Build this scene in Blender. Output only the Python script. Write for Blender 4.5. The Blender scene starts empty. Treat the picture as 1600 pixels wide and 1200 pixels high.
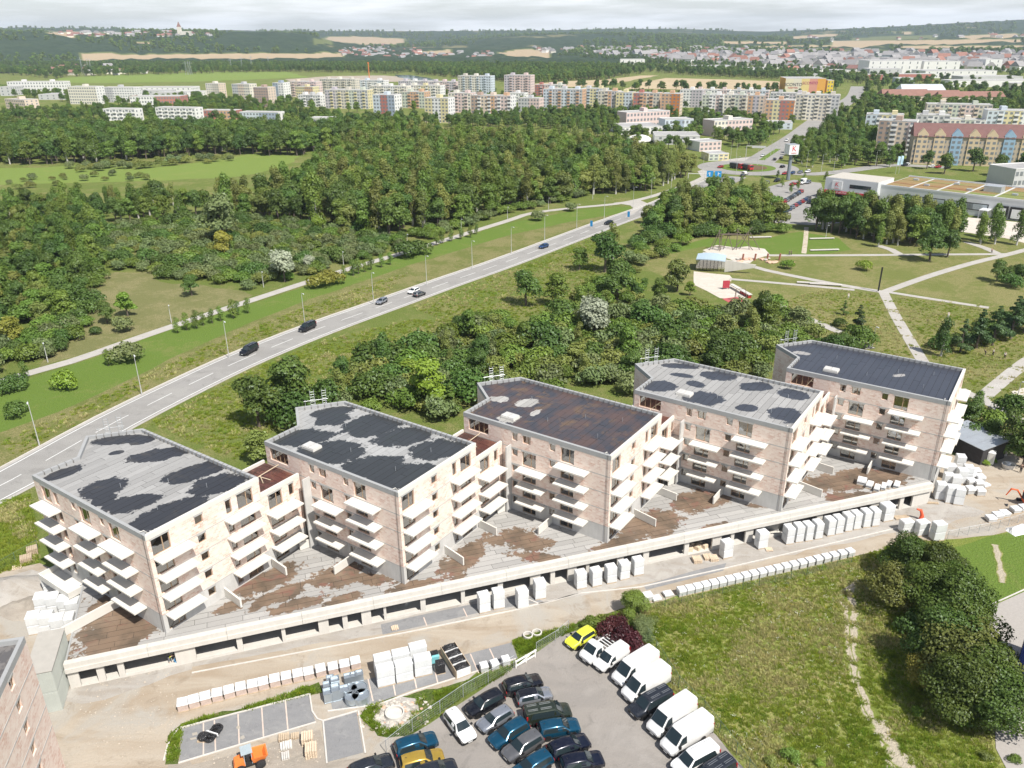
import bpy, bmesh, math, random
import numpy as np
from mathutils import Vector, Matrix
R = math.radians
rnd = random.Random(7)
sc = bpy.context.scene
C = sc.collection

# ------------------------------------------------------------------ camera
CAM_H = 68.0; FPX = 1257.0; PITCH = R(23.44); ROLL = R(0.5)
_f = Vector((0, math.cos(PITCH), -math.sin(PITCH))); _r0 = Vector((1, 0, 0)); _u0 = _r0.cross(_f)
_r = _r0*math.cos(ROLL) - _u0*math.sin(ROLL); _u = _r.cross(_f)
cd = bpy.data.cameras.new('camera'); cam = bpy.data.objects.new('camera', cd); C.objects.link(cam)
cd.sensor_width = 36; cd.lens = 36*FPX/1600; cd.clip_end = 40000; cd.clip_start = 0.5
cam.matrix_world = Matrix(((_r.x, _u.x, -_f.x, 0), (_r.y, _u.y, -_f.y, 0), (_r.z, _u.z, -_f.z, CAM_H), (0, 0, 0, 1)))
sc.camera = cam
# ------------------------------------------------------------------ sun and sky
SUN_EL, SUN_AZ = R(54), R(142)          # azimuth clockwise from +Y
w = bpy.data.worlds.new('World'); sc.world = w; w.use_nodes = True
nt = w.node_tree; nt.nodes.clear()
out = nt.nodes.new('ShaderNodeOutputWorld'); bg = nt.nodes.new('ShaderNodeBackground')
sky = nt.nodes.new('ShaderNodeTexSky'); sky.sky_type = 'NISHITA'; sky.sun_disc = False
sky.sun_elevation = SUN_EL; sky.sun_rotation = SUN_AZ; sky.air_density = 1.0; sky.dust_density = 1.2; sky.ozone_density = 1.2; sky.altitude = 400
tc = nt.nodes.new('ShaderNodeTexCoord'); mp = nt.nodes.new('ShaderNodeMapping'); mp.inputs['Scale'].default_value = (3.2, 3.2, 34)
nz = nt.nodes.new('ShaderNodeTexNoise'); nz.inputs['Scale'].default_value = 1.6; nz.inputs['Detail'].default_value = 7; nz.inputs['Roughness'].default_value = 0.55
cr = nt.nodes.new('ShaderNodeValToRGB'); cr.color_ramp.elements[0].position = 0.40; cr.color_ramp.elements[0].color = (.42, .42, .42, 1); cr.color_ramp.elements[1].position = 0.60; cr.color_ramp.elements[1].color = (.97, .97, .97, 1)
mx = nt.nodes.new('ShaderNodeMix'); mx.data_type = 'RGBA'; mx.inputs['B'].default_value = (12.5, 12.7, 12.9, 1)
nt.links.new(tc.outputs['Generated'], mp.inputs['Vector']); nt.links.new(mp.outputs[0], nz.inputs['Vector'])
nt.links.new(nz.outputs['Fac'], cr.inputs['Fac'])
# pale summer haze low down, broken fair-weather cloud higher up
sx = nt.nodes.new('ShaderNodeSeparateXYZ'); nt.links.new(tc.outputs['Generated'], sx.inputs[0])
mr = nt.nodes.new('ShaderNodeMapRange'); mr.inputs[1].default_value = 0.02; mr.inputs[2].default_value = 0.42; mr.inputs[3].default_value = 1; mr.inputs[4].default_value = 0; mr.interpolation_type = 'SMOOTHSTEP'; nt.links.new(sx.outputs['Z'], mr.inputs[0])
n2 = nt.nodes.new('ShaderNodeTexNoise'); n2.inputs['Scale'].default_value = 3.2; n2.inputs['Detail'].default_value = 7; nt.links.new(tc.outputs['Generated'], n2.inputs['Vector'])
c2 = nt.nodes.new('ShaderNodeMapRange'); c2.inputs[1].default_value = .52; c2.inputs[2].default_value = .66; c2.inputs[4].default_value = .75; nt.links.new(n2.outputs['Fac'], c2.inputs[0])
m1 = nt.nodes.new('ShaderNodeMath'); m1.operation = 'MULTIPLY'; nt.links.new(cr.outputs['Color'], m1.inputs[0]); nt.links.new(mr.outputs[0], m1.inputs[1])
m2 = nt.nodes.new('ShaderNodeMath'); m2.operation = 'MAXIMUM'; nt.links.new(m1.outputs[0], m2.inputs[0]); nt.links.new(c2.outputs[0], m2.inputs[1]); nt.links.new(m2.outputs[0], mx.inputs['Factor'])
nt.links.new(sky.outputs[0], mx.inputs['A']); nt.links.new(mx.outputs['Result'], bg.inputs['Color'])
bg.inputs['Strength'].default_value = 0.08; nt.links.new(bg.outputs[0], out.inputs[0])
sd = bpy.data.lights.new('sun', 'SUN'); sd.energy = 5.0; sd.angle = R(0.53); sd.color = (1, .955, .88)
so = bpy.data.objects.new('sun', sd); C.objects.link(so)
sv = Vector((math.sin(SUN_AZ)*math.cos(SUN_EL), math.cos(SUN_AZ)*math.cos(SUN_EL), math.sin(SUN_EL)))
so.rotation_euler = sv.to_track_quat('Z', 'Y').to_euler(); so.location = sv*300
sc.view_settings.view_transform = 'Standard'; sc.view_settings.look = 'None'; sc.view_settings.gamma = 1
sc.view_settings.exposure = 0.4; sc.view_settings.use_curve_mapping = False
sc.render.engine = 'CYCLES'
sc.cycles.max_bounces = 6; sc.cycles.diffuse_bounces = 3; sc.cycles.volume_bounces = 0; sc.cycles.transparent_max_bounces = 12; sc.cycles.transmission_bounces = 3
# ------------------------------------------------------------------ photo pixel -> point of the place
def ray(px, py): return _f*FPX + _r*(px-800) - _u*(py-600)
def G(px, py, z=0.0):
    d = ray(px, py); t = (z-CAM_H)/d.z
    return Vector((d.x*t, d.y*t, z))
def P(p):
    d = Vector(p)-Vector((0, 0, CAM_H)); k = d.dot(_f)
    return 800+FPX*d.dot(_r)/k, 600-FPX*d.dot(_u)/k
# ------------------------------------------------------------------ materials
class NT:
    def __init__(s, name):
        s.m = bpy.data.materials.new(name); s.m.use_nodes = True; s.t = s.m.node_tree
        s.t.nodes.clear(); s.out = s.n('OutputMaterial')
    def n(s, ty, **kw):
        nd = s.t.nodes.new('ShaderNode'+ty)
        for k, v in kw.items(): setattr(nd, k, v)
        return nd
    def l(s, a, b): s.t.links.new(a, b)
    def val(s, inp, v):
        if hasattr(v, 'is_output'): s.l(v, inp)
        else: inp.default_value = v
    def mix(s, fac, a, b, mode='MIX'):
        m = s.n('Mix', data_type='RGBA', blend_type=mode)
        for i, v in ((0, fac), (6, a), (7, b)):
            if isinstance(v, tuple) and len(v) == 3: v = (*v, 1)
            s.val(m.inputs[i], v)
        return m.outputs[2]
    def math(s, op, a, b=0.0, clamp=False):
        m = s.n('Math', operation=op, use_clamp=clamp); s.val(m.inputs[0], a); s.val(m.inputs[1], b); return m.outputs[0]
    def noise(s, vec, scale, detail=4, rough=.55, dist=0):
        n = s.n('TexNoise'); s.l(vec, n.inputs['Vector']); n.inputs['Scale'].default_value = scale
        n.inputs['Detail'].default_value = detail; n.inputs['Roughness'].default_value = rough; n.inputs['Distortion'].default_value = dist
        return n.outputs['Fac']
    def ramp(s, fac, *stops):
        r = s.n('ValToRGB'); e = r.color_ramp.elements
        while len(e) < len(stops): e.new(.5)
        for k, (p, c) in enumerate(stops):
            e[k].position = p; e[k].color = (*c, 1) if isinstance(c, tuple) else (c, c, c, 1)
        s.l(fac, r.inputs[0]); return r.outputs[0]
    def step(s, v, a, b):
        m = s.n('MapRange'); m.inputs[1].default_value = a; m.inputs[2].default_value = b; s.l(v, m.inputs[0]); return m.outputs[0]
    def pos(s): return s.n('NewGeometry').outputs['Position']
    def obj(s): return s.n('TexCoord').outputs['Object']
    def bump(s, h, strength, dist=.1):
        b = s.n('Bump'); b.inputs['Strength'].default_value = strength; b.inputs['Distance'].default_value = dist; s.l(h, b.inputs['Height']); return b.outputs[0]
    def bsdf(s, color, rough=.8, normal=None, metal=0.0, spec=.5):
        b = s.n('BsdfPrincipled')
        if isinstance(color, tuple) and len(color) == 3: color = (*color, 1)
        s.val(b.inputs['Base Color'], color); s.val(b.inputs['Roughness'], rough); s.val(b.inputs['Metallic'], metal)
        b.inputs['Specular IOR Level'].default_value = spec
        if normal: s.l(normal, b.inputs['Normal'])
        s.l(b.outputs[0], s.out.inputs[0]); return s.m
_mats = {}
def pm(name, col, rough=.8, var=.18, scale=1.2, fine=9., metal=0., spec=.4, bump=0., coord='obj'):
    """plain material with a broad and a fine mottling"""
    if name in _mats: return _mats[name]
    n = NT(name); v = n.obj() if coord == 'obj' else n.pos()
    a = n.noise(v, scale); b = n.noise(v, fine, 3)
    f = n.math('ADD', n.math('MULTIPLY', a, .6), n.math('MULTIPLY', b, .4))
    lo = tuple(c*(1-var) for c in col); hi = tuple(min(1, c*(1+var)) for c in col)
    c = n.ramp(f, (.32, lo), (.68, hi))
    _mats[name] = n.bsdf(c, rough, n.bump(b, bump) if bump else None, metal, spec)
    return _mats[name]
# ------------------------------------------------------------------ mesh building
class MB:
    def __init__(s): s.v = []; s.f = []; s.mi = []; s.cur = 0
    def add(s, vs, fs):
        o = len(s.v); s.v += [tuple(p) for p in vs]; s.f += [tuple(i+o for i in f) for f in fs]; s.mi += [s.cur]*len(fs); return s
    def box(s, x0, x1, y0, y1, z0, z1, M=None):
        vs = [(x, y, z) for z in (z0, z1) for y in (y0, y1) for x in (x0, x1)]
        if M is not None: vs = [M @ Vector(p) for p in vs]
        return s.add(vs, [(0, 2, 3, 1), (4, 5, 7, 6), (0, 1, 5, 4), (2, 6, 7, 3), (0, 4, 6, 2), (1, 3, 7, 5)])
    def prism(s, poly, z0, z1, bottom=True):
        n = len(poly); vs = [(p[0], p[1], z0) for p in poly]+[(p[0], p[1], z1) for p in poly]
        fs = [(i, (i+1) % n, n+(i+1) % n, n+i) for i in range(n)]+[tuple(range(n, 2*n))]
        if bottom: fs.append(tuple(reversed(range(n))))
        return s.add(vs, fs)
    def tube(s, pts, rad, n=6, cap=True):
        pts = [Vector(p) for p in pts]; rr = rad if isinstance(rad, (list, tuple)) else [rad]*len(pts)
        vs = []; fs = []
        for i, p in enumerate(pts):
            d = (pts[min(i+1, len(pts)-1)]-pts[max(i-1, 0)]).normalized()
            a = Vector((0, 0, 1)) if abs(d.z) < .9 else Vector((1, 0, 0))
            x = d.cross(a).normalized(); y = d.cross(x)
            for k in range(n):
                t = 2*math.pi*k/n; vs.append(p+(x*math.cos(t)+y*math.sin(t))*rr[i])
        for i in range(len(pts)-1):
            for k in range(n): fs.append((i*n+k, i*n+(k+1) % n, (i+1)*n+(k+1) % n, (i+1)*n+k))
        if cap: fs += [tuple(reversed(range(n))), tuple(range((len(pts)-1)*n, len(pts)*n))]
        return s.add(vs, fs)
    def mesh(s, name, *mats, smooth=None):
        m = bpy.data.meshes.new(name); m.from_pydata(s.v, [], s.f)
        for mt in mats: m.materials.append(mt)
        if len(mats) > 1: m.polygons.foreach_set('material_index', s.mi)
        if smooth is not None:
            m.polygons.foreach_set('use_smooth', [True]*len(s.f)); m.set_sharp_from_angle(angle=R(smooth))
        m.update(); return m
def ob(name, mesh, parent=None, loc=None, rz=0, **props):
    o = bpy.data.objects.new(name, mesh); C.objects.link(o)
    if parent is not None: o.parent = parent
    if loc is not None: o.location = loc
    if rz: o.rotation_euler = (0, 0, rz)
    for k, v in props.items(): o[k] = v
    return o
def thing(name, label, cat, loc=(0, 0, 0), rz=0, group=None):
    o = ob(name, None, None, loc, rz, label=label, category=cat)
    o.empty_display_size = .3
    if group: o['group'] = group
    return o
def tag(o, label, cat, group=None):
    o['label'] = label; o['category'] = cat
    if group: o['group'] = group
    return o
def kids(o): return [c for c in bpy.data.objects if c.parent == o]
def tree_of(o, acc=None):
    return [(c, tree_of(c)) for c in o.children]
def dup(root, tr, loc, rz, label=None, group=None):
    r = root.copy(); C.objects.link(r); r.location = loc; r.rotation_euler = (0, 0, rz)
    if label: r['label'] = label
    if group: r['group'] = group
    def rec(lst, par):
        for c, sub in lst:
            k = c.copy(); C.objects.link(k); k.parent = par; rec(sub, k)
    rec(tr, r); return r
def recolor(root, old, new):
    """give the copy's parts another paint through their object slots"""
    for o in [root]+list(root.children_recursive):
        if o.type == 'MESH':
            for s in o.material_slots:
                if s.material == old: s.link = 'OBJECT'; s.material = new
ORD = ['first', 'second', 'third', 'fourth', 'fifth', 'sixth', 'seventh', 'eighth', 'ninth', 'tenth', 'eleventh', 'twelfth', 'thirteenth',
       'fourteenth', 'fifteenth', 'sixteenth', 'seventeenth', 'eighteenth', 'nineteenth', 'twentieth', 'twenty-first', 'twenty-second', 'twenty-third', 'twenty-fourth', 'twenty-fifth', 'twenty-sixth', 'twenty-seventh', 'twenty-eighth', 'twenty-ninth', 'thirtieth']
def inpoly(x, y, poly):
    r = False; j = len(poly)-1
    for i in range(len(poly)):
        xi, yi = poly[i][0], poly[i][1]; xj, yj = poly[j][0], poly[j][1]
        if (yi > y) != (yj > y) and x < (xj-xi)*(y-yi)/(yj-yi)+xi: r = not r
        j = i
    return r
def rough_edge(pts, seg, amp, rg):
    res = []
    for i, a in enumerate(pts):
        b = pts[(i+1) % len(pts)]; d = (b-a); L = d.length; n = max(1, int(L/seg))
        nr = Vector((-d.y, d.x, 0))/max(L, 1e-6)
        for k in range(n): res.append(a+d*(k/n)+nr*(rg.uniform(-amp, amp) if k else 0))
    return res
def sheet(name, pxs, z, mat, seg=0, amp=0, kind='structure', **props):
    pts = [G(*p) for p in pxs]
    if seg: pts = rough_edge(pts, seg, amp, rnd)
    m = MB().add([(p.x, p.y, z) for p in pts], [tuple(range(len(pts)))])
    me = m.mesh(name, mat); bm = bmesh.new(); bm.from_mesh(me); bmesh.ops.triangulate(bm, faces=bm.faces[:])
    for f in bm.faces:
        if f.normal.z < 0: f.normal_flip()
    bm.to_mesh(me); bm.free()
    o = ob(name, me, **props)
    if kind: o['kind'] = kind
    return o
def offset_line(pts, off):
    res = []
    for i, p in enumerate(pts):
        d = (pts[min(i+1, len(pts)-1)]-pts[max(i-1, 0)]); d.z = 0; d.normalize()
        res.append(p+Vector((-d.y, d.x, 0))*off)
    return res
def spline(pts, step=3.0):
    res = []; n = len(pts)
    for i in range(n-1):
        p0, p1, p2, p3 = pts[max(i-1, 0)], pts[i], pts[i+1], pts[min(i+2, n-1)]
        k = max(1, int((p2-p1).length/step))
        for j in range(k):
            t = j/k; res.append(.5*((2*p1)+(p2-p0)*t+(2*p0-5*p1+4*p2-p3)*t*t+(3*p1-p0-3*p2+p3)*t**3))
    return res+[pts[-1]]
def ribbon_mb(mb, pts, o0, o1, z):
    a = offset_line(pts, o0); b = offset_line(pts, o1); n = len(pts)
    vs = [(p.x, p.y, z) for p in a]+[(p.x, p.y, z) for p in b]
    fs = [(i+1, i, n+i, n+i+1) if o1 > o0 else (i, i+1, n+i+1, n+i) for i in range(n-1)]
    return mb.add(vs, fs)
def ribbon(name, pts, wd, z, mat, **props):
    return ob(name, ribbon_mb(MB(), pts, -wd/2, wd/2, z).mesh(name, mat), **props)
def kerb(name, pts, wd, h, mat, z=0, **props):
    mb = MB(); a = offset_line(pts, -wd/2); b = offset_line(pts, wd/2); n = len(pts)
    vs = [(p.x, p.y, z) for p in a]+[(p.x, p.y, z+h) for p in a]+[(p.x, p.y, z+h) for p in b]+[(p.x, p.y, z) for p in b]
    fs = []
    for k in range(3): fs += [(k*n+i, k*n+i+1, (k+1)*n+i+1, (k+1)*n+i) for i in range(n-1)]
    mb.add(vs, fs); return ob(name, mb.mesh(name, mat), **props)
# ================================================================== GROUND
def grass_mat(name, green, dry, amount, scale=.05, dark=.6, bare=None):
    n = NT(name); v = n.pos()
    a = n.noise(v, scale, 6, .62); b = n.noise(v, scale*9, 5, .65); c = n.noise(v, 3.2, 3, .7); d = n.noise(v, scale*3.1, 4, .6, 1.5)
    f = n.math('ADD', n.math('MULTIPLY', a, .5), n.math('ADD', n.math('MULTIPLY', b, .28), n.math('MULTIPLY', d, .22)))
    k = n.step(f, .62-.24*amount, .78-.36*amount)
    col = n.mix(k, green, dry)
    col = n.mix(n.step(c, .35, .7), tuple(x*dark for x in green), col)
    sp = n.noise(v, 9., 2, .5)
    col = n.mix(n.math('MULTIPLY', n.step(sp, .6, .75), .4), col, tuple(min(1, x*1.5) for x in dry))
    if bare:
        e = n.noise(v, scale*5, 6, .7); col = n.mix(n.step(e, .66, .72), col, bare)
    return n.bsdf(col, .95, n.bump(c, .9, .35), spec=.1)
m_ground = grass_mat('rough_grass', (.165, .215, .05), (.32, .285, .125), .58, .045)
m_lawn = grass_mat('mown_lawn', (.14, .215, .04), (.24, .24, .085), .42, .08, .8)
m_bank = grass_mat('bank_grass', (.17, .195, .055), (.33, .28, .14), .7, .11, .7, (.36, .30, .21))
m_meadow = grass_mat('meadow', (.19, .235, .05), (.37, .325, .14), .62, .11, .85)
m_park = grass_mat('park_grass', (.19, .215, .062), (.34, .29, .14), .66, .07, .7)
m_dry = grass_mat('dry_grass', (.20, .205, .08), (.34, .295, .155), .6, .09, .75)
m_field = grass_mat('green_field', (.19, .26, .06), (.27, .28, .09), .45, .03, .85)
m_yard_grass = grass_mat('weedy_grass', (.10, .15, .03), (.27, .23, .12), .5, .25, .6)
def dirt_mat(name, c1, c2, c3, sc_=.12, fine=4.):
    n = NT(name); v = n.pos()
    mpn = n.n('Mapping'); mpn.inputs['Rotation'].default_value = (0, 0, -.31); mpn.inputs['Scale'].default_value = (.35, 1.6, 1); n.l(v, mpn.inputs[0])
    a = n.noise(mpn.outputs[0], sc_*1.6, 6, .6, .6); b = n.noise(v, sc_*.8, 6, .6, 1.); c = n.noise(v, fine, 5, .7); d = n.noise(v, 14., 3, .6)
    col = n.mix(n.step(a, .40, .62), c1, c2); col = n.mix(n.step(b, .50, .62), col, c3); col = n.mix(n.math('MULTIPLY', n.step(n.noise(v, sc_*2.7, 6, .7, .8), .56, .66), .6), col, tuple(x*.74 for x in c2))
    col = n.mix(n.math('MULTIPLY', n.step(c, .3, .75), .35), col, tuple(x*.72 for x in c1))
    col = n.mix(n.math('MULTIPLY', n.step(d, .62, .8), .5), col, tuple(min(.8, x*1.3) for x in c1))
    return n.bsdf(col, .95, n.bump(c, .5, .2), spec=.1)
m_sand = dirt_mat('yard_sand', (.43, .375, .305), (.335, .27, .20), (.385, .36, .32))
m_gravel = dirt_mat('pale_gravel', (.40, .375, .345), (.345, .31, .27), (.43, .405, .37), .3, 6.)
m_grit = dirt_mat('dark_grit', (.33, .29, .245), (.38, .34, .29), (.29, .26, .22), .4, 7.)
m_whitesand = dirt_mat('white_sand', (.58, .53, .46), (.54, .48, .41), (.6, .56, .5), .3)
m_trail = dirt_mat('bare_trail', (.56, .50, .42), (.44, .37, .27), (.36, .31, .19), .8, 5.)
def edge_mix(name, m_src):
    m = m_src.copy(); m.name = name; t = m.node_tree; b = [n for n in t.nodes if n.type == 'BSDF_PRINCIPLED'][0]; n = NT.__new__(NT); n.m = m; n.t = t
    src = b.inputs['Base Color'].links[0].from_socket; at = n.n('Attribute', attribute_name='tr').outputs['Fac']; v = n.pos()
    w = n.math('ADD', at, n.math('ADD', n.math('MULTIPLY', n.noise(v, 1.1, 5, .7), 1.6), -.8)); k = n.step(w, .2, .55)
    n.l(n.mix(k, src, n.mix(n.noise(v, 2.2, 4, .7), (.50, .45, .37), (.38, .33, .23))), b.inputs['Base Color']); return m
m_trail_edge = edge_mix('trail_in_meadow', m_meadow)
m_strawfield = dirt_mat('straw_field', (.46, .37, .24), (.43, .34, .215), (.48, .39, .26), .01, .5)
m_asphalt = dirt_mat('old_asphalt', (.30, .275, .25), (.27, .25, .23), (.33, .305, .28), .18, 6.)
m_road = dirt_mat('road_asphalt', (.31, .30, .285), (.28, .27, .255), (.33, .32, .30), .12, 5.)
m_pathm = dirt_mat('path_concrete', (.44, .415, .38), (.41, .385, .35), (.46, .44, .41), .3, 6.)
m_paving = dirt_mat('grey_paving', (.26, .26, .262), (.24, .24, .245), (.29, .288, .285), .5, 8.)
m_line = pm('road_paint', (.72, .72, .70), .7, .12, coord='pos')
m_kerb = pm('kerb_stone', (.56, .53, .49), .85, .12, coord='pos')
m_kerb_pink = pm('pink_setts', (.58, .47, .40), .85, .12, coord='pos')
m_water = pm('river_water', (.10, .14, .17), .12, .1, coord='pos')

NAZ = 720; R0 = 2200.0
def ring_pt(k, r): a = 2*math.pi*k/NAZ; return (math.sin(a)*r, math.cos(a)*r)
mb = MB(); vs = [(0, 60, 0)]+[(*ring_pt(k, R0), 0) for k in range(NAZ)]
mb.add(vs, [(0, 1+(k+1) % NAZ, 1+k) for k in range(NAZ)])
ob('ground', mb.mesh('ground', m_ground), kind='structure')
# hills: heights from the photo's skyline, out to 13 km
def lerp(x, tab):
    if x <= tab[0][0]: return tab[0][1]
    for (a, b), (c, d) in zip(tab, tab[1:]):
        if x <= c: return b+(d-b)*(x-a)/(c-a)
    return tab[-1][1]
def sstep(x, a, b):
    t = max(0, min(1, (x-a)/(b-a))); return t*t*(3-2*t)
def hill_z(r, px):
    """px: photo column of the azimuth"""
    far = lerp(px, [(-900, 120), (-200, 140), (60, 146), (140, 140), (260, 128), (420, 112), (560, 102), (700, 100), (860, 96), (960, 104), (1060, 100), (1200, 66), (1260, 78), (1400, 100), (1500, 122), (1600, 138), (1900, 140), (2600, 110)])
    z = far*sstep(r, 4800, 8200)*(1-.5*sstep(r, 9500, 13000))
    near = lerp(px, [(-900, 60), (0, 88), (100, 92), (300, 86), (440, 82), (500, 66), (545, 26), (600, 8), (700, 10), (2600, 8)])
    z = max(z, near*sstep(r, 2900, 4100))
    mid = lerp(px, [(600, 6), (740, 30), (800, 56), (900, 62), (1000, 58), (1100, 44), (1240, 26), (1330, 22), (1450, 34), (1600, 48), (2000, 40)])
    return max(z, mid*sstep(r, 3300, 5200))
def px_of_az(a):   # ground azimuth -> photo column far away
    a = (a+math.pi) % (2*math.pi)-math.pi
    if abs(a) > 1.2: return 2600 if a > 0 else -900
    return 800+FPX*math.tan(a)/math.cos(PITCH)
TAN = [[(120, 86), (160, 85), (330, 85), (545, 83), (540, 92), (400, 95), (200, 93), (130, 97)], [(512, 58), (560, 57), (640, 62), (622, 70), (560, 70), (520, 66)], [(60, 51), (130, 50), (122, 61), (95, 58)], [(205, 69), (234, 65), (232, 69), (208, 72)],
       [(650, 82), (700, 78), (712, 84), (660, 86)], [(775, 84), (815, 77), (860, 80), (868, 92), (800, 91)], [(1125, 65), (1230, 66), (1230, 70), (1130, 70)], [(1175, 72), (1370, 71), (1375, 76), (1180, 76)],
       [(1230, 58), (1300, 53), (1318, 56), (1240, 63)], [(1300, 64), (1600, 62), (1600, 66), (1480, 70), (1300, 72)], [(1390, 50), (1420, 50), (1420, 54), (1392, 54)], [(1490, 58), (1600, 51), (1600, 60), (1500, 62)], [(1380, 73), (1600, 71), (1600, 76), (1420, 78)]]
GRN = [[(480, 60), (515, 58), (520, 70), (490, 71)], [(100, 50), (190, 49), (190, 55), (100, 56)], [(1330, 59), (1470, 53), (1470, 62), (1330, 64)], [(1310, 78), (1385, 76), (1390, 82), (1310, 84)]]
rs = [R0*(13000/R0)**(k/100) for k in range(101)]
vs = []; land = []; rg = random.Random(3)
for i, r in enumerate(rs):
    for k in range(NAZ):
        a = 2*math.pi*k/NAZ; px = px_of_az(a); z = hill_z(r, px) if i else 0
        x, y = ring_pt(k, r); t = 0.0
        if -50 < px < 1650:
            q = P((x, y, z))
            if any(inpoly(q[0], q[1], p) for p in TAN): t = 1.0
            elif any(inpoly(q[0], q[1], p) for p in GRN): t = .5
        if t == 0 and i > 1: z += rg.uniform(0, 7)*(1+r/9000)
        vs.append((x, y, z)); land.append(t)
fs = [(i*NAZ+k, i*NAZ+(k+1) % NAZ, (i+1)*NAZ+(k+1) % NAZ, (i+1)*NAZ+k) for i in range(100) for k in range(NAZ)]
m = MB().add(vs, [tuple(reversed(f)) for f in fs]).mesh('hills', None) if False else bpy.data.meshes.new('hills')
m.from_pydata(vs, [], [tuple(reversed(f)) for f in fs]); at = m.attributes.new('land', 'FLOAT', 'POINT'); at.data.foreach_set('value', land)
n = NT('hill_land'); v = n.pos(); an = n.n('Attribute', attribute_name='land').outputs['Fac']
a = n.noise(v, .0016, 5, .6); b = n.noise(v, .012, 5, .7); c = n.noise(v, .05, 3, .6)
forest = n.mix(n.step(b, .35, .65), (.022, .042, .024), (.042, .066, .032)); forest = n.mix(n.math('MULTIPLY', n.step(c, .45, .7), .5), forest, (.065, .09, .042))
forest = n.mix(n.step(a, .60, .63), forest, (.17, .16, .08))
fld = n.ramp(an, (.25, (.13, .15, .055)), (.6, (.13, .15, .055)), (.8, (.40, .31, .20)))
m.materials.append(n.bsdf(n.mix(n.step(an, .3, .5), forest, fld), .95, n.bump(b, .8, 8), spec=.05)); m.update()
ob('hills', m, kind='structure')
def GT(px, py):
    """pixel -> point on the far land"""
    d = ray(px, py); dx = math.hypot(d.x, d.y)
    for k in range(400):
        r = 700*1.0085**k; z = CAM_H+d.z*r/dx
        if z < (hill_z(r, px) if r > R0 else 0): return Vector((d.x*r/dx, d.y*r/dx, max(0, z)))
    return None

# ---- zones of ground cover
sheet('verge_lawn', [(-40, 618), (0, 604), (110, 571), (185, 544), (280, 511), (400, 473), (530, 430), (660, 391), (790, 350), (900, 328), (985, 322), (985, 331), (900, 345), (800, 366), (640, 414), (500, 462), (400, 500), (300, 545), (200, 594), (90, 644), (0, 676), (-40, 690)], .012, m_lawn, 6, .5)
sheet('embankment', [(-40, 690), (0, 676), (90, 644), (200, 594), (300, 545), (400, 500), (500, 462), (640, 414), (800, 366), (900, 345), (985, 331), (945, 349), (800, 402), (700, 434), (600, 471), (500, 507), (400, 545), (325, 578), (181, 645), (20, 735), (-40, 765)], .008, m_bank, 5, .5)
sheet('meadow', [(930, 960), (1000, 942), (1180, 902), (1345, 868), (1420, 838), (1600, 828), (1720, 900), (1720, 1320), (1230, 1330), (1160, 1200), (1060, 1090), (1000, 1040), (960, 1000)], .008, m_meadow, 3, .3)
sheet('mown_grass', [(1480, 858), (1545, 838), (1640, 826), (1680, 905), (1545, 948), (1490, 900)], .014, m_lawn, 3, .4)
sheet('park_meadow', [(960, 400), (1090, 370), (1240, 360), (1500, 380), (1700, 370), (1760, 560), (1700, 680), (1500, 690), (1300, 560), (1180, 470), (1060, 440)], .006, m_park, 8, 1.)
sheet('lawn', [(1040, 392), (1110, 372), (1180, 376), (1250, 362), (1310, 372), (1330, 390), (1290, 397), (1190, 398), (1100, 385), (1050, 396)], .014, m_lawn, 8, 1.)
sheet('dry_clearing', [(155, 432), (180, 425), (235, 425), (250, 440), (320, 446), (380, 455), (395, 462), (330, 485), (250, 512), (180, 535), (120, 556), (60, 575), (70, 560), (130, 520), (140, 490), (160, 470)], .006, m_dry, 4, 1.2)
sheet('dry_hollow', [(165, 352), (250, 338), (250, 346), (190, 372), (178, 366)], .006, m_dry, 6, 1.5)
sheet('dry_glade', [(415, 362), (478, 355), (478, 368), (425, 374)], .006, m_dry, 6, 1.5)
sheet('marsh_meadow', [(-60, 262), (60, 262), (140, 256), (240, 262), (330, 252), (470, 244), (440, 262), (370, 276), (260, 282), (120, 286), (-60, 290)], .01, m_field, 10, 2)
sheet('green_field', [(300, 262), (340, 250), (400, 240), (470, 244), (440, 262), (360, 275), (290, 276)], .02, m_field, 10, 2)
sheet('far_pasture', [(85, 122), (200, 117), (350, 112), (450, 112), (480, 121), (300, 128), (150, 130), (95, 129)], .1, m_field, 30, 6)
sheet('straw_field', [(975, 139), (1000, 129), (1040, 122), (1130, 124), (1215, 127), (1250, 140), (1240, 144), (1100, 141), (1030, 139)], .1, m_strawfield, 30, 3)
sheet('straw_field', [(835, 131), (880, 127), (940, 125), (1000, 118), (1030, 118), (975, 128), (930, 135), (840, 138)], .12, m_strawfield, 30, 3)
sheet('sand_pit', [(445, 124), (520, 119), (600, 118), (645, 121), (640, 128), (560, 128), (460, 128)], .14, m_sand, 20, 4)
sheet('river', [(618, 117), (640, 117.5), (668, 121.5), (690, 128), (664, 128), (640, 124), (622, 121)], .2, m_water, 20, 3)
sheet('pond', [(1375, 77), (1400, 76.3), (1425, 77), (1420, 80.5), (1385, 80.5)], 3.2, m_water)
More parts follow.
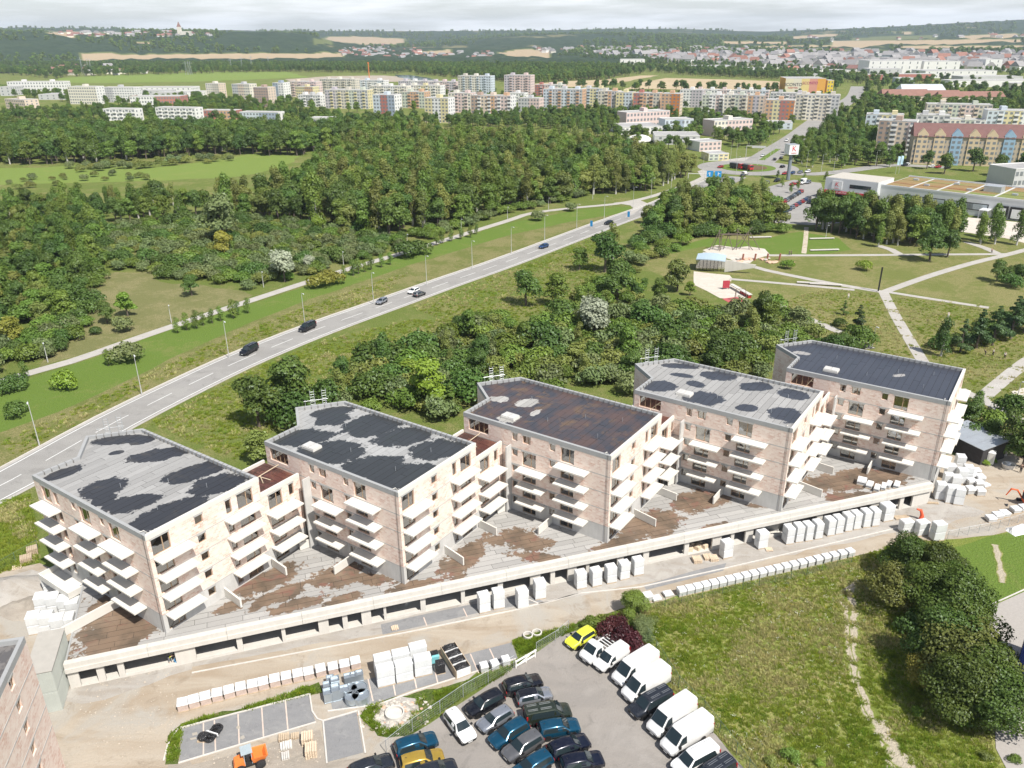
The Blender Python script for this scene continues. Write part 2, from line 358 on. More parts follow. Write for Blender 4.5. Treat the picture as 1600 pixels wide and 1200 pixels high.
# building yard
sheet('construction_yard', [(-60, 905), (0, 893), (62, 880), (112, 905), (200, 900), (600, 800), (1000, 700), (1240, 690), (1500, 712), (1600, 700), (1720, 690), (1720, 800), (1600, 828), (1500, 842), (1420, 850), (1340, 868), (1180, 902), (1000, 946), (960, 960), (880, 985), (800, 1005), (640, 1140), (600, 1200), (600, 1330), (-100, 1330)], .016, m_sand, 2.5, .25)
sheet('gravel_strip', [(95, 1095), (110, 1075), (300, 1030), (480, 988), (640, 955), (900, 897), (1200, 832), (1460, 776), (1540, 800), (1480, 820), (1380, 838), (1200, 874), (1000, 920), (800, 955), (640, 990), (480, 1012), (300, 1046), (200, 1080), (130, 1100)], .022, m_gravel, 2, .4)
sheet('gravel_patch', [(262, 1200), (280, 1140), (300, 1195), (330, 1188), (500, 1140), (508, 1192), (560, 1185), (560, 1330), (250, 1330)], .022, m_grit, 2, .3)
for q in ([(0, 905), (50, 890), (80, 900), (60, 935), (20, 960), (0, 965)],):
    sheet('pale_rubble_ground', q, .024, m_gravel, 2, .5)
sheet('yard_lane', [(300, 1052), (480, 1016), (640, 992), (800, 962), (1000, 922), (1200, 884), (1400, 838), (1400, 832), (1200, 875), (1000, 912), (800, 952), (640, 985), (480, 1008), (300, 1042)], .026, m_sand, 2, .2)
sheet('weed_strip', [(258, 1195), (262, 1150), (285, 1130), (330, 1117), (400, 1100), (498, 1066), (506, 1082), (488, 1086), (400, 1108), (330, 1124), (284, 1138), (278, 1194)], .03, m_yard_grass, 1, .25)
sheet('weed_strip', [(562, 1120), (575, 1100), (650, 1082), (700, 1072), (800, 1040), (795, 1052), (740, 1080), (690, 1110), (640, 1150), (590, 1150)], .03, m_yard_grass, 1, .25)
sheet('weed_strip', [(800, 1000), (870, 982), (960, 955), (1000, 945), (1000, 985), (975, 1000), (905, 985), (860, 1002), (812, 1026)], .03, m_yard_grass, 1, .25)
sheet('parking_lot', [(560, 1215), (592, 1188), (640, 1150), (700, 1112), (800, 1045), (880, 990), (905, 985), (975, 1003), (1010, 1045), (1062, 1092), (1120, 1150), (1175, 1215), (1240, 1330), (540, 1330)], .034, m_asphalt, 2, .12)
m_bay = m_paving
BAY = [[(284, 1139), (482, 1086), (487, 1112), (493, 1127), (281, 1191)], [(503, 1128), (557, 1113), (568, 1176), (509, 1192)],
       [(512, 1078), (577, 1061), (800, 1004), (809, 1029), (645, 1078), (585, 1100), (520, 1110)],
       [(595, 976), (640, 965), (730, 946), (820, 930), (850, 940), (760, 955), (660, 978), (598, 992)], [(1005, 915), (1085, 892), (1135, 880), (1130, 892), (1050, 912), (1010, 922)]]
for k, q in enumerate(BAY): sheet('paved_parking_bay', q, .038, m_bay)
# bay dividers
dv = MB()
def pline(mb, a, b, wd, z):
    p, q = G(*a), G(*b); ribbon_mb(mb, [p, q], -wd/2, wd/2, z)
for a, b in [((318, 1130), (318, 1181)), ((335, 1126), (337, 1176)), ((372, 1116), (374, 1164)), ((409, 1106), (412, 1153)), ((446, 1096), (450, 1141)), ((575, 1061), (583, 1096)), ((612, 1055), (618, 1087)), ((645, 1047), (651, 1076)), ((678, 1040), (684, 1068)), ((735, 1022), (748, 1052)), ((765, 1014), (778, 1042)), ((662, 965), (667, 978)), ((724, 951), (730, 964))]:
    pline(dv, a, b, .14, .044)
ob('bay_markings', dv.mesh('bay_markings', m_kerb_pink), kind='structure')
for q in ([(282, 1138), (484, 1085)], [(484, 1085), (488, 1112), (496, 1124), (505, 1127), (560, 1111)], [(560, 1111), (571, 1178)], [(279, 1193), (494, 1129)], [(505, 1128), (511, 1194)], [(278, 1140), (262, 1165), (256, 1190)],
          [(300, 1052), (480, 1018), (640, 988), (800, 955), (905, 928), (1000, 918), (1140, 887), (1230, 866), (1400, 826), (1440, 812)], [(820, 935), (842, 944), (862, 940), (906, 927)], [(512, 1112), (590, 1102), (650, 1080), (806, 1030)]):
    kerb('kerb', [G(*p) for p in q], .16, .11, m_kerb, .03, kind='structure')
for q in ([(370, 1135), (374, 1134), (376, 1138), (372, 1140), (369, 1138)], [(376, 1151), (381, 1149), (383, 1153), (379, 1156), (375, 1155)], [(300, 1146), (308, 1144), (309, 1148), (301, 1150)], [(297, 1154), (306, 1152), (307, 1155), (298, 1157)]):
    sheet('sand_patch', q, .047, m_sand, .3, .06)
# main road, cycle path, park paths
def pxline(*q): return spline([G(*p) for p in q], 6)
ROAD = pxline((-150, 838), (-80, 800), (20, 749), (181, 659), (325, 587), (400, 553), (500, 513), (600, 477), (700, 441), (800, 406), (945, 351), (1030, 320), (1085, 296), (1120, 281))
ribbon('road', ROAD, 9.6, .05, m_road, kind='structure')
ribbon('road_shoulder', ROAD, 11.0, .046, m_pathm, kind='structure')
mk = MB()
for o_ in (-4.3, 4.3): ribbon_mb(mk, ROAD, o_-.1, o_+.1, .056)
def dashes(mb, line, off, on, gap, wd, z):
    acc = 0; cur = []
    pts = offset_line(line, off)
    for i in range(len(pts)-1):
        L = (pts[i+1]-pts[i]).length; n = max(1, int(L/1.5))
        for j in range(n):
            t = (acc+L*j/n) % (on+gap); p = pts[i].lerp(pts[i+1], j/n)
            if t < on: cur.append(p)
            elif len(cur) > 1: ribbon_mb(mb, cur, -wd/2, wd/2, z); cur = []
            else: cur = []
        acc += L
dashes(mk, ROAD, 0, 9, 3, .16, .056)
ob('road_markings', mk.mesh('road_markings', m_line), kind='structure')
kerb('kerb', offset_line(ROAD, 5.6), .2, .1, m_kerb, 0, kind='structure')
PATH = pxline((-60, 620), (0, 596), (110, 565), (185, 539), (275, 508), (400, 467), (530, 425), (660, 386), (790, 346), (832, 333), (905, 324), (960, 319), (1003, 311), (1050, 297), (1090, 282), (1105, 274))
ribbon('cycle_path', PATH, 3.4, .04, m_pathm, kind='structure')
sheet('road_junction', [(958, 317), (1000, 313), (1012, 318), (990, 334), (978, 338), (990, 326), (985, 321)], .052, m_pathm)
for q, wd in (([(1185, 399), (1300, 399), (1430, 398), (1580, 397)], 2.4), ([(1098, 395), (1130, 397), (1160, 412), (1200, 423), (1300, 443), (1378, 456)], 2.6), ([(1140, 436), (1200, 441), (1290, 449), (1335, 453)], 2.0), ([(1380, 456), (1400, 495), (1440, 562), (1470, 610)], 2.7),
              ([(1380, 457), (1450, 432), (1520, 411), (1578, 397), (1640, 380)], 2.6), ([(1385, 456), (1460, 468), (1545, 481)], 2.0), ([(1660, 530), (1600, 568), (1545, 613), (1530, 626)], 3.0), ([(1500, 608), (1512, 615), (1565, 640), (1620, 672)], 2.6), ([(1200, 468), (1215, 477), (1320, 523), (1360, 545)], 2.6), ([(1372, 384), (1392, 390), (1408, 399)], 3.0), ([(1510, 378), (1540, 388), (1560, 397)], 3.0)):
    PARKLN = globals().get('PARKLN', [])+[(p.x, p.y) for p in pxline(*q)]
    zz = globals().get('zz', .028)+.004; ribbon('park_path', pxline(*q), wd, zz, m_pathm, kind='structure')
ribbon('trodden_trail', pxline((1260, 355), (1259, 372), (1256, 396)), 1.6, .026, m_trail, kind='structure')
for q, wd in (([(1336, 905), (1328, 925), (1333, 950), (1336, 985), (1332, 1020), (1338, 1060), (1355, 1110), (1378, 1150), (1400, 1195), (1430, 1260)], 1.0), ([(1322, 945), (1324, 985), (1330, 1030), (1345, 1080), (1362, 1120), (1380, 1160), (1392, 1200), (1415, 1260)], .7), ([(1372, 1122), (1382, 1145), (1395, 1165), (1412, 1190), (1440, 1220)], 2.1), ([(1285, 928), (1310, 938), (1324, 950)], .5), ([(1310, 930), (1330, 915), (1345, 905)], .6), ([(1556, 852), (1560, 880), (1566, 910)], .9)):
    a = [p+Vector((rnd.uniform(-.2, .2), rnd.uniform(-.2, .2), 0)) for p in spline([G(*p) for p in q], 1.0)]
    zt = globals().get('zt', .012)+.004; mbx = MB(); n_ = len(a); wv = [wd*rnd.uniform(.5, .9) for _ in a]
    cols = [[p+Vector((-.85, .25, 0))*(w_*o) for p, w_ in zip(a, wv)] for o in (-1, -.5, 0, .5, 1)]
    mbx.add([(p.x, p.y, zt) for c_ in cols for p in c_], [(c_*n_+i, c_*n_+i+1, (c_+1)*n_+i+1, (c_+1)*n_+i) for c_ in range(4) for i in range(n_-1)])
    me = mbx.mesh('trodden_trail', m_trail_edge); at = me.attributes.new('tr', 'FLOAT', 'POINT'); at.data.foreach_set('value', [v for v in (0, .6, 1, .6, 0) for _ in a]); me.flip_normals() if me.polygons[0].normal.z < 0 else None
    ob('trodden_trail', me, kind='structure')
sheet('playground_sand', [(1098, 391), (1120, 383), (1150, 387), (1168, 385), (1195, 389), (1203, 398), (1180, 405), (1172, 411), (1160, 411), (1110, 397)], .04, m_whitesand, 5, .3)
sheet('plaza', [(1084, 424), (1140, 430), (1145, 436), (1138, 443), (1172, 461), (1160, 468), (1125, 466), (1105, 455), (1084, 445)], .034, m_whitesand, 5, .3)
sheet('rubber_pad', [(1128, 467), (1150, 464), (1163, 466), (1160, 479), (1148, 478)], .045, pm('red_rubber', (.42, .10, .10), .8, .1, coord='pos'))
sheet('sand_circle', [(1580, 612), (1600, 606), (1640, 615), (1630, 640), (1600, 640), (1585, 628)], .036, m_whitesand, 2, .2)
# roundabout and beyond
rc = G(1168, 262)
def disc(name, c, r0, r1, z, mat, n=48):
    mb = MB(); vs = [(c.x+math.cos(2*math.pi*k/n)*r1, c.y+math.sin(2*math.pi*k/n)*r1, z) for k in range(n)]
    if r0 <= 0: mb.add(vs, [tuple(range(n))])
    else:
        vs += [(c.x+math.cos(2*math.pi*k/n)*r0, c.y+math.sin(2*math.pi*k/n)*r0, z) for k in range(n)]
        mb.add(vs, [(k, (k+1) % n, n+(k+1) % n, n+k) for k in range(n)])
    return ob(name, mb.mesh(name, mat), kind='structure')
disc('roundabout_road', rc, 0, 27, .06, m_road); disc('roundabout_island', rc, 0, 15, .1, m_lawn)
disc('roundabout_bed', rc+Vector((1, 0, 0)), 0, 9.5, .2, pm('flower_bed', (.13, .085, .04), .95, .3, coord='pos'))
AVE = pxline((1182, 256), (1205, 240), (1235, 221), (1252, 209), (1268, 196), (1290, 180), (1318, 162), (1335, 150), (1340, 135))
ribbon('avenue', AVE, 17, .07, m_road, kind='structure'); ribbon('avenue_median', AVE[3:12], 3.2, .1, m_lawn, kind='structure')
ribbon('side_road', pxline((1205, 266), (1250, 272), (1300, 270), (1360, 262), (1400, 258), (1480, 262)), 9, .065, m_road, kind='structure')
ribbon('road', pxline((1150, 276), (1120, 290), (1085, 302)), 11, .062, m_road, kind='structure')
sheet('car_park', [(1185, 305), (1200, 292), (1240, 281), (1283, 286), (1290, 312), (1372, 322), (1365, 345), (1265, 352), (1212, 348), (1180, 330)], .05, m_road)
sheet('delivery_yard', [(1472, 336), (1640, 352), (1660, 395), (1570, 372), (1500, 362), (1470, 352)], .05, m_whitesand)
sheet('pavement', [(1090, 268), (1112, 259), (1130, 250), (1180, 244), (1170, 250), (1135, 256), (1112, 270), (1098, 280)], .055, m_pathm)
sheet('brick_court', [(1545, 950), (1600, 925), (1720, 900), (1720, 1330), (1640, 1330), (1556, 1170), (1548, 1010)], .05, pm('court_pavers', (.36, .335, .31), .9, .08, 3., 14., coord='pos'))
kerb('kerb', [G(1720, 884), G(1600, 922), G(1545, 947), G(1547, 1010)], .16, .1, m_kerb, .03, kind='structure')
# ================================================================== THE ROW OF UNFINISHED BRICK BLOCKS
def brick_mat():
    n = NT('hollow_clay_brick'); v = n.obj(); u = n.n('Attribute', attribute_name='bu').outputs['Vector']
    b = n.n('TexBrick'); n.l(u, b.inputs['Vector'])
    b.offset = .5; b.inputs['Scale'].default_value = 1; b.inputs['Brick Width'].default_value = .5; b.inputs['Row Height'].default_value = .25
    b.inputs['Mortar Size'].default_value = .018; b.inputs['Mortar Smooth'].default_value = .3; b.inputs['Bias'].default_value = -.1
    b.inputs['Color1'].default_value = (.58, .35, .27, 1); b.inputs['Color2'].default_value = (.82, .70, .62, 1); b.inputs['Mortar'].default_value = (.74, .69, .63, 1)
    a = n.noise(v, .55, 5, .65); c = n.noise(v, 2.6, 4, .7)
    col = n.mix(n.step(a, .38, .66), b.outputs['Color'], (.78, .66, .58)); col = n.mix(n.math('MULTIPLY', n.step(c, .5, .75), .55), col, (.80, .71, .64))
    col = n.mix(.10, col, (.72, .63, .58))
    return n.bsdf(col, .9, n.bump(b.outputs['Fac'], -.35, .03), spec=.2)
m_brick = brick_mat()
def concrete(name, col, streak=.2):
    n = NT(name); v = n.obj(); mpn = n.n('Mapping'); mpn.inputs['Scale'].default_value = (1.3, 1.3, .18); n.l(v, mpn.inputs[0])
    a = n.noise(mpn.outputs[0], 1.1, 5, .6); b = n.noise(v, .5, 5, .6); c = n.noise(v, 9, 4, .6)
    f = n.math('ADD', n.math('MULTIPLY', a, .4), n.math('ADD', n.math('MULTIPLY', b, .35), n.math('MULTIPLY', c, .25)))
    return n.bsdf(n.ramp(f, (.36, tuple(x*(1-streak) for x in col)), (.6, col)), .85, n.bump(c, .15, .02), spec=.3)
m_conc = concrete('concrete', (.55, .54, .52)); m_slab = concrete('balcony_concrete', (.66, .635, .585), .07); m_grey = concrete('grey_coping', (.35, .355, .355), .1)
m_pod = concrete('garage_concrete', (.60, .575, .53), .14); m_floor = pm('screed', (.62, .60, .56), .9, .12)
m_wood = pm('window_timber', (.36, .25, .16), .6, .2, 2., 14.); m_lint = pm('grey_lintel', (.42, .415, .40), .85, .12)
def glass_mat():
    n = NT('window_glass'); t = n.n('BsdfTransparent'); t.inputs[0].default_value = (.78, .80, .78, 1); g = n.n('BsdfGlossy'); g.inputs['Roughness'].default_value = .03
    f = n.n('Fresnel'); f.inputs[0].default_value = 1.6; m = n.n('MixShader'); n.l(n.math('ADD', f.outputs[0], .22), m.inputs[0]); n.l(t.outputs[0], m.inputs[1]); n.l(g.outputs[0], m.inputs[2]); n.l(m.outputs[0], n.out.inputs[0]); return n.m
m_glass = glass_mat()
BA = R(55.3); XV = Vector((math.cos(BA), math.sin(BA), 0)); YV = Vector((-math.sin(BA), math.cos(BA), 0))
ZP = 3.5; PH = 13.6; LV = 2.6
CORN = [(226, 838), (622, 770), (955, 713), (1239, 670), (1486, 628)]
ORG = [G(*c, ZP+PH) for c in CORN]
for o_ in ORG: o_.z = ZP
FOOT = [(0, 0), (0, 24.5), (5.9, 24.5), (9.9, 29.4), (15.7, 24.9), (15.7, 0)]     # local x = depth, y = along the front
def to_local(k, px, py, z):
    q = G(px, py, ZP+z)-ORG[k]; return q.dot(XV), q.dot(YV)
def offset_poly(poly, d):
    res = []; n = len(poly)
    for i in range(n):
        a, b, c = Vector(poly[i-1]), Vector(poly[i]), Vector(poly[(i+1) % n])
        e1 = (b-a).normalized(); e2 = (c-b).normalized(); n1 = Vector((e1.y, -e1.x)); n2 = Vector((e2.y, -e2.x))
        m = (n1+n2); m = m/m.length; res.append(tuple(b+m*d/max(.3, m.dot(n1))))
    return res
def sgn(poly): return sum(poly[i-1][0]*poly[i][1]-poly[i][0]*poly[i-1][1] for i in range(len(poly)))
def wall_face(mb, uvs, a, b, z0, z1, holes, rev=.24, flip=False):
    """vertical wall from a to b with real openings and reveals"""
    a = Vector((*a, 0)); b = Vector((*b, 0)); L = (b-a).length; u = (b-a)/L; nrm = Vector((u.y, -u.x, 0))*(-1 if flip else 1)
    xs = sorted({0, L, *[h[0] for h in holes], *[h[1] for h in holes]}); zs = sorted({z0, z1, *[min(max(h[2], z0), z1) for h in holes], *[min(max(h[3], z0), z1) for h in holes]})
    def pt(s, z, d=0): p = a+u*s-nrm*d; return (p.x, p.y, z)
    def q(c, uv):
        mb.add(c, [(0, 1, 2, 3)]); uvs.extend(uv)
    for z_a, z_b in zip(zs, zs[1:]):
        zm = (z_a+z_b)/2; run = None
        for x_a, x_b in list(zip(xs, xs[1:]))+[(None, None)]:
            solid = x_a is not None and not any(h[0] < (x_a+x_b)/2 < h[1] and h[2] < zm < h[3] for h in holes)
            if solid: run = (run[0], x_b) if run else (x_a, x_b)
            elif run:
                q([pt(run[0], z_a), pt(run[1], z_a), pt(run[1], z_b), pt(run[0], z_b)], [(run[0], z_a), (run[1], z_a), (run[1], z_b), (run[0], z_b)]); run = None
    for h in holes:
        h0, h1, k0, k1 = h[0], h[1], max(h[2], z0), min(h[3], z1)
        if k1 <= k0: continue
        for c in ([pt(h0, k0), pt(h0, k1), pt(h0, k1, rev), pt(h0, k0, rev)], [pt(h1, k0), pt(h1, k1), pt(h1, k1, rev), pt(h1, k0, rev)], [pt(h0, k0), pt(h1, k0), pt(h1, k0, rev), pt(h0, k0, rev)], [pt(h0, k1), pt(h1, k1), pt(h1, k1, rev), pt(h0, k1, rev)]):
            q(c, [(0, 0), (0, .2), (.2, .2), (.2, 0)])
def wall_obj(name, parent, mat, faces):
    mb = MB(); uvs = []
    for f in faces: wall_face(mb, uvs, *f)
    me = mb.mesh(name, mat); at = me.attributes.new('bu', 'FLOAT_VECTOR', 'POINT'); at.data.foreach_set('vector', [c for q in uvs for c in (q[0], q[1], 0)])
    return ob(name, me, parent)
_win = {}
def window(parent, a, b, h, flip=False):
    """a timber window in the opening h of the wall a-b: frame > pane, lintel"""
    wd, ht = round(h[1]-h[0], 2), round(h[3]-h[2], 2); key = (wd, ht)
    if key not in _win:
        f = MB(); t = .07; d0, d1 = -.035, .035
        f.box(0, t, d0, d1, 0, ht); f.box(wd-t, wd, d0, d1, 0, ht); f.box(t, wd-t, d0, d1, 0, t); f.box(t, wd-t, d0, d1, ht-t, ht)
        nm = 3 if wd > 3 else (1 if wd > 1.1 else 0)
        for i in range(nm):
            x = wd*((i+1)/(nm+1) if nm > 1 else .62); f.box(x-.06, x+.06, d0-.004, d1+.004, t, ht-t)
        g = MB().box(t, wd-t, -.008, .008, t, ht-t); li = MB().box(-.12, wd+.12, -.233, -.20, ht+.0, ht+.2)
        _win[key] = (f.mesh('window', m_wood), g.mesh('pane', m_glass), li.mesh('lintel', m_lint))
    f, g, li = _win[key]
    a = Vector((*a, 0)); b = Vector((*b, 0)); u = (b-a).normalized(); nr = Vector((u.y, -u.x, 0))*(-1 if flip else 1)
    p = a+u*h[0]-nr*.20+Vector((0, 0, h[2])); o = ob('window', f, parent, p)
    ang = math.atan2(u.y, u.x)
    if flip:                                           # run the frame the other way so its outside faces out
        o.location = a+u*h[1]-nr*.20+Vector((0, 0, h[2])); ang += math.pi
    o.rotation_euler = (0, 0, ang)
    ob('pane', g, o); ob('lintel', li, o)
    return o
def clip(poly, s0, s1, ax):
    def half(P_, s, keep_gt):
        r = []
        for i in range(len(P_)):
            a, b = P_[i-1], P_[i]; ia = (a[ax] >= s) == keep_gt; ib = (b[ax] >= s) == keep_gt
            if ia != ib:
                t = (s-a[ax])/(b[ax]-a[ax]); r.append((a[0]+(b[0]-a[0])*t, a[1]+(b[1]-a[1])*t))
            if ib: r.append(b)
        return r
    p = half(poly, s0, True); return half(p, s1, False) if p else p
def area(p): return abs(sgn(p))/2
def felt_strips(parent, poly, z, mat, ax, wd, rg, len_=(4, 9), name='felt_strip', cap=300, gap=.05):
    """lapped bitumen sheets, each a piece of its own"""
    s = min(p[ax] for p in poly); e = max(p[ax] for p in poly); o_ax = 1-ax; n = 0
    while s < e:
        st = clip(poly, s, s+wd-gap, ax)
        if len(st) > 2:
            t0 = min(p[o_ax] for p in st); t1 = max(p[o_ax] for p in st); t = t0-rg.uniform(0, 3)
            while t < t1:
                L = rg.uniform(*len_); pc = clip(st, t, t+L-gap*.7, o_ax); t += L
                if len(pc) < 3 or area(pc) < .05: continue
                h = z+rg.uniform(.012, .034)
                if sgn(pc) < 0: pc = pc[::-1]
                mb = MB().prism(pc, z, h, False); ob(name, mb.mesh(name, mat), parent); n += 1
        s += wd
    return n
def roof_mat(name, blobs, dry, wet, mid=None, rust=None, inv=False, rag=.75):
    """felt with puddles: blobs are (x, y, angle, half length, half width) in metres on the roof"""
    n = NT(name); v = n.obj(); d = None
    nz = n.math('ADD', n.math('MULTIPLY', n.noise(v, .55, 6, .62), .55), n.math('MULTIPLY', n.noise(v, .21, 4, .6), .45)); nf = n.noise(v, 2.4, 4, .6)
    for (x, y, a, hl, hw) in blobs:
        mpn = n.n('Mapping', vector_type='TEXTURE'); mpn.inputs['Location'].default_value = (x, y, 0); mpn.inputs['Rotation'].default_value = (0, 0, a); mpn.inputs['Scale'].default_value = (hl, hw, 1000)
        n.l(v, mpn.inputs[0]); ln = n.n('VectorMath', operation='LENGTH'); n.l(mpn.outputs[0], ln.inputs[0])
        d = ln.outputs['Value'] if d is None else n.math('MINIMUM', d, ln.outputs['Value'])
    wob = n.math('ADD', n.math('MULTIPLY', n.math('SUBTRACT', nz, .5), rag*2.4), n.math('MULTIPLY', n.math('SUBTRACT', nf, .5), rag*.8))
    if d is None: mask = n.step(wob, -.02, .02)
    else: mask = n.step(n.math('ADD', d, wob), 1.03, .97)
    if inv: mask = n.math('SUBTRACT', 1.0, mask)
    oi = n.n('ObjectInfo').outputs['Random']
    dc = n.mix(oi, tuple(c*.86 for c in dry), tuple(c*1.1 for c in dry)); dc = n.mix(n.math('MULTIPLY', n.step(nf, .5, .75), .3), dc, tuple(c*.7 for c in dry))
    wc = n.mix(n.math('MULTIPLY', oi, .5), wet, tuple(c*1.25 for c in wet))
    if mid: wc = n.mix(n.step(n.noise(v, .3, 4, .6), .42, .62), wc, mid)
    if rust: wc = n.mix(n.step(n.noise(v, .42, 5, .6, .6), .55, .66), wc, rust)
    col = n.mix(mask, dc, wc); rf = n.n('MapRange'); rf.inputs[3].default_value = .85; rf.inputs[4].default_value = .30; n.l(mask, rf.inputs[0])
    return n.bsdf(col, rf.outputs[0], n.bump(n.noise(v, 7, 4, .7), .12, .05), spec=.35)
def blob_list(k, lst, gx=1.0):
    res = []
    for (a, b, hw) in lst:
        p = Vector(to_local(k, *a, 13.1)); q = Vector(to_local(k, *b, 13.1)); d = q-p
        res.append((*((p+q)/2), math.atan2(d.y, d.x), max(d.length/2, .5)*gx+.35, hw*gx+.15))
    return res
DRY, WET = (.31, .305, .297), (.034, .035, .040)
m_roofs = [roof_mat('roof_felt_puddled', blob_list(0, [((67, 752), (128, 729), 1.1), ((128, 773), (197, 754), 2.1), ((150, 790), (175, 772), 1.2), ((160, 796), (242, 778), 1.9), ((212, 825), (322, 780), 2.3), ((300, 768), (377, 746), 2.4), ((255, 752), (350, 725), 1.9), ((204, 717), (292, 705), 1.7), ((147, 690), (225, 684), 1.3), ((205, 694), (240, 683), 1.0), ((173, 710), (190, 706), .5)]), DRY, WET, None, (.055, .052, .05)),
    roof_mat('roof_felt_wet_grey', blob_list(1, [((430, 688), (512, 680), 2.0), ((495, 647), (545, 640), 1.3), ((548, 668), (620, 660), 2.9), ((592, 690), (662, 675), 2.2), ((652, 707), (715, 698), 2.3), ((475, 705), (562, 708), 2.5), ((545, 735), (618, 722), 2.4), ((585, 752), (678, 735), 2.3), ((500, 660), (540, 652), 1.6)], 1.22), (.33, .33, .325), (.038, .041, .044), None, (.04, .045, .045)),
    roof_mat('roof_felt_brown', blob_list(2, [((765, 622), (795, 625), .9), ((806, 633), (838, 627), 1.1), ((782, 655), (806, 650), 1.3), ((832, 648), (842, 642), .35)]), (.36, .35, .33), (.045, .046, .056), (.095, .062, .055), (.13, .085, .055), True, 1.2),
    roof_mat('roof_felt_blotched', blob_list(3, [((1007, 605), (1058, 602), 2.0), ((1034, 570), (1090, 574), 1.0), ((1052, 585), (1080, 588), .8), ((1097, 585), (1150, 590), 1.8), ((1154, 605), (1202, 603), 1.6), ((1072, 621), (1130, 624), 2.2), ((1076, 597), (1097, 603), 1.0), ((1152, 638), (1180, 637), 1.2), ((1217, 612), (1262, 620), 1.8), ((1207, 650), (1252, 648), 2.6)]), (.31, .305, .297), (.046, .050, .062), None, (.04, .045, .055)),
    roof_mat('roof_felt_dark', blob_list(4, [((1243, 551), (1262, 553), .7), ((1398, 588), (1412, 586), .45)]), (.33, .32, .31), (.044, .048, .062), None, (.042, .048, .062), True, .9)]
m_terr = roof_mat('terrace_felt', [], (.07, .035, .028), (.10, .04, .032), None, (.15, .065, .045))
RLAB = ['with separate dark puddles on its roof, leftmost of the row', 'with a pale roof mostly covered by joined dark puddles, second in the row', 'with a wet brown roof, in the middle of the row', 'with dark blue blotches on a striped grey roof, fourth in the row', 'with an evenly dark roof, at the right end of the row']
def front_holes(k):
    H = []; fl = k == 0
    for i in range(5):
        z = LV*i
        H += [(5.6, 7.7, z+.12, z+2.32), (8.6, 9.5, z+1.25, z+2.32)]
        if i < 4 or fl: H += [(11.8, 14.1, z+.12, z+2.32), (14.9, 15.8, z+1.25, z+2.32)]
        else: H += [(12.7, 14.0, z+1.1, z+2.32), (14.9, 15.8, z+1.1, z+2.32)]
        if fl: H += [(18.9, 20.0, z+.5, z+2.32), (20.8, 22.9, z+.12, z+2.32)]
    if not fl: H.append((20.0, 23.6, 11.05, 12.85))
    return H
def side_holes():
    H = []
    for i in range(5):
        z = LV*i; H += [(.5, 2.8, z+.12, z+2.32), (6.2, 7.25, z+1.2, z+2.32), (10.5, 11.3, z+.4, z+2.32), (12.2, 14.5, z+.12, z+2.32)]
    return H
_bal = {}
def balcony(parent, x0, x1, y0, y1, z):
    key = (round(x1-x0, 2), round(y1-y0, 2))
    if key not in _bal:
        m = MB().box(0, x1-x0, 0, y1-y0, -.2, 0); _bal[key] = m.mesh('balcony', m_slab)
    return ob('balcony', _bal[key], parent, (x0, y0, z))
m_steel = pm('galvanised_steel', (.50, .52, .54), .4, .12, metal=.5)
m_tick = pm('dark_batten', (.16, .15, .14), .8, .15)
rgb_ = random.Random(11)
pipe_mat = pm('dark_downpipe', (.12, .10, .09), .5, .1)
BLD = []
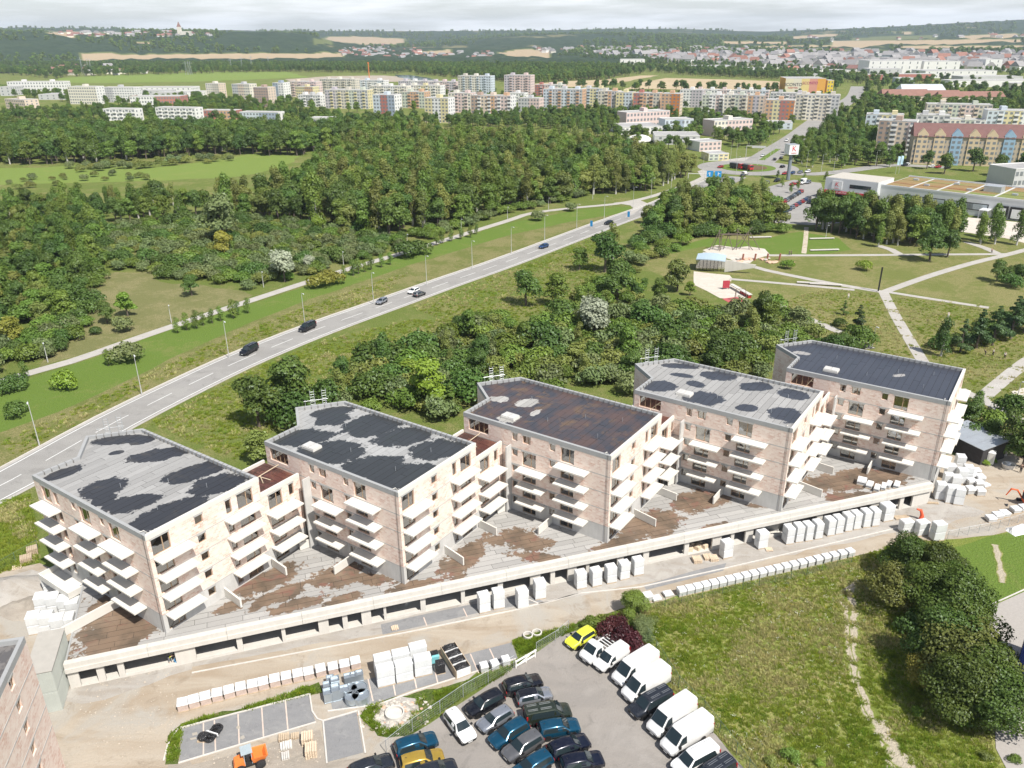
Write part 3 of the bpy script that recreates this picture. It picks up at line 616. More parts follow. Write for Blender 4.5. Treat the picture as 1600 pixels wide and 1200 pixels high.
for k in range(5):
    o_ = ORG[k]; base = o_.copy()
    B = thing('apartment_building', 'brick block '+RLAB[k], 'apartment building', base, BA, 'brick apartment blocks in a row'); BLD.append(B)
    fh, sh = front_holes(k), side_holes(); A_, B_, C_, D_, E_, F_ = FOOT
    zlow = -ZP
    up = lambda hs: [h for h in hs if h[3] > LV+.01]; lo = lambda hs: [h for h in hs if h[3] <= LV+.01]
    wall_obj('brick_wall', B, m_brick, [(A_, B_, LV, 12.95, up(fh), .24, True), (F_, A_, LV, 12.95, [(15.7-h[1], 15.7-h[0], h[2], h[3]) for h in up(sh)], .24, True)]+[(p, q, LV, 12.95, [], .2, True) for p, q in ((B_, C_), (C_, D_), (D_, E_), (E_, F_))])
    wall_obj('concrete_wall', B, m_conc, [(A_, B_, zlow, LV, lo(fh), .24, True), (F_, A_, zlow, LV, [(15.7-h[1], 15.7-h[0], h[2], h[3]) for h in lo(sh)], .24, True)]+[(p, q, zlow, LV, [], .2, True) for p, q in ((B_, C_), (C_, D_), (D_, E_), (E_, F_))])
    for h in fh: window(B, A_, B_, h, True)
    for h in sh: window(B, F_, A_, (15.7-h[1], 15.7-h[0], h[2], h[3]), True)
    inn = offset_poly(FOOT, -.27) if sgn(FOOT) > 0 else offset_poly(FOOT, .27)
    for i in range(1, 6):
        mb = MB().prism(inn, LV*i-.22, LV*i+.0); ob('floor_slab', mb.mesh('floor_slab', m_floor), B)
    mb = MB().box(4.6, 4.8, .6, 23.8, 0, 12.7); mb.box(4.8, 15.2, 9.9, 10.1, 0, 12.7); mb.box(.3, 4.6, 10.5, 10.7, 0, 12.7); mb.box(.3, 4.6, 17.2, 17.4, 0, 12.7); mb.box(8.9, 9.1, .3, 9.9, 0, 12.7)
    ob('partition', mb.mesh('partition', m_floor), B)
    # slab edges between the storeys, proud of the brick
    for i in range(1, 5):
        mb = MB(); z = LV*i; mb.box(-.012, .05, .03, 24.4, z-.09, z+.02); mb.box(.03, 15.6, -.012, .05, z-.09, z+.02); ob('slab_edge', mb.mesh('slab_edge', m_lint), B)
    # parapet ring and coping
    outer = offset_poly(FOOT, .03); outer = outer if area(outer) > area(FOOT) else offset_poly(FOOT, -.03)
    inn2 = offset_poly(FOOT, -.36); inn2 = inn2 if area(inn2) < area(FOOT) else offset_poly(FOOT, .36)
    for (i0, i1), nm, mt, z1 in (((0, 1), 'front_parapet', m_grey, PH), ((5, 0), 'side_parapet', m_slab, PH-.003), ((1, 2), 'rear_parapet', m_grey, PH-.01), ((2, 3), 'rear_parapet', m_grey, PH-.013), ((3, 4), 'rear_parapet', m_grey, PH-.016), ((4, 5), 'rear_parapet', m_grey, PH-.019)):
        q = [outer[i0], outer[i1], inn2[i1], inn2[i0]]
        if sgn(q) < 0: q = q[::-1]
        ob(nm, MB().prism(q, 12.95, z1).mesh(nm, mt), B)
    # dark battens along the inside of the rear parapets
    mb = MB()
    for i0, i1 in ((1, 2), (3, 4), (4, 5)):
        a = Vector(inn2[i0]); b = Vector(inn2[i1]); L = (b-a).length; d = (b-a)/L; nn = int(L/.9)
        side = Vector((-d.y, d.x)); side = side if side.dot(Vector((8, 12))-a) > 0 else -side
        for j in range(1, nn):
            p = a+d*(L*j/nn)+side*.05; M_ = Matrix.Translation((p.x, p.y, 0)) @ Matrix.Rotation(math.atan2(d.y, d.x), 4, 'Z'); mb.box(-.05, .05, -.045, .045, 13.14, 13.52, M_)
            p2 = a+d*(L*j/nn)-side*.17; M_ = Matrix.Translation((p2.x, p2.y, 0)) @ Matrix.Rotation(math.atan2(d.y, d.x), 4, 'Z'); mb.box(-.035, .035, -.17, .17, PH-.03, PH+.012, M_)
    ob('parapet_battens', mb.mesh('parapet_battens', m_tick), B, kind='stuff')
    felt_strips(B, inn2, 13.1, m_roofs[k], 1, 1.0, rgb_, (3.5, 8.5))
    ob('roof_deck', MB().prism(inn2, 13.0, 13.1).mesh('roof_deck', pm('black_bitumen', (.03, .028, .026), .9, .2)), B)
    # balconies
    for i in range(1, 5): balcony(B, -1.65, -.014, 3.1, 8.05, LV*i-.1)
    for i in range(1, 5 if k == 0 else 4): balcony(B, -1.65, -.014, 9.95, 14.4, LV*i-.1)
    if k == 0:
        for i in range(1, 5): balcony(B, -1.65, -.014, 18.9, 23.5, LV*i-.1)
    for i in range(1, 5):
        balcony(B, .4, 5.0, -1.6, -.014, LV*i-.1); balcony(B, 9.95, 14.9, -1.5, -.014, LV*i-.1)
    # downpipe and lightning rod at the front corner, roof lights
    mb = MB().tube([(-.06, .45, 13.7), (-.06, .45, -.2)], .025); ob('downpipe', mb.mesh('downpipe', pipe_mat), B)
    mb = MB().tube([(.9, .9, 13.2), (.5, .9, 13.75), (.0, .9, 13.8)], .05); ob('overflow_pipe', mb.mesh('overflow_pipe', m_slab), B)
    if k:
        hx, hy = to_local(k, *[None, (487, 697), (797, 650), (1070, 614), (1299, 577)][k], 13.4)
        mb = MB().box(hx-.8, hx+.8, hy-1.15, hy+1.15, 13.1, 13.45); hb = ob('roof_hatch', mb.mesh('roof_hatch', m_slab), B)
        mb = MB().box(hx-.74, hx+.74, hy-1.1, hy-.05, 13.45, 13.56).box(hx-.74, hx+.74, hy+.05, hy+1.1, 13.45, 13.56); ob('hatch_lid', mb.mesh('hatch_lid', m_conc), hb)
    for (x, y) in ((4.5, 4.5), (9, 9), (5, 13), (11, 4), (10, 19)):
        mb = MB().tube([(x, y, 13.1), (x, y, 13.75)], .03); ob('lightning_rod', mb.mesh('lightning_rod', m_steel), B)
    # fin wall beside the neighbour's link
    if k: ob('fin_wall', MB().box(-1.25, -.014, 15.95, 16.15, -.05, 10.75).mesh('fin_wall', m_conc), B)
    # privacy walls of the garden terraces
    if k:
        for (x0, y0, x1, y1) in ((-3.6, 9.0, -.02, 9.0), (-2.4, 16.9, -.02, 16.05), (7.4, -3.8, 8.2, -.03), (15.5, -3.4, 15.9, -.03)):
            if k == 4 and y0 < 0: continue
            a = Vector((x0, y0, 0)); b = Vector((x1, y1, 0)); M_ = Matrix.Translation(a) @ Matrix.Rotation(math.atan2(y1-y0, x1-x0), 4, 'Z')
            ob('terrace_wall', MB().box(0, (b-a).length, -.1, .1, .04, 1.25, M_).mesh('terrace_wall', m_slab), B)
    else:
        for (x0, y0, x1, y1, h) in ((8.0, -3.6, 8.4, -.03, 1.25), (15.5, -3.2, 15.9, -.03, 1.25), (-8.0, 9.6, -.02, 9.2, 1.3)):
            a = Vector((x0, y0, 0)); b = Vector((x1, y1, 0)); M_ = Matrix.Translation(a) @ Matrix.Rotation(math.atan2(y1-y0, x1-x0), 4, 'Z')
            ob('terrace_wall', MB().box(0, (b-a).length, -.12, .12, .04, h, M_).mesh('terrace_wall', m_slab), B)
        mb = MB().box(-2.6, -.02, 17.0, 17.2, -.9, 0).box(-2.6, -2.4, 17.2, 24.2, -.9, 0).box(-2.6, -.02, 24.2, 24.4, -.9, 0).box(-2.4, -.02, 17.2, 24.2, -.95, -.75); ob('sunken_terrace', mb.mesh('sunken_terrace', m_slab), B)
    # lower link to the next block
    if k < 4:
        p, q, r_, s_ = (15.72, .3), (22.28, .3), (22.28, 7.5), (15.72, 7.5); lh = []
        for i in range(4): z = LV*i; lh += [(1.2, 3.4, z+.12, z+2.32), (4.6, 5.4, z+.6, z+2.32)]
        lr = [(6.56-h[1], 6.56-h[0], h[2], h[3]) for h in lh]
        wall_obj('link_wall', B, m_brick, [(q, p, LV, 10.35, up(lr), .24, True), (r_, q, LV, 10.35, [], .2, True), (s_, r_, -ZP, 10.35, [], .2, True)]); wall_obj('link_base', B, m_conc, [(q, p, -ZP, LV, lo(lr), .24, True)])
        for h in lr: window(B, q, p, h, True)
        for i in range(1, 5): ob('link_floor', MB().box(15.8, 22.2, .6, 7.2, LV*i-.3, LV*i-.1).mesh('link_floor', m_floor), B)
        ob('link_parapet', MB().box(15.74, 22.26, .27, .6, 10.35, 10.95).mesh('link_parapet', m_slab), B)
        ob('link_parapet', MB().box(15.74, 22.26, 7.2, 7.5, 10.35, 10.85).mesh('link_parapet', m_slab), B)
        felt_strips(B, [(15.74, .62), (22.26, .62), (22.26, 7.18), (15.74, 7.18)], 10.4, m_terr, 0, 1.0, rgb_, (4, 7), 'terrace_strip')
        mb = MB().tube([(15.9, 4.4, 10.5), (22.2, 4.2, 11.1)], .07, 5).tube([(18.9, 4.3, 10.8), (19.5, 2.7, 10.48)], .06, 5).tube([(19.1, 4.3, 10.8), (18.4, 2.9, 10.48)], .06, 5); ob('timber_brace', mb.mesh('timber_brace', pm('raw_timber', (.52, .42, .30), .8, .2)), B)
        for i in range(1, 4): balcony(B, 16.35, 20.95, -1.65, .286, LV*i-.1)
# scaffold ladders behind each block
for k in range(5):
    t = thing('scaffold_ladder', 'galvanised scaffold ladders behind the %s brick block from the left' % ORD[k], 'scaffold', ORG[k]+Vector((0, 0, -ZP)), BA, 'scaffold ladders behind the blocks')
    d = Vector((5.8, -4.5, 0)).normalized(); nr = Vector((-d.y, d.x, 0)); nr = nr if nr.x > 0 else -nr
    for f_ in (.36, .60):
        p = Vector((9.9, 29.4, 0))+d*(7.3*f_)+nr*.9; mb = MB()
        for s in (-.3, .3): mb.tube([p+d*s, p+d*s+Vector((0, 0, 19.2))], .035, 5)
        for j in range(46): z = .4+j*.41; mb.tube([p+d*-.3+Vector((0, 0, z)), p+d*.3+Vector((0, 0, z))], .022, 4)
        ob('ladder', mb.mesh('ladder', m_steel), t)
    mb = MB()
    for z in (16.7, 17.5):
        a = Vector((9.9, 29.4, z))+d*1.3+nr*.8; mb.tube([a, a+d*3.6], .03, 5)
    for j in range(3): a = Vector((9.9, 29.4, 16.5))+d*(1.5+j*1.5)+nr*.8; mb.tube([a, a+Vector((0, 0, 1.2))], .03, 5)
    ob('guard_rail', mb.mesh('guard_rail', m_steel), t)
    mb = MB(); a = Vector((9.9, 29.4, 16.6))+d*1.2+nr*.45; M_ = Matrix.Translation(a) @ Matrix.Rotation(math.atan2(d.y, d.x), 4, 'Z'); mb.box(0, 3.8, 0, .5, 0, .05, M_); ob('plank', mb.mesh('plank', m_slab), t)
# sixth block cutting in at the lower left
k6o = G(0, 1160, ZP+PH)
B6 = thing('apartment_building', 'brick apartment block cut off by the lower left corner of the picture', 'apartment building', (0, 0, 0), 0, 'brick apartment blocks in a row')
c1 = G(38, 994, ZP+PH); c0 = G(-16, 1165, ZP+PH); dd = Vector((-math.cos(R(103)), -math.sin(R(103)), 0)); side = Vector((dd.y, -dd.x, 0)); side = side if side.x < 0 else -side
f1 = c1; f0 = c1+dd*24.5; f3 = c1+side*15; f2 = f0+side*15
B6.location = (f1.x, f1.y, 0); toL = lambda p: ((p-f1).x, (p-f1).y)
q0, q1, q2, q3 = toL(f1), toL(f0), toL(f2), toL(f3)
hz_ = [(4.1, 5.1, ZP+LV*i+1.2, ZP+LV*i+2.32) for i in range(5)]+[(12.5, 13.4, ZP+LV*i+1.2, ZP+LV*i+2.32) for i in range(5)]
ccw = sgn([q0, q1, q2, q3]) > 0
wall_obj('brick_wall', B6, m_brick, [(q0, q1, 0, 16.4, hz_, .24, not ccw), (q1, q2, 0, 16.4, [], .2, not ccw), (q2, q3, 0, 16.4, [], .2, not ccw), (q3, q0, 0, 16.4, [], .2, not ccw)])
for h in hz_: window(B6, q0, q1, h, not ccw)
in6 = offset_poly([q0, q1, q2, q3], -.36); in6 = in6 if area(in6) < 24.5*15 else offset_poly([q0, q1, q2, q3], .36)
o6 = [q0, q1, q2, q3]
for i in range(4):
    q = [o6[i], o6[(i+1) % 4], in6[(i+1) % 4], in6[i]]; q = q if sgn(q) > 0 else q[::-1]
    ob('parapet', MB().prism(q, 16.4, ZP+PH-.003*i).mesh('parapet', m_grey), B6)
ob('roof_deck', MB().prism(in6 if sgn(in6) > 0 else in6[::-1], 16.3, 16.55).mesh('roof_deck', m_tick), B6)
for i in range(1, 5):
    a = Vector((*q0, 0)); u = (Vector((*q1, 0))-a).normalized(); M_ = Matrix.Translation(a) @ Matrix.Rotation(math.atan2(u.y, u.x), 4, 'Z')
    ob('slab_edge', MB().box(.02, 24.4, -.03, .03, ZP+LV*i-.08, ZP+LV*i+.02, M_).mesh('slab_edge', m_lint), B6)
felt_strips(B6, in6, 16.55, roof_mat('roof_felt_dry', [], (.16, .15, .145), (.10, .095, .095)), 0, 1.0, rgb_, (4, 8))

# ------------------------------------------------------------------ garage podium
PFL, PFR = G(100, 1040, ZP), G(1457, 757, ZP); PD = (PFR-PFL); PL = PD.length; PD.normalize(); PN = Vector((-PD.y, PD.x, 0)); PANG = math.atan2(PD.y, PD.x)
POD = thing('parking_podium', 'long pale concrete garage podium with open bays under the brick blocks', 'garage podium', (PFL.x, PFL.y, 0), PANG)
def pl(p): q = Vector((p[0], p[1], 0))-Vector((PFL.x, PFL.y, 0)); return (q.dot(PD), q.dot(PN))
def bw(k, x, y): p = ORG[k]+XV*x+YV*y; return (p.x, p.y)
back = []
for k in range(5): back += [bw(k, .6, 12 if k else 10), bw(k, 21.6 if k < 4 else 15.2, 4 if k < 4 else .6)]
lb = G(131, 905, ZP)
top = [pl(p) for p in ([(PFL.x, PFL.y), (PFR.x, PFR.y)]+back[::-1]+[bw(0, .3, 14.5), tuple(G(129, 912, ZP)[:2])])]
pbl = []
for a, b, hw in [((118, 1005), (245, 960), 6.0), ((150, 955), (215, 945), 4.0), ((365, 925), (470, 885), 1.8), ((490, 915), (560, 885), 2.8), ((540, 900), (610, 908), 1.2), ((425, 955), (500, 935), 1.0), ((690, 905), (745, 850), 2.0), ((765, 835), (850, 850), 2.4), ((800, 865), (880, 878), 1.1), ((975, 835), (1050, 800), 3.6), ((1060, 795), (1130, 770), 2.6), ((1100, 830), (1140, 820), 1.2), ((1255, 760), (1420, 738), 3.0), ((1290, 778), (1360, 772), 1.2), ((330, 960), (380, 940), .9), ((1000, 850), (1010, 845), 1.0), ((840, 895), (885, 885), .8), ((520, 940), (560, 930), .9), ((620, 920), (690, 905), .9), ((405, 945), (470, 915), 1.3), ((1180, 790), (1240, 775), .9), ((930, 860), (990, 845), 1.2)]:
    p, q = Vector(pl(G(*a, ZP))), Vector(pl(G(*b, ZP))); d = q-p; pbl.append((*((p+q)/2), math.atan2(d.y, d.x), d.length/2+.6, hw+.05))
m_podroof = roof_mat('podium_felt', pbl, (.36, .35, .335), (.19, .135, .095), (.12, .092, .068), (.20, .105, .08), False, 1.35)
ob('podium_slab', MB().prism(top if sgn(top) > 0 else top[::-1], ZP-.45, ZP-.05).mesh('podium_slab', pm('black_bitumen', (.03, .028, .026), .9, .2)), POD)
felt_strips(POD, [(x, y+(.52 if abs(y) < .3 else 0)) for x, y in top], ZP-.05, m_podroof, 1, 1.0, rgb_, (3, 7), gap=.06)
def ux(px): return pl(G(px, 1040+(px-100)*(757-1040)/1357., ZP))[0]
OPN = [(117, 145), (157, 178), (188, 269), (301, 366), (375, 437), (443, 495), (511, 533), (541, 563), (578, 598), (602, 656), (664, 720), (726, 778), (786, 829), (845, 861), (868, 888), (902, 917), (922, 966), (976, 1007), (1016, 1072), (1079, 1116), (1130, 1145), (1150, 1168), (1180, 1194), (1197, 1232), (1241, 1280), (1289, 1328), (1333, 1365), (1377, 1390), (1394, 1411), (1417, 1431)]
hs = []
for i, (a, b) in enumerate(OPN): hs.append((ux(a), ux(b), .35 if (b-a) > 30 and i % 3 != 1 else .08, 2.35))
wall_obj('garage_front', POD, m_pod, [((0, .1), (PL, .1), 0, 2.5, hs, .3)])
ob('garage_floor', MB().box(.3, PL-.3, .4, 14, .0, .06).mesh('garage_floor', m_pod), POD)
ob('garage_rear_wall', MB().box(.3, PL-.3, 9, 9.3, .06, 3.0).mesh('garage_rear_wall', m_conc), POD)
pn = int(PL/8.2)
for i in range(pn):
    a, b = PL*i/pn, PL*(i+1)/pn-.03
    ob('fascia_panel', MB().box(a, b, -.32, .1, 2.5, 3.1).box(a, b, -.22, .5, 3.103, ZP+.28).mesh('fascia_panel', m_pod), POD)
ob('garage_end_wall', MB().box(-.02, .28, .12, 6, 0, ZP-.45).mesh('garage_end_wall', m_pod), POD); ob('garage_end_wall', MB().box(PL-.28, PL+.02, .12, 6, 0, ZP-.45).mesh('garage_end_wall', m_pod), POD)
for i in range(1, len(OPN), 2): ob('pillar', MB().box(ux(OPN[i][1])+.05, ux(OPN[i][1])+.4, 4.2, 4.6, .06, 3.04).mesh('pillar', m_pod), POD)
a = Vector(pl(lb)); 
ob('podium_kerb', MB().add([], []).prism([(0, .5), (.2, .5), (top[-1][0]+.2, top[-1][1]), (top[-1][0], top[-1][1])], ZP-.05, ZP+.06).mesh('podium_kerb', m_grey), POD)
# ================================================================== BUILDING YARD
m_foil = NT('white_stretch_foil'); _n = m_foil; _v = _n.obj()
m_foil = _n.bsdf(_n.mix(_n.step(_n.noise(_v, 2.2, 5, .65, .8), .4, .7), (.80, .80, .80), (.66, .68, .69)), .35, _n.bump(_n.noise(_v, 3.2, 5, .65, 1.0), .9, .12), spec=.5)
m_block = pm('white_aerated_block', (.70, .70, .68), .85, .07, 1.5, 8.)
m_blockside = pm('foil_over_blocks', (.62, .63, .63), .5, .12, 1.1, 7., bump=.2)
m_greyblock = pm('grey_concrete_block', (.47, .47, .46), .85, .14, 2.5, 9.)
m_clay = pm('packed_clay_blocks', (.50, .40, .35), .9, .2, 1.5, 9.)
m_pal = pm('pallet_wood', (.48, .38, .27), .85, .22, 2., 12.)
m_black = pm('black_foil', (.018, .018, .02), .25, .3, 2., 8., spec=.6, bump=1.2)
m_strap = pm('blue_strap', (.12, .35, .50), .6, .1)
m_galv = pm('galvanised_sheet', (.44, .49, .53), .34, .12, 1., 6., metal=.65)
m_orange = pm('orange_paint', (.72, .20, .045), .45, .1); m_dark = pm('dark_rubber', (.025, .025, .027), .8, .2)
m_redor = pm('red_netting', (.75, .11, .045), .6, .1)
_pk = {}
def pallet_mb(w, d):
    m = MB()
    for y in (0, d/2-.06, d-.12): m.box(0, w, y, y+.12, 0, .10)
    n = max(4, int(d/.16))
    for i in range(7): x = (w-.1)*i/6; m.box(x, x+.1, 0, d, .10, .13)
    return m
def block_stack(name, label, cat, p, ang, w, d, h, group, style='foil', rg=rnd, off=(0, 0)):
    """goods on a pallet: pallet, load (wrapped) and a cover sheet"""
    t = thing(name, label, cat, p, ang, group)
    key = (style, round(w, 1), round(d, 1), round(h, 1), rg.randrange(3))
    if key not in _pk:
        r2 = random.Random(hash(key[1:]) & 255); pal = pallet_mb(w, d).mesh('pallet', m_pal)
        mb = MB(); jx = lambda: r2.uniform(-.02, .02)
        # the load: blocks in courses, edges uneven
        nl = max(2, int(h/.5)); z = .13
        if style == 'tall':
            for lv in range(2):
                z0 = .13+lv*(h-.13)/2; z1 = .13+(lv+1)*(h-.13)/2-.02; o_ = r2.uniform(-.04, .04)
                rings = [(z0, .02), (z0+.05, 0), (z1-.12, 0), (z1-.03, .05), (z1, .13)]; vs = []
                for zz, ins in rings: vs += [(ins+o_+jx(), ins+jx(), zz), (w-ins+o_+jx(), ins+jx(), zz), (w-ins+o_+jx(), d-ins+jx(), zz), (ins+o_+jx(), d-ins+jx(), zz)]
                fs = [(4*i+j, 4*i+(j+1) % 4, 4*i+4+(j+1) % 4, 4*i+4+j) for i in range(len(rings)-1) for j in range(4)]+[(16, 17, 18, 19)]
                mb.add(vs, fs)
            load = mb.mesh('wrapped_load', m_blockside)
            tp = MB().add([(-.015, -.015, h-.17), (w+.015, -.015, h-.17), (w+.015, d+.015, h-.17), (-.015, d+.015, h-.17), (.05, .05, h-.03), (w-.05, .05, h-.03), (w-.05, d-.05, h-.03), (.05, d-.05, h-.03), (w/2, d/2, h+.02)], [(0, 1, 5, 4), (1, 2, 6, 5), (2, 3, 7, 6), (3, 0, 4, 7), (4, 5, 8), (5, 6, 8), (6, 7, 8), (7, 4, 8)]).mesh('foil_cover', m_foil)
        else:
            nr = max(2, int((h-.13)/.25)); hh = (h-.13)/nr
            for i in range(nr):
                for j in range(2): mb.box(.03+jx(), w-.03+jx(), .03+j*(d-.06)/2, .03+(j+1)*(d-.06)/2-.015, .13+i*hh, .13+(i+1)*hh-.025)
            load = mb.mesh('blocks', {'clay': m_clay, 'foil': m_greyblock, 'low': m_greyblock}[style])
            q = .28*h; tp = MB().add([(-.02, -.02, h-q+jx()), (w+.02, -.02, h-q+jx()), (w+.02, d+.02, h-q), (-.02, d+.02, h-q), (.03, .03, h), (w-.03, .03, h+.01), (w-.03, d-.03, h), (.03, d-.03, h+.01), (w/2, d/2, h+.06)], [(0, 1, 5, 4), (1, 2, 6, 5), (2, 3, 7, 6), (3, 0, 4, 7), (4, 5, 8), (5, 6, 8), (6, 7, 8), (7, 4, 8)]).mesh('foil_cover', m_foil)
        _pk[key] = (pal, load, tp)
    pal, load, tp = _pk[key]
    x0, y0 = -w/2+off[0], off[1]
    for nm, me in (('pallet', pal), ('wrapped_load' if style == 'tall' else 'blocks', load), ('foil_cover', tp)): ob(nm, me, t, (x0, y0, 0))
    return t
YA = PANG          # the yard runs along the podium
def place_row(pts, style, w, d, h, name, cat, lab, group, ang=YA, jit=.05, of=None):
    n = len(pts)
    for i, p in enumerate(pts):
        q = G(*p[:2]); hh = h if len(p) < 3 else p[2]
        block_stack(name, lab % ORD[i], cat, (q.x, q.y, .03), ang+rnd.uniform(-jit, jit), w, d, hh, group, style)
# tall wrapped stacks before the garages, four runs
place_row([(758, 958), (780, 952), (818, 951), (845, 937)], 'tall', 1.45, 1.15, 2.75, 'wrapped_block_stack', 'pallet stack', 'tall white wrapped block stack, %s from the left of the four before the left garages', 'tall white stacks before the left garages')
place_row([(909, 921), (933, 917), (956, 912), (977, 906), (998, 900)], 'tall', 1.4, 1.15, 2.6, 'wrapped_block_stack', 'pallet stack', 'tall white wrapped block stack, %s of the close five under the middle terrace', 'five white stacks under the middle terrace', jit=.03)
place_row([(1137, 873), (1192, 858)], 'tall', 1.5, 1.15, 2.75, 'wrapped_block_stack', 'pallet stack', 'lone tall white block stack, %s of the two standing apart before the fourth block', 'two lone white stacks')
place_row([(1234, 851), (1249, 848), (1264, 846), (1279, 843), (1298, 838), (1311, 835), (1326, 831), (1339, 828), (1354, 825), (1368, 823)], 'tall', 1.15, 1.5, 2.7, 'wrapped_block_stack', 'pallet stack', 'tall white stack, %s from the left of the tight ten beside the yard lane', 'ten tall white stacks beside the lane', YA-.12, .04)
place_row([(1388, 815)], 'tall', 1.7, 1.5, 2.7, 'wrapped_block_stack', 'pallet stack', 'broad white block stack right of the tight ten, %s stack left of the red net', 'broad white stack')
place_row([(1418, 834, 2.0), (1442, 838, 2.3), (1467, 846, 2.9)], 'tall', 1.7, 1.2, 2.4, 'wrapped_block_stack', 'pallet stack', 'white block stack behind the dark trees, %s from the left of three', 'three white stacks behind the dark trees', YA-.1)
place_row([(1468, 782), (1484, 787), (1497, 790)], 'tall', 1.4, 1.3, 2.9, 'wrapped_block_stack', 'pallet stack', 'tall white stack in the front line by the podium end, %s of three', 'stacks at the podium end', YA-.5, .04)
place_row([(1480, 765), (1492, 768), (1502, 757), (1484, 750), (1511, 752), (1499, 735)], 'tall', 1.4, 1.3, 2.6, 'wrapped_block_stack', 'pallet stack', 'white stack in the cluster behind the podium end, %s from the front left', 'cluster of white stacks at the podium end', YA-.5, .08)
place_row([(1518, 774), (1533, 776), (1519, 761), (1531, 764), (1522, 752), (1533, 755), (1526, 745)], 'foil', 1.3, 1.2, 1.15, 'block_pallet', 'pallet', 'low foil covered block pallet by the podium end, %s of the seven', 'low foil covered pallets by the podium end', YA-.35, .08)
place_row([(1543, 763)], 'low', 1.3, 1.0, .55, 'block_pallet', 'pallet', 'low grey block pallet at the edge of the white cluster, the %s one uncovered', 'grey pallet')
# small pallets along the grass: evenly spaced
G22 = 'foil topped pallets along the meadow edge'
row = [(1067+12.55*i, 933-2.93*i) for i in range(22)]
place_row(row, 'foil', 1.05, 1.0, 1.05, 'block_pallet', 'pallet', 'foil topped block pallet, %s from the left in the long meadow edge row', G22, YA-.02, .04)
place_row([(1014, 941, 1.0), (1028, 941, .45), (1046, 934, .5)], 'low', 1.2, 1.0, .6, 'block_pallet', 'pallet', 'small block pallet left of the long meadow row, %s of three', 'loose pallets left of the long row', YA, .1)
row = [(287, 1113), (305, 1108), (323, 1103), (341, 1098), (360, 1093), (378, 1088), (396, 1084), (413, 1080), (431, 1075), (449, 1071), (467, 1067), (484, 1064), (503, 1059), (522, 1056), (540, 1052), (557, 1047)]
place_row(row, 'clay', 1.15, 1.0, 1.25, 'brick_pallet', 'pallet', 'foil topped pallet of clay blocks, %s from the left in the front yard row', 'pallets of clay blocks in the front yard', YA, .05)
place_row([(1551, 817), (1562, 812), (1573, 809), (1590, 803), (1603, 800)], 'low', 1.3, 1.2, .75, 'block_pallet', 'pallet', 'pale block pallet on the gravel by the right fence, %s from the left', 'pale pallets by the right fence', YA-.2, .06)
t = thing('covered_heap', 'low heap under a bright white tarpaulin at the right fence', 'covered heap', G(1594, 828), YA)
mb = MB(); rg = random.Random(5); vs = []
for j in range(5):
    for i in range(9): x = (i/8-.5)*4.4; y = (j/4-.5)*2.2; vs.append((x, y, max(0, 1.0-abs(y)*.7-abs(x)*.16+rg.uniform(-.12, .12)) if 0 < i < 8 and 0 < j < 4 else 0))
mb.add(vs, [(j*9+i, j*9+i+1, (j+1)*9+i+1, (j+1)*9+i) for j in range(4) for i in range(8)]); ob('tarpaulin', mb.mesh('tarpaulin', m_foil), t)
# nine foil covered stacks behind the grey container
i = 0
for a, b in [((56, 992), (80, 930)), ((76, 992), (97, 930)), ((94, 996), (115, 934)), ((109, 992), (124, 940))]:
    for f in (0, .5, 1.0):
        q = G(a[0]+(b[0]-a[0])*f, a[1]+(b[1]-a[1])*f); block_stack('wrapped_block_stack', 'white foil covered stack behind the grey container, %s counted from the front left' % ORD[i], 'pallet stack', (q.x, q.y, .03), R(15)+rnd.uniform(-.05, .05), 1.5, 1.5, 2.7 if i < 9 else 2.4, 'white foil stacks behind the grey container', 'tall'); i += 1
# three pairs of big insulation stacks and neighbours on the paved bays
place_row([(605, 1073), (601, 1056), (634, 1066), (629, 1049), (663, 1057), (656, 1038)], 'tall', 2.0, 1.15, 2.55, 'insulation_stack', 'pallet stack', 'big white insulation stack on the paved bays, %s of six from the left front', 'big white insulation stacks on the paved bays', YA, .02)
place_row([(758, 1052, 1.0), (775, 1048, 1.0), (792, 1042, 1.0)], 'foil', .95, .9, 1.0, 'bulk_bag', 'bag', 'plump white bulk bag on the paved bay, %s from the left', 'three white bulk bags', YA, .15)
m_tealf = pm('teal_foil', (.20, .50, .54), .4, .15, bump=.3)
for lab, (px, py), h, w_ in (('black foil wrapped pallet standing beside the insulation stacks', (690, 1054), 1.5, 1.0), ('dark topped pallet with teal foil behind the black wrapped one', (681, 1038), 1.2, .95)):
    t = thing('wrapped_pallet', lab, 'pallet', G(px, py)+Vector((0, 0, .04)), YA); p_ = pallet_mb(w_, 1.0).mesh('pallet', m_pal); ob('pallet', p_, t, (-w_/2, 0, 0))
    mb = MB(); rg = random.Random(px); vs = []; rings = [(.13, 0), (.5*h, .02), (h-.15, 0), (h-.03, .07), (h, .16)]
    for z, q in rings: vs += [(-w_/2+q+rg.uniform(-.03, .03), q, z), (w_/2-q+rg.uniform(-.03, .03), q, z), (w_/2-q, 1-q+rg.uniform(-.03, .03), z), (-w_/2+q, 1-q, z)]
    mb.add(vs, [(4*i+j, 4*i+(j+1) % 4, 4*i+4+(j+1) % 4, 4*i+4+j) for i in range(4) for j in range(4)]+[(16, 17, 18, 19)]); ob('foil_wrap', mb.mesh('foil_wrap', m_black if h > 1.3 else m_tealf), t)
    if h < 1.3: ob('lid', MB().box(-.42, .42, .2, .9, h, h+.12).mesh('lid', m_black), t)
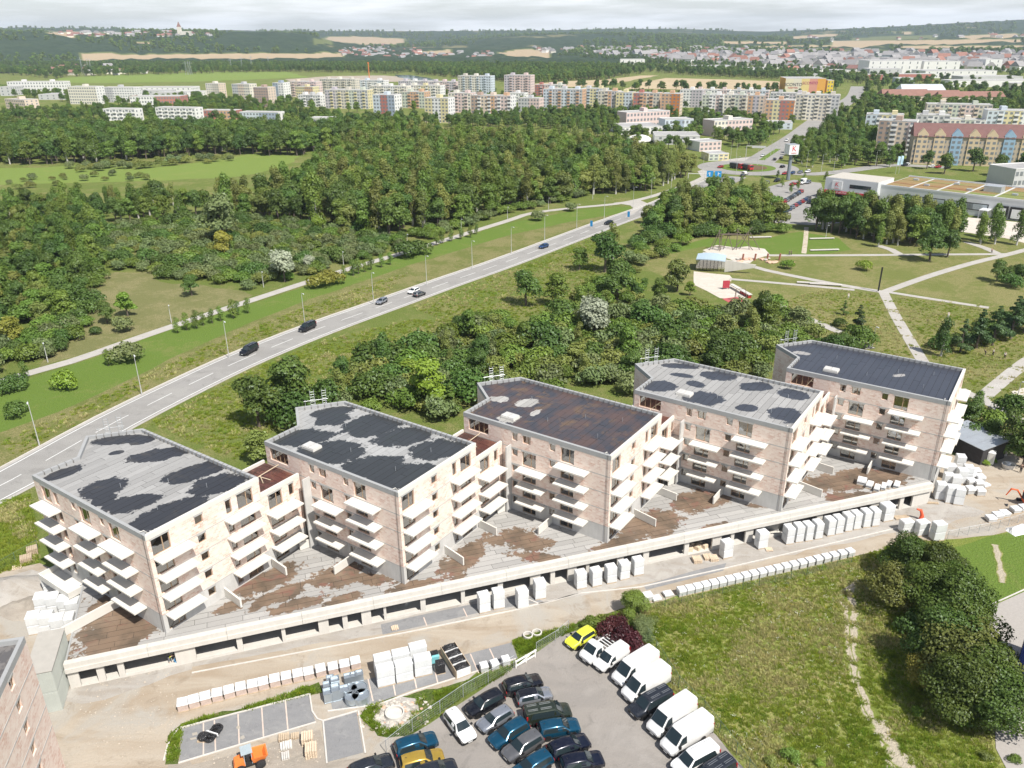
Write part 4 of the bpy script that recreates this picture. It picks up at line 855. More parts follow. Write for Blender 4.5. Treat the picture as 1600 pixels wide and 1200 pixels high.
# trailer load of windows under black foil
a, b = G(725, 1058), G(700, 1018); d = b-a; t = thing('window_load', 'long stack of window frames half wrapped in torn black foil on the bays', 'building load', (a.x, a.y, .04), math.atan2(d.y, d.x)-math.pi/2)
L = d.length; ob('rack', MB().box(-.95, .95, 0, L, 0, .12).box(-.95, -.88, .05, L, .12, 1.15).box(.88, .95, .05, L, .12, 1.15).mesh('rack', m_pal), t)
for j in range(4):
    mb = MB(); y0 = .08+j*L/4; y1 = y0+L/4-.14; rg = random.Random(j); N_ = 6; vs = []
    for jj in range(N_):
        for ii in range(N_): u_, v_ = ii/(N_-1), jj/(N_-1); e_ = min(u_, 1-u_, v_, 1-v_); vs.append((-.86+1.72*u_, y0+(y1-y0)*v_, (1.05 if e_ < .01 else 1.32+rg.uniform(-.07, .09))))
    k_ = len(vs); mb.add(vs, [(q*N_+r, q*N_+r+1, (q+1)*N_+r+1, (q+1)*N_+r) for q in range(N_-1) for r in range(N_-1)]); mb.box(-.85, .85, y0+.01, y1-.01, .12, 1.04)
    ob('foil_bundle', mb.mesh('foil_bundle', m_black), t); ob('end_frame', MB().box(-.86, .86, y0-.09, y0-.03, .12, 1.2).mesh('end_frame', m_foil), t)
# air ducts
def duct(lab, px, py, w_, d_, h_, rz=YA, z=.045):
    m = MB(); tk = .04
    m.box(-w_/2, w_/2, 0, tk, 0, h_).box(-w_/2, w_/2, d_-tk, d_, 0, h_).box(-w_/2, -w_/2+tk, tk, d_-tk, 0, h_).box(w_/2-tk, w_/2, tk, d_-tk, 0, h_)
    fl = MB()
    for zz in (0, h_-.06): fl.box(-w_/2-.04, w_/2+.04, -.04, 0, zz, zz+.06).box(-w_/2-.04, w_/2+.04, d_, d_+.04, zz, zz+.06).box(-w_/2-.04, -w_/2, 0, d_, zz, zz+.06).box(w_/2, w_/2+.04, 0, d_, zz, zz+.06)
    g = G(px, py); t = thing('air_duct', lab, 'air duct', (g.x, g.y, z), rz, 'galvanised air ducts on the paved bay'); ob('duct_wall', m.mesh('duct_wall', m_galv), t); ob('flange', fl.mesh('flange', m_galv), t)
    ob('duct_cap', MB().box(-w_/2+tk, w_/2-tk, tk, d_-tk, h_*.82, h_*.84).mesh('duct_cap', m_galv), t)
for i, q in enumerate([(514, 1099, .9, 1.0, 1.3), (527, 1096, .9, 1.2, 1.5), (540, 1092, 1.0, 1.0, 1.1), (513, 1086, .8, .9, 1.2), (526, 1083, .9, .9, 1.7), (518, 1075, .8, .8, 1.2), (545, 1070, .8, .8, 1.0), (554, 1067, .8, .8, .9), (563, 1065, .8, .8, 1.0)]):
    duct('grey galvanised box duct on the paved bay, %s counted from the front left' % ORD[i], *q)
for i, (px, py, rr) in enumerate([(548, 1086, .85), (562, 1084, .95), (551, 1097, .8), (564, 1095, 1.0)]):
    g = G(px, py); t = thing('round_duct', 'round galvanised duct piece lying on the paved bay, %s of four' % ORD[i], 'air duct', (g.x, g.y, .045), 0, 'round galvanised duct pieces'); m = MB(); n_ = 20
    vs = [(math.cos(2*math.pi*k/n_)*rr*s, math.sin(2*math.pi*k/n_)*rr*s, z) for (s, z) in ((1, 0), (1, .95), (.93, .95), (.93, .05)) for k in range(n_)]
    m.add(vs, [(r*n_+k, r*n_+(k+1) % n_, (r+1)*n_+(k+1) % n_, (r+1)*n_+k) for r in range(3) for k in range(n_)]); ob('duct_ring', m.mesh('duct_ring', m_galv, smooth=40), t); ob('duct_lid', MB().prism([(math.cos(2*math.pi*k/n_)*rr*.92, math.sin(2*math.pi*k/n_)*rr*.92) for k in range(n_)], .8, .83).mesh('duct_lid', m_galv), t)
# pallets and crates in the near yard
def planks(lab, px, py, w_, d_, n_, rz, mat=m_pal, lay=.09):
    g = G(px, py); t = thing('timber_stack', lab, 'timber', (g.x, g.y, .03), rz)
    for j in range(n_):
        k_ = max(3, int(w_/.2)); mb = MB()
        for i in range(k_): mb.box(-w_/2+w_*i/k_+rnd.uniform(0, .02), -w_/2+w_*(i+1)/k_-.03, rnd.uniform(-.05, .05), d_+rnd.uniform(-.05, .05), j*lay, j*lay+lay*.7)
        ob('plank_layer', mb.mesh('plank_layer', mat), t)
    return t
m_newwood = pm('new_timber', (.62, .50, .37), .8, .18, 2, 12)
planks('tall stack of pale timber pallets, the front one by the small paved bay', 487, 1186, 1.2, 1.3, 9, YA-.1, m_newwood, .12); planks('stack of pale timber pallets behind the front one by the small bay', 481, 1166, 1.2, 1.2, 8, YA-.1, m_newwood, .12)
planks('low pallet of timber slats with open grid in the near yard', 461, 1156, .9, .8, 3, YA-.1); planks('low rusty steel box frame with boards in the near yard', 444, 1160, 1.1, .9, 5, YA-.1)
planks('low grey paving slab pile in the near yard', 448, 1172, 1.2, 1.0, 3, YA, m_floor, .1); planks('small pale kerb stone pile left of the pallet stacks', 447, 1188, .8, .9, 3, YA, m_kerb, .1)
for lab, px, py, nn in (('open timber crate on the paving before the middle garages', 1091, 881, 6), ('right pile of boards on the paving before the middle garages', 1117, 878, 5), ('left pile of boards on the paving before the middle garages', 1108, 876, 4)): planks(lab, px, py, 1.2, 1.2, nn, YA-.2, m_newwood)
planks('timber planks at the foot of the podium end', 1458, 788, 1.8, .5, 2, YA-.4); planks('scaffold boards lying before the podium end', 1412, 812, 2.4, 1.0, 2, YA-.2); planks('single pallet on the paved bay before the second block', 618, 985, .9, .8, 2, YA, m_newwood); planks('short boards by the white stack before the garages', 1203, 862, 1.0, .9, 2, YA-.3, m_newwood)
planks('pallet pile on the grass left of the first block', 42, 880, 1.5, 1.4, 8, R(30)); planks('taller pallet pile behind the first pallet pile', 52, 868, 1.4, 1.3, 11, R(30)); planks('single pallet at the edge of the left sand', 27, 890, 1.2, 1.0, 2, R(30), m_newwood)
planks('mixed crates and boards at the left end of the podium', 96, 1052, 1.3, 1.2, 6, YA); planks('dark crate of scrap at the left end of the podium', 87, 1066, 1.1, .9, 7, YA, m_tick)
# grey site container
ca, cb, cc = G(84, 1083), G(84, 1083)+(G(52, 995, 2.9)-G(70, 1050, 2.9))*0, 0
p1, p2, p3 = G(100, 982, 5.6), G(80, 1048, 5.6), G(60, 1048, 5.6)
d = (p1-p2); L = d.length; t = thing('site_container', 'pale grey green double stacked site container beside the corner block', 'container', (p2.x, p2.y, 0), math.atan2(d.y, d.x))
W_ = -2.6*(-1)
m_cont = pm('grey_green_sheet', (.46, .485, .45), .6, .06); m_croof = pm('beige_container_roof', (.40, .38, .345), .8, .08)
for lv in range(2):
    z0 = lv*2.8; mb = MB().box(0, L, 0, 2.6, z0+.02, z0+2.78); nrib = int(L/.3)
    for i in range(nrib): x = .15+i*.3; mb.box(x, x+.14, -.035, 0, z0+.15, z0+2.6)
    for y in range(8): mb.box(-.035, 0, .1+y*.31, .24+y*.31, z0+.15, z0+2.6)
    ob('container_shell', mb.mesh('container_shell', m_cont), t)
ob('container_roof', MB().box(-.08, L+.08, -.08, 2.68, 5.58, 5.66).mesh('container_roof', m_croof), t)
# dark cabin with a metal roof, toilet, water tank at the right end
a, b, c_ = G(1531, 727), G(1483, 703), G(1557, 714); u = b-a; v = c_-a; LU, LV_ = u.length+2, v.length+.6; ang = math.atan2(u.y, u.x)
t = thing('site_cabin', 'dark timber site cabin with pale ribbed metal roof right of the last block', 'cabin', (a.x, a.y, 0), ang)
m_dkwood = pm('dark_boards', (.045, .042, .045), .8, .25, 1, 8); s_ = 1 if (u.x*v.y-u.y*v.x) > 0 else -1
nb = int(LU/.25)
for i in range(nb): ob('wall_board', MB().box(LU*i/nb, LU*(i+1)/nb-.02, -.02, .06, 0, 3.0).mesh('wall_board', m_dkwood), t)
mb = MB().box(0, LU, min(.06*s_, LV_*s_), max(.06*s_, LV_*s_), 0, 3.0); ob('cabin_body', mb.mesh('cabin_body', m_dkwood), t)
m_rib = pm('metal_roof_sheet', (.46, .49, .52), .4, .1, .6, 5., metal=.4)
for i in range(4):
    x0, x1 = -.3+(LU+.6)*i/4, -.3+(LU+.6)*(i+1)/4-.04; y0, y1 = -.4, LV_+.4
    mb = MB().add([(x0, y0*s_, 3.0), (x1, y0*s_, 3.0), (x1, y1*s_, 3.55), (x0, y1*s_, 3.55), (x0, y0*s_, 3.08), (x1, y0*s_, 3.08), (x1, y1*s_, 3.63), (x0, y1*s_, 3.63)], [(0, 1, 2, 3), (4, 5, 6, 7), (0, 1, 5, 4), (1, 2, 6, 5), (2, 3, 7, 6), (3, 0, 4, 7)])
    ob('roof_sheet', mb.mesh('roof_sheet', m_rib), t)
for x in (1.5, 4.5): 
    f = ob('window', MB().box(x, x+1.2, -.06, -.025, 1.2, 2.0).mesh('window', m_wood), t); ob('pane', MB().box(x+.08, x+1.12, -.08, -.065, 1.27, 1.93).mesh('pane', m_glass), f)
g = G(1546, 724); t = thing('portable_toilet', 'white portable toilet cabin leaning on the dark site cabin', 'toilet', g, R(-30)); m_wp = pm('white_plastic', (.72, .72, .70), .5, .05)
ob('cabin_shell', MB().box(-.55, .55, -.55, .55, .1, 2.2).mesh('cabin_shell', m_wp), t); ob('roof_cap', MB().add([(-.6, -.6, 2.2), (.6, -.6, 2.2), (.6, .6, 2.2), (-.6, .6, 2.2), (-.4, -.4, 2.4), (.4, -.4, 2.4), (.4, .4, 2.4), (-.4, .4, 2.4)], [(0, 1, 5, 4), (1, 2, 6, 5), (2, 3, 7, 6), (3, 0, 4, 7), (4, 5, 6, 7), (3, 2, 1, 0)]).mesh('roof_cap', m_wp), t); ob('door', MB().box(-.4, .4, -.585, -.56, .2, 2.05).mesh('door', m_floor), t); ob('skid', MB().box(-.6, .6, -.5, -.35, 0, .1).box(-.6, .6, .35, .5, 0, .1).mesh('skid', m_dark), t)
g = G(1575, 731); t = thing('mixing_tub', 'round pale mixing tub on the sand beside the cabin', 'tub', g); n_ = 20; vs = [(math.cos(2*math.pi*k/n_)*r, math.sin(2*math.pi*k/n_)*r*.8, z) for (r, z) in ((.9, 0), (1.15, .8), (1.05, .8), (.8, .15)) for k in range(n_)]
ob('tub_wall', MB().add(vs, [(r*n_+k, r*n_+(k+1) % n_, (r+1)*n_+(k+1) % n_, (r+1)*n_+k) for r in range(3) for k in range(n_)]+[tuple(range(3*n_, 4*n_))]).mesh('tub_wall', m_floor), t); ob('bag', MB().box(-.4, .2, -.2, .4, .2, .95).mesh('bag', m_foil), t)
# red net, bucket, hose rings, manhole with stones
g = G(1438, 813); t = tag(ob('safety_net', MB().tube([(0, 0, 0), (.2, .1, .9), (-.1, .2, 1.7), (-.7, .4, 1.9)], [.32, .26, .22, .12], 7).tube([(.1, -.1, 0), (.3, -.05, .7), (-.1, .05, .4)], [.16, .18, .1], 6).mesh('safety_net', m_redor, smooth=60), None, g, .3), 'crumpled red orange safety net standing before the podium end', 'safety net')
g = G(278, 1036); t = thing('bucket', 'blue plastic bucket on the sand by the bending worker', 'bucket', g); n_ = 14; m_blue = pm('blue_plastic', (.10, .33, .62), .5, .1); vs = [(math.cos(2*math.pi*k/n_)*r, math.sin(2*math.pi*k/n_)*r, z) for (r, z) in ((.28, 0), (.38, .6), (.34, .6), (.25, .05)) for k in range(n_)]
ob('bucket_wall', MB().add(vs, [(r*n_+k, r*n_+(k+1) % n_, (r+1)*n_+(k+1) % n_, (r+1)*n_+k) for r in range(3) for k in range(n_)]+[tuple(range(3*n_, 4*n_))]).mesh('bucket_wall', m_blue), t); ob('handle', MB().tube([(-.37, 0, .58), (-.3, 0, .85), (0, 0, .95), (.3, 0, .85), (.37, 0, .58)], .02, 5).mesh('handle', m_steel), t)
for i, (px, py) in enumerate([(825, 995), (839, 991)]):
    g = G(px, py); n_ = 20; vs = [(math.cos(2*math.pi*k/n_)*r, math.sin(2*math.pi*k/n_)*r, z) for (r, z) in ((.62, 0), (.62, .35), (.48, .35), (.48, 0)) for k in range(n_)]
    tag(ob('concrete_ring', MB().add(vs, [(r*n_+k, r*n_+(k+1) % n_, (r+1)*n_+(k+1) % n_, (r+1)*n_+k) for r in range(3) for k in range(n_)]).mesh('concrete_ring', m_pod), None, (g.x, g.y, .03)), 'concrete shaft ring lying in the weeds, %s of two' % ORD[i], 'shaft ring', 'concrete shaft rings in the weeds')
g = G(617, 1117); t = thing('manhole_shaft', 'open round concrete shaft in a bed of broken pale stones', 'shaft', (g.x, g.y, .03)); n_ = 28
vs = [(math.cos(2*math.pi*k/n_)*r, math.sin(2*math.pi*k/n_)*r*.95, z) for (r, z) in ((1.05, .02), (1.05, .42), (.92, .42), (.92, .06)) for k in range(n_)]
ob('shaft_ring', MB().add(vs, [(r*n_+k, r*n_+(k+1) % n_, (r+1)*n_+(k+1) % n_, (r+1)*n_+k) for r in range(3) for k in range(n_)]+[tuple(range(3*n_, 4*n_))]).mesh('shaft_ring', m_pod), t)
m_rub = pm('broken_stone', (.50, .465, .41), .9, .2, 1.2, 6.); m_rub2 = pm('broken_brick', (.56, .36, .26), .9, .2)
stm = []
def stone_mesh(seed, mat):
    rg = random.Random(seed); bm = bmesh.new(); bmesh.ops.create_icosphere(bm, subdivisions=1, radius=.5)
    for v in bm.verts: v.co *= rg.uniform(.7, 1.25); v.co.z *= .55
    me = bpy.data.meshes.new('stone'); bm.to_mesh(me); bm.free(); me.materials.append(mat); return me
stm = [stone_mesh(i, m_rub if i < 5 else m_rub2) for i in range(6)]
sheet('rubble_bed', [(578, 1122), (590, 1102), (625, 1088), (652, 1092), (655, 1112), (642, 1132), (612, 1142), (586, 1138)], .036, m_gravel, 1, .25)
for i in range(150):
    a = rnd.uniform(0, 6.28); r = 1.15+2.6*abs(rnd.gauss(0, .55)); r = min(r, 3.6)
    o = ob('stone', stm[rnd.choice([0, 1, 2, 3, 4, 0, 1, 2, 3, 4, 5])], t, (math.cos(a)*r*1.1, math.sin(a)*r*.8, .05), rnd.uniform(0, 6)); s = rnd.uniform(.2, .6); o.scale = (s, s*rnd.uniform(.7, 1.2), s*.8)
# loose rubble and clods over the yard
def clods(name, polys, n_, mat, s0, s1, label, cat):
    mb = MB(); bm = stm[0]; V0 = [v.co.copy() for v in bm.vertices]; F0 = [tuple(p.vertices) for p in bm.polygons]; k = 0
    while k < n_:
        q = rnd.choice(polys); x = rnd.uniform(min(p[0] for p in q), max(p[0] for p in q)); y = rnd.uniform(min(p[1] for p in q), max(p[1] for p in q))
        if not inpoly(x, y, q): continue
        g = G(x, y); s = rnd.uniform(s0, s1)*(rnd.random()**2*2+.5); M_ = Matrix.Translation((g.x, g.y, .04)) @ Matrix.Rotation(rnd.uniform(0, 6), 4, 'Z') @ Matrix.Scale(s, 4); mb.add([M_ @ v for v in V0], F0); k += 1
    o = ob(name, mb.mesh(name, mat), kind='stuff', label=label, category=cat); return o
YP = [[(110, 1070), (300, 1030), (640, 960), (660, 985), (300, 1045), (250, 1080), (110, 1190)], [(1380, 838), (1540, 790), (1600, 800), (1600, 822), (1440, 842)], [(262, 1198), (330, 1188), (500, 1140), (505, 1195)], [(130, 1060), (280, 1040), (280, 1140), (200, 1198), (110, 1150)]]
clods('rubble', YP, 1100, pm('sandy_clod', (.46, .40, .33), .9, .2), .03, .11, 'loose pale rubble and clods scattered over the sandy yard', 'rubble')
# heaps of sand and gravel at the left edge
for lab, px, py, rx, ry, hh, mt in (('pale gravel heap on the sand at the left edge', 12, 925, 5.5, 4, 1.9, m_gravel), ('low brown sand heap beside the foil stacks', 30, 950, 3.5, 2.5, .8, m_grit)):
    g = G(px, py); rg = random.Random(px); vs = []; n_ = 18
    for r_ in range(6):
        f = 1-r_/5
        for k in range(n_): a = 2*math.pi*k/n_; w_ = f*(1+.18*math.sin(3*a+px)+rg.uniform(-.06, .06)); vs.append((math.cos(a)*rx*w_, math.sin(a)*ry*w_, hh*(1-f**1.3)+(rg.uniform(0, .12) if r_ else -.03)))
    tag(ob('sand_heap', MB().add(vs, [(i*n_+k, i*n_+(k+1) % n_, (i+1)*n_+(k+1) % n_, (i+1)*n_+k) for i in range(5) for k in range(n_)]).mesh('sand_heap', mt, smooth=60), None, (g.x, g.y, .02)), lab, 'heap')
# garage contents: sacks in the middle bay
for i in range(7):
    p = PFL+PD*ux(1085+i*4.2)+PN*(.9+.5*(i % 3)); t = ob('cement_sack', MB().add([(-.45, -.3, 0), (.45, -.3, 0), (.45, .3, 0), (-.45, .3, 0), (-.4, -.25, .5), (.38, -.27, .55), (.42, .25, .48), (-.36, .28, .52), (0, 0, .62)], [(0, 1, 5, 4), (1, 2, 6, 5), (2, 3, 7, 6), (3, 0, 4, 7), (4, 5, 8), (5, 6, 8), (6, 7, 8), (7, 4, 8)]).mesh('cement_sack', m_newwood), None, (p.x, p.y, .07), rnd.uniform(0, 3)); tag(t, 'tan sack inside the open middle garage bay, %s from the left' % ORD[i], 'sack', 'tan sacks in the middle garage bay')
# white block bundles on the last terrace
for i, (px, py, h, w_) in enumerate([(1347, 752, .85, 1.3), (1360, 757, .7, .9), (1371, 762, .7, .8), (1381, 760, .75, .7), (1390, 757, .75, .7), (1402, 757, .7, .8)]):
    p = G(px, py, ZP); block_stack('block_bundle', 'pale block bundle on the last terrace, %s from the left' % ORD[i], 'pallet', (p.x, p.y, ZP), BA+R(90)+rnd.uniform(-.1, .1), w_, 1.6, h, 'pale block bundles on the last terrace', 'foil')
# round dark tank and roller-like bundle on the left bay
g = G(318, 1155); t = thing('round_drum', 'black round drum on a small pallet on the left paved bay', 'drum', (g.x, g.y, .045)); ob('pallet', pallet_mb(1.0, 1.0).mesh('pallet', m_pal), t, (-.5, -.5, 0)); ob('drum_wall', MB().tube([(0, 0, .13), (0, 0, .5), (0, 0, .62)], [.52, .55, .45], 14).mesh('drum_wall', m_black, smooth=40), t)
g = G(334, 1150); t = thing('cable_roll', 'bundle of black hose coils tied with a white band on the left paved bay', 'hose coil', (g.x, g.y, .045), R(70))
for i in range(4):
    rr = [(math.cos(2*math.pi*k/14)*.45+i*.42-.6, math.sin(2*math.pi*k/14)*.5, .35+.08*(i % 2)) for k in range(15)]; ob('coil', MB().tube(rr, .17, 6).mesh('coil', m_black, smooth=60), t)
ob('band', MB().box(-.18, -.06, -.72, .72, .3, .64).mesh('band', m_foil), t)
# ------------------------------------------------------------------ machines
def wheel_mb(r, wd): return MB().tube([(0, -wd/2, 0), (0, -wd/2+.03, 0), (0, wd/2-.03, 0), (0, wd/2, 0)], [r*.9, r, r, r*.9], 14)
g = G(392, 1196); t = thing('mini_dumper', 'small site dumper with grey cab roof and orange hopper at the lower edge', 'dumper', (g.x, g.y, .03), R(25)); m_grp = pm('grey_paint', (.36, .42, .45), .5, .08)
ob('chassis', MB().box(-1.5, 1.3, -.45, .45, .45, .75).mesh('chassis', m_dark), t)
ob('hood', MB().add([(-1.6, -.55, .7), (-.5, -.55, .7), (-.5, .55, .7), (-1.6, .55, .7), (-1.45, -.45, 1.35), (-.5, -.5, 1.5), (-.5, .5, 1.5), (-1.45, .45, 1.35)], [(0, 1, 5, 4), (1, 2, 6, 5), (2, 3, 7, 6), (3, 0, 4, 7), (4, 5, 6, 7)]).mesh('hood', m_orange), t)
ob('hopper', MB().add([(.3, -.6, .75), (1.4, -.6, .8), (1.4, .6, .8), (.3, .6, .75), (.15, -.8, 1.5), (1.75, -.8, 1.4), (1.75, .8, 1.4), (.15, .8, 1.5), (.25, -.7, 1.46), (1.6, -.7, 1.36), (1.6, .7, 1.36), (.25, .7, 1.46), (.4, -.5, .9), (1.3, -.5, .9), (1.3, .5, .9), (.4, .5, .9)], [(0, 1, 5, 4), (1, 2, 6, 5), (2, 3, 7, 6), (3, 0, 4, 7), (4, 5, 9, 8), (5, 6, 10, 9), (6, 7, 11, 10), (7, 4, 8, 11), (8, 9, 13, 12), (9, 10, 14, 13), (10, 11, 15, 14), (11, 8, 12, 15), (12, 13, 14, 15)]).mesh('hopper', m_orange), t)
mb = MB()
for x in (-.5, .2):
    for y in (-.5, .5): mb.tube([(x, y, .7), (x, y, 2.2)], .04, 5)
ob('cab_frame', mb.mesh('cab_frame', m_grp), t); ob('cab_roof', MB().box(-.75, .35, -.62, .62, 2.2, 2.28).mesh('cab_roof', m_grp), t); ob('windscreen', MB().box(.19, .21, -.45, .45, 1.3, 2.15).mesh('windscreen', m_glass), t); ob('seat', MB().box(-.35, .0, -.22, .22, .8, 1.0).box(-.4, -.3, -.22, .22, 1.0, 1.5).mesh('seat', m_dark), t)
wm = wheel_mb(.48, .4).mesh('wheel', m_dark, smooth=40)
for x in (-1.0, .95):
    for y in (-.72, .72): ob('wheel', wm, t, (x, y, .48))
g = G(1602, 789); t = thing('mini_excavator', 'orange red mini excavator reaching in at the right edge of the yard', 'excavator', (g.x, g.y, .02), R(165)); m_er = pm('red_orange_paint', (.68, .12, .03), .4, .1)
for y in (-.65, .65): ob('track', MB().prism([(-.9, 0), (.9, 0), (1.05, .22), (.9, .45), (-.9, .45), (-1.05, .22)], y-.16, y+.16).mesh('track', m_dark), t); t.children[-1].rotation_euler = (R(90), 0, 0); t.children[-1].location = (0, 0, 0)
ob('body', MB().box(-.9, .5, -.65, .65, .55, 1.25).mesh('body', m_er), t); ob('cab', MB().box(-.2, .75, -.1, .62, 1.25, 2.35).mesh('cab', m_dark), t); ob('cab_roof', MB().box(-.25, .8, -.15, .66, 2.35, 2.45).mesh('cab_roof', m_er), t)
ob('boom', MB().tube([(.6, -.25, 1.0), (1.5, -.25, 2.3), (2.4, -.25, 2.4)], [.14, .15, .11], 6).mesh('boom', m_er), t); ob('arm', MB().tube([(2.35, -.25, 2.5), (2.9, -.25, 1.2)], [.12, .08], 6).mesh('arm', m_er), t); ob('bucket', MB().prism([(2.5, .4), (3.1, .5), (3.05, 1.2), (2.8, 1.2)], -.55, .05).mesh('bucket', m_dark), t); t.children[-1].rotation_euler = (R(90), 0, 0); t.children[-1].location = (0, -.5, 0)

# ------------------------------------------------------------------ fences
def mesh_fence(name, label, pxs, h, sp, mat=m_steel, wires=6):
    pts = [G(*p) for p in pxs]; o0 = pts[0]; t = thing(name, label, 'fence', (o0.x, o0.y, 0)); line = []; acc = 0
    for a, b in zip(pts, pts[1:]):
        L = (b-a).length; n_ = max(1, round(L/sp)); line += [a.lerp(b, i/n_) for i in range(n_)]
    line.append(pts[-1]); line = [p-o0 for p in line]; pmesh = MB().tube([(0, 0, 0), (0, 0, h)], .035, 5).mesh('post', mat)
    for p in line: ob('post', pmesh, t, (p.x, p.y, 0))
    ob('top_rail', MB().tube([(p.x, p.y, h-.03) for p in line], .025, 4).mesh('top_rail', mat), t)
    mb = MB()
    for j in range(1, wires): z = h*j/wires; mb.tube([(p.x, p.y, z) for p in line], .006, 3, False)
    for a, b in zip(line, line[1:]):
        n_ = max(2, int((b-a).length/.35))
        for i in range(n_): p = a.lerp(b, i/n_); mb.tube([(p.x, p.y, .05), (p.x, p.y, h-.05)], .005, 3, False)
    ob('wire_mesh', mb.mesh('wire_mesh', mat), t, kind='stuff'); return t
m_green_post = pm('green_fence_paint', (.10, .16, .11), .6, .1)
mesh_fence('wire_fence', 'galvanised wire fence between the weed strip and the car lot', [(604, 1177), (645, 1144), (688, 1115), (724, 1090), (763, 1068), (803, 1044)], 1.9, 2.6)
mesh_fence('wire_fence', 'thin wire fence along the right side of the van row', [(1002, 985), (1025, 1020), (1060, 1075), (1100, 1115), (1150, 1180), (1190, 1235)], 1.8, 2.8, m_green_post)
mesh_fence('wire_fence', 'sagging wire fence between the yard pallets and the meadow', [(1012, 952), (1065, 942), (1160, 922), (1260, 900), (1330, 880)], 1.4, 2.8, m_green_post)
mesh_fence('wire_fence', 'wire fence with leaning posts by the pale pallets at the right', [(1480, 843), (1512, 836), (1545, 830), (1575, 822), (1620, 808)], 1.5, 1.9, m_steel)
mesh_fence('wire_fence', 'green wire fence on the grass left of the first block', [(-20, 905), (25, 878), (60, 858)], 1.6, 3.0, m_green_post)
mesh_fence('wire_fence', 'wire fence from the gate to the yellow car', [(838, 1020), (868, 1002), (888, 985)], 1.6, 2.2, m_steel)
t = thing('white_barrier', 'broken white timber barrier at the entrance of the car lot', 'barrier', G(805, 1045), R(38)); m_wht = pm('white_timber', (.70, .69, .66), .7, .1)
ob('rail', MB().box(0, 3.2, -.06, .06, .9, 1.1).box(0, 3.0, -.06, .06, .25, .42).mesh('rail', m_wht), t); ob('brace', MB().tube([(.2, 0, .3), (2.8, 0, 1.0)], .06, 4).mesh('brace', m_wht), t)
for x in (0.1, 1.6, 3.0): ob('post', MB().box(x-.07, x+.07, -.07, .07, 0, 1.15).mesh('post', m_wht), t)
# ================================================================== VEHICLES
def paint(name, col, metal=.3, rough=.25):
    n = NT('paint_'+name); b = n.n('BsdfPrincipled'); b.inputs['Base Color'].default_value = (*col, 1); b.inputs['Metallic'].default_value = metal; b.inputs['Roughness'].default_value = rough
    b.inputs['Coat Weight'].default_value = .6; b.inputs['Coat Roughness'].default_value = .05
    v = n.obj(); n.l(n.mix(n.step(n.noise(v, 3.5, 4, .6), .4, .8), (*col, 1), tuple(c*.82+.012 for c in col)), b.inputs['Base Color']); n.l(b.outputs[0], n.out.inputs[0]); return n.m
PAINT = {k: paint(k, c, m_) for k, c, m_ in (('white', (.78, .78, .77), 0), ('black', (.008, .009, .014), .2), ('navy', (.006, .008, .022), .3), ('silver', (.36, .38, .42), .6), ('grey', (.17, .17, .175), .5), ('teal', (.006, .075, .14), .45), ('gold', (.50, .33, .05), .45), ('yellow', (.68, .70, .05), 0), ('olive', (.03, .04, .026), .4), ('graphite', (.03, .035, .045), .4), ('red', (.45, .02, .02), .2), ('blue', (.03, .08, .22), .4), ('darkgrey', (.06, .065, .07), .5))}
m_cglass = NT('car_glass'); _b = m_cglass.n('BsdfPrincipled'); _b.inputs['Base Color'].default_value = (.018, .028, .032, 1); _b.inputs['Roughness'].default_value = .04; _b.inputs['Specular IOR Level'].default_value = .7; m_cglass.l(_b.outputs[0], m_cglass.out.inputs[0]); m_cglass = m_cglass.m
m_trim = pm('black_trim', (.015, .015, .016), .6, .2); m_rim = pm('alloy_rim', (.42, .43, .44), .35, .1, metal=.7); m_tyre = pm('tyre', (.02, .02, .02), .85, .2)
m_head = pm('headlight_glass', (.62, .64, .66), .12, .05); m_tail = pm('tail_light', (.35, .01, .012), .25, .1); m_plate = pm('number_plate', (.66, .66, .64), .5, .03)
def loft(st, L):
    mb = MB(); n = 12; rows = []
    for (x, zb, ws, wb, zbelt, wt, zt) in st:
        h = [(0, zb), (ws*.9, zb), (ws, zb+.16), (wb, zbelt), (wt+.02, zt-.09), (wt*.86, zt-.012), (wt*.45, zt)]
        row = [(x*L, y, z) for y, z in h]+[(x*L, 0, zt+.008)]+[(x*L, -y, z) for y, z in h[:0:-1]]; rows.append(row)
    m = len(rows[0]); vs = [p for r in rows for p in r]
    fs = [(i*m+j, i*m+(j+1) % m, (i+1)*m+(j+1) % m, (i+1)*m+j) for i in range(len(rows)-1) for j in range(m)]
    fs += [tuple(range(m)), tuple(reversed(range((len(rows)-1)*m, len(rows)*m)))]
    mb.add(vs, fs); return mb
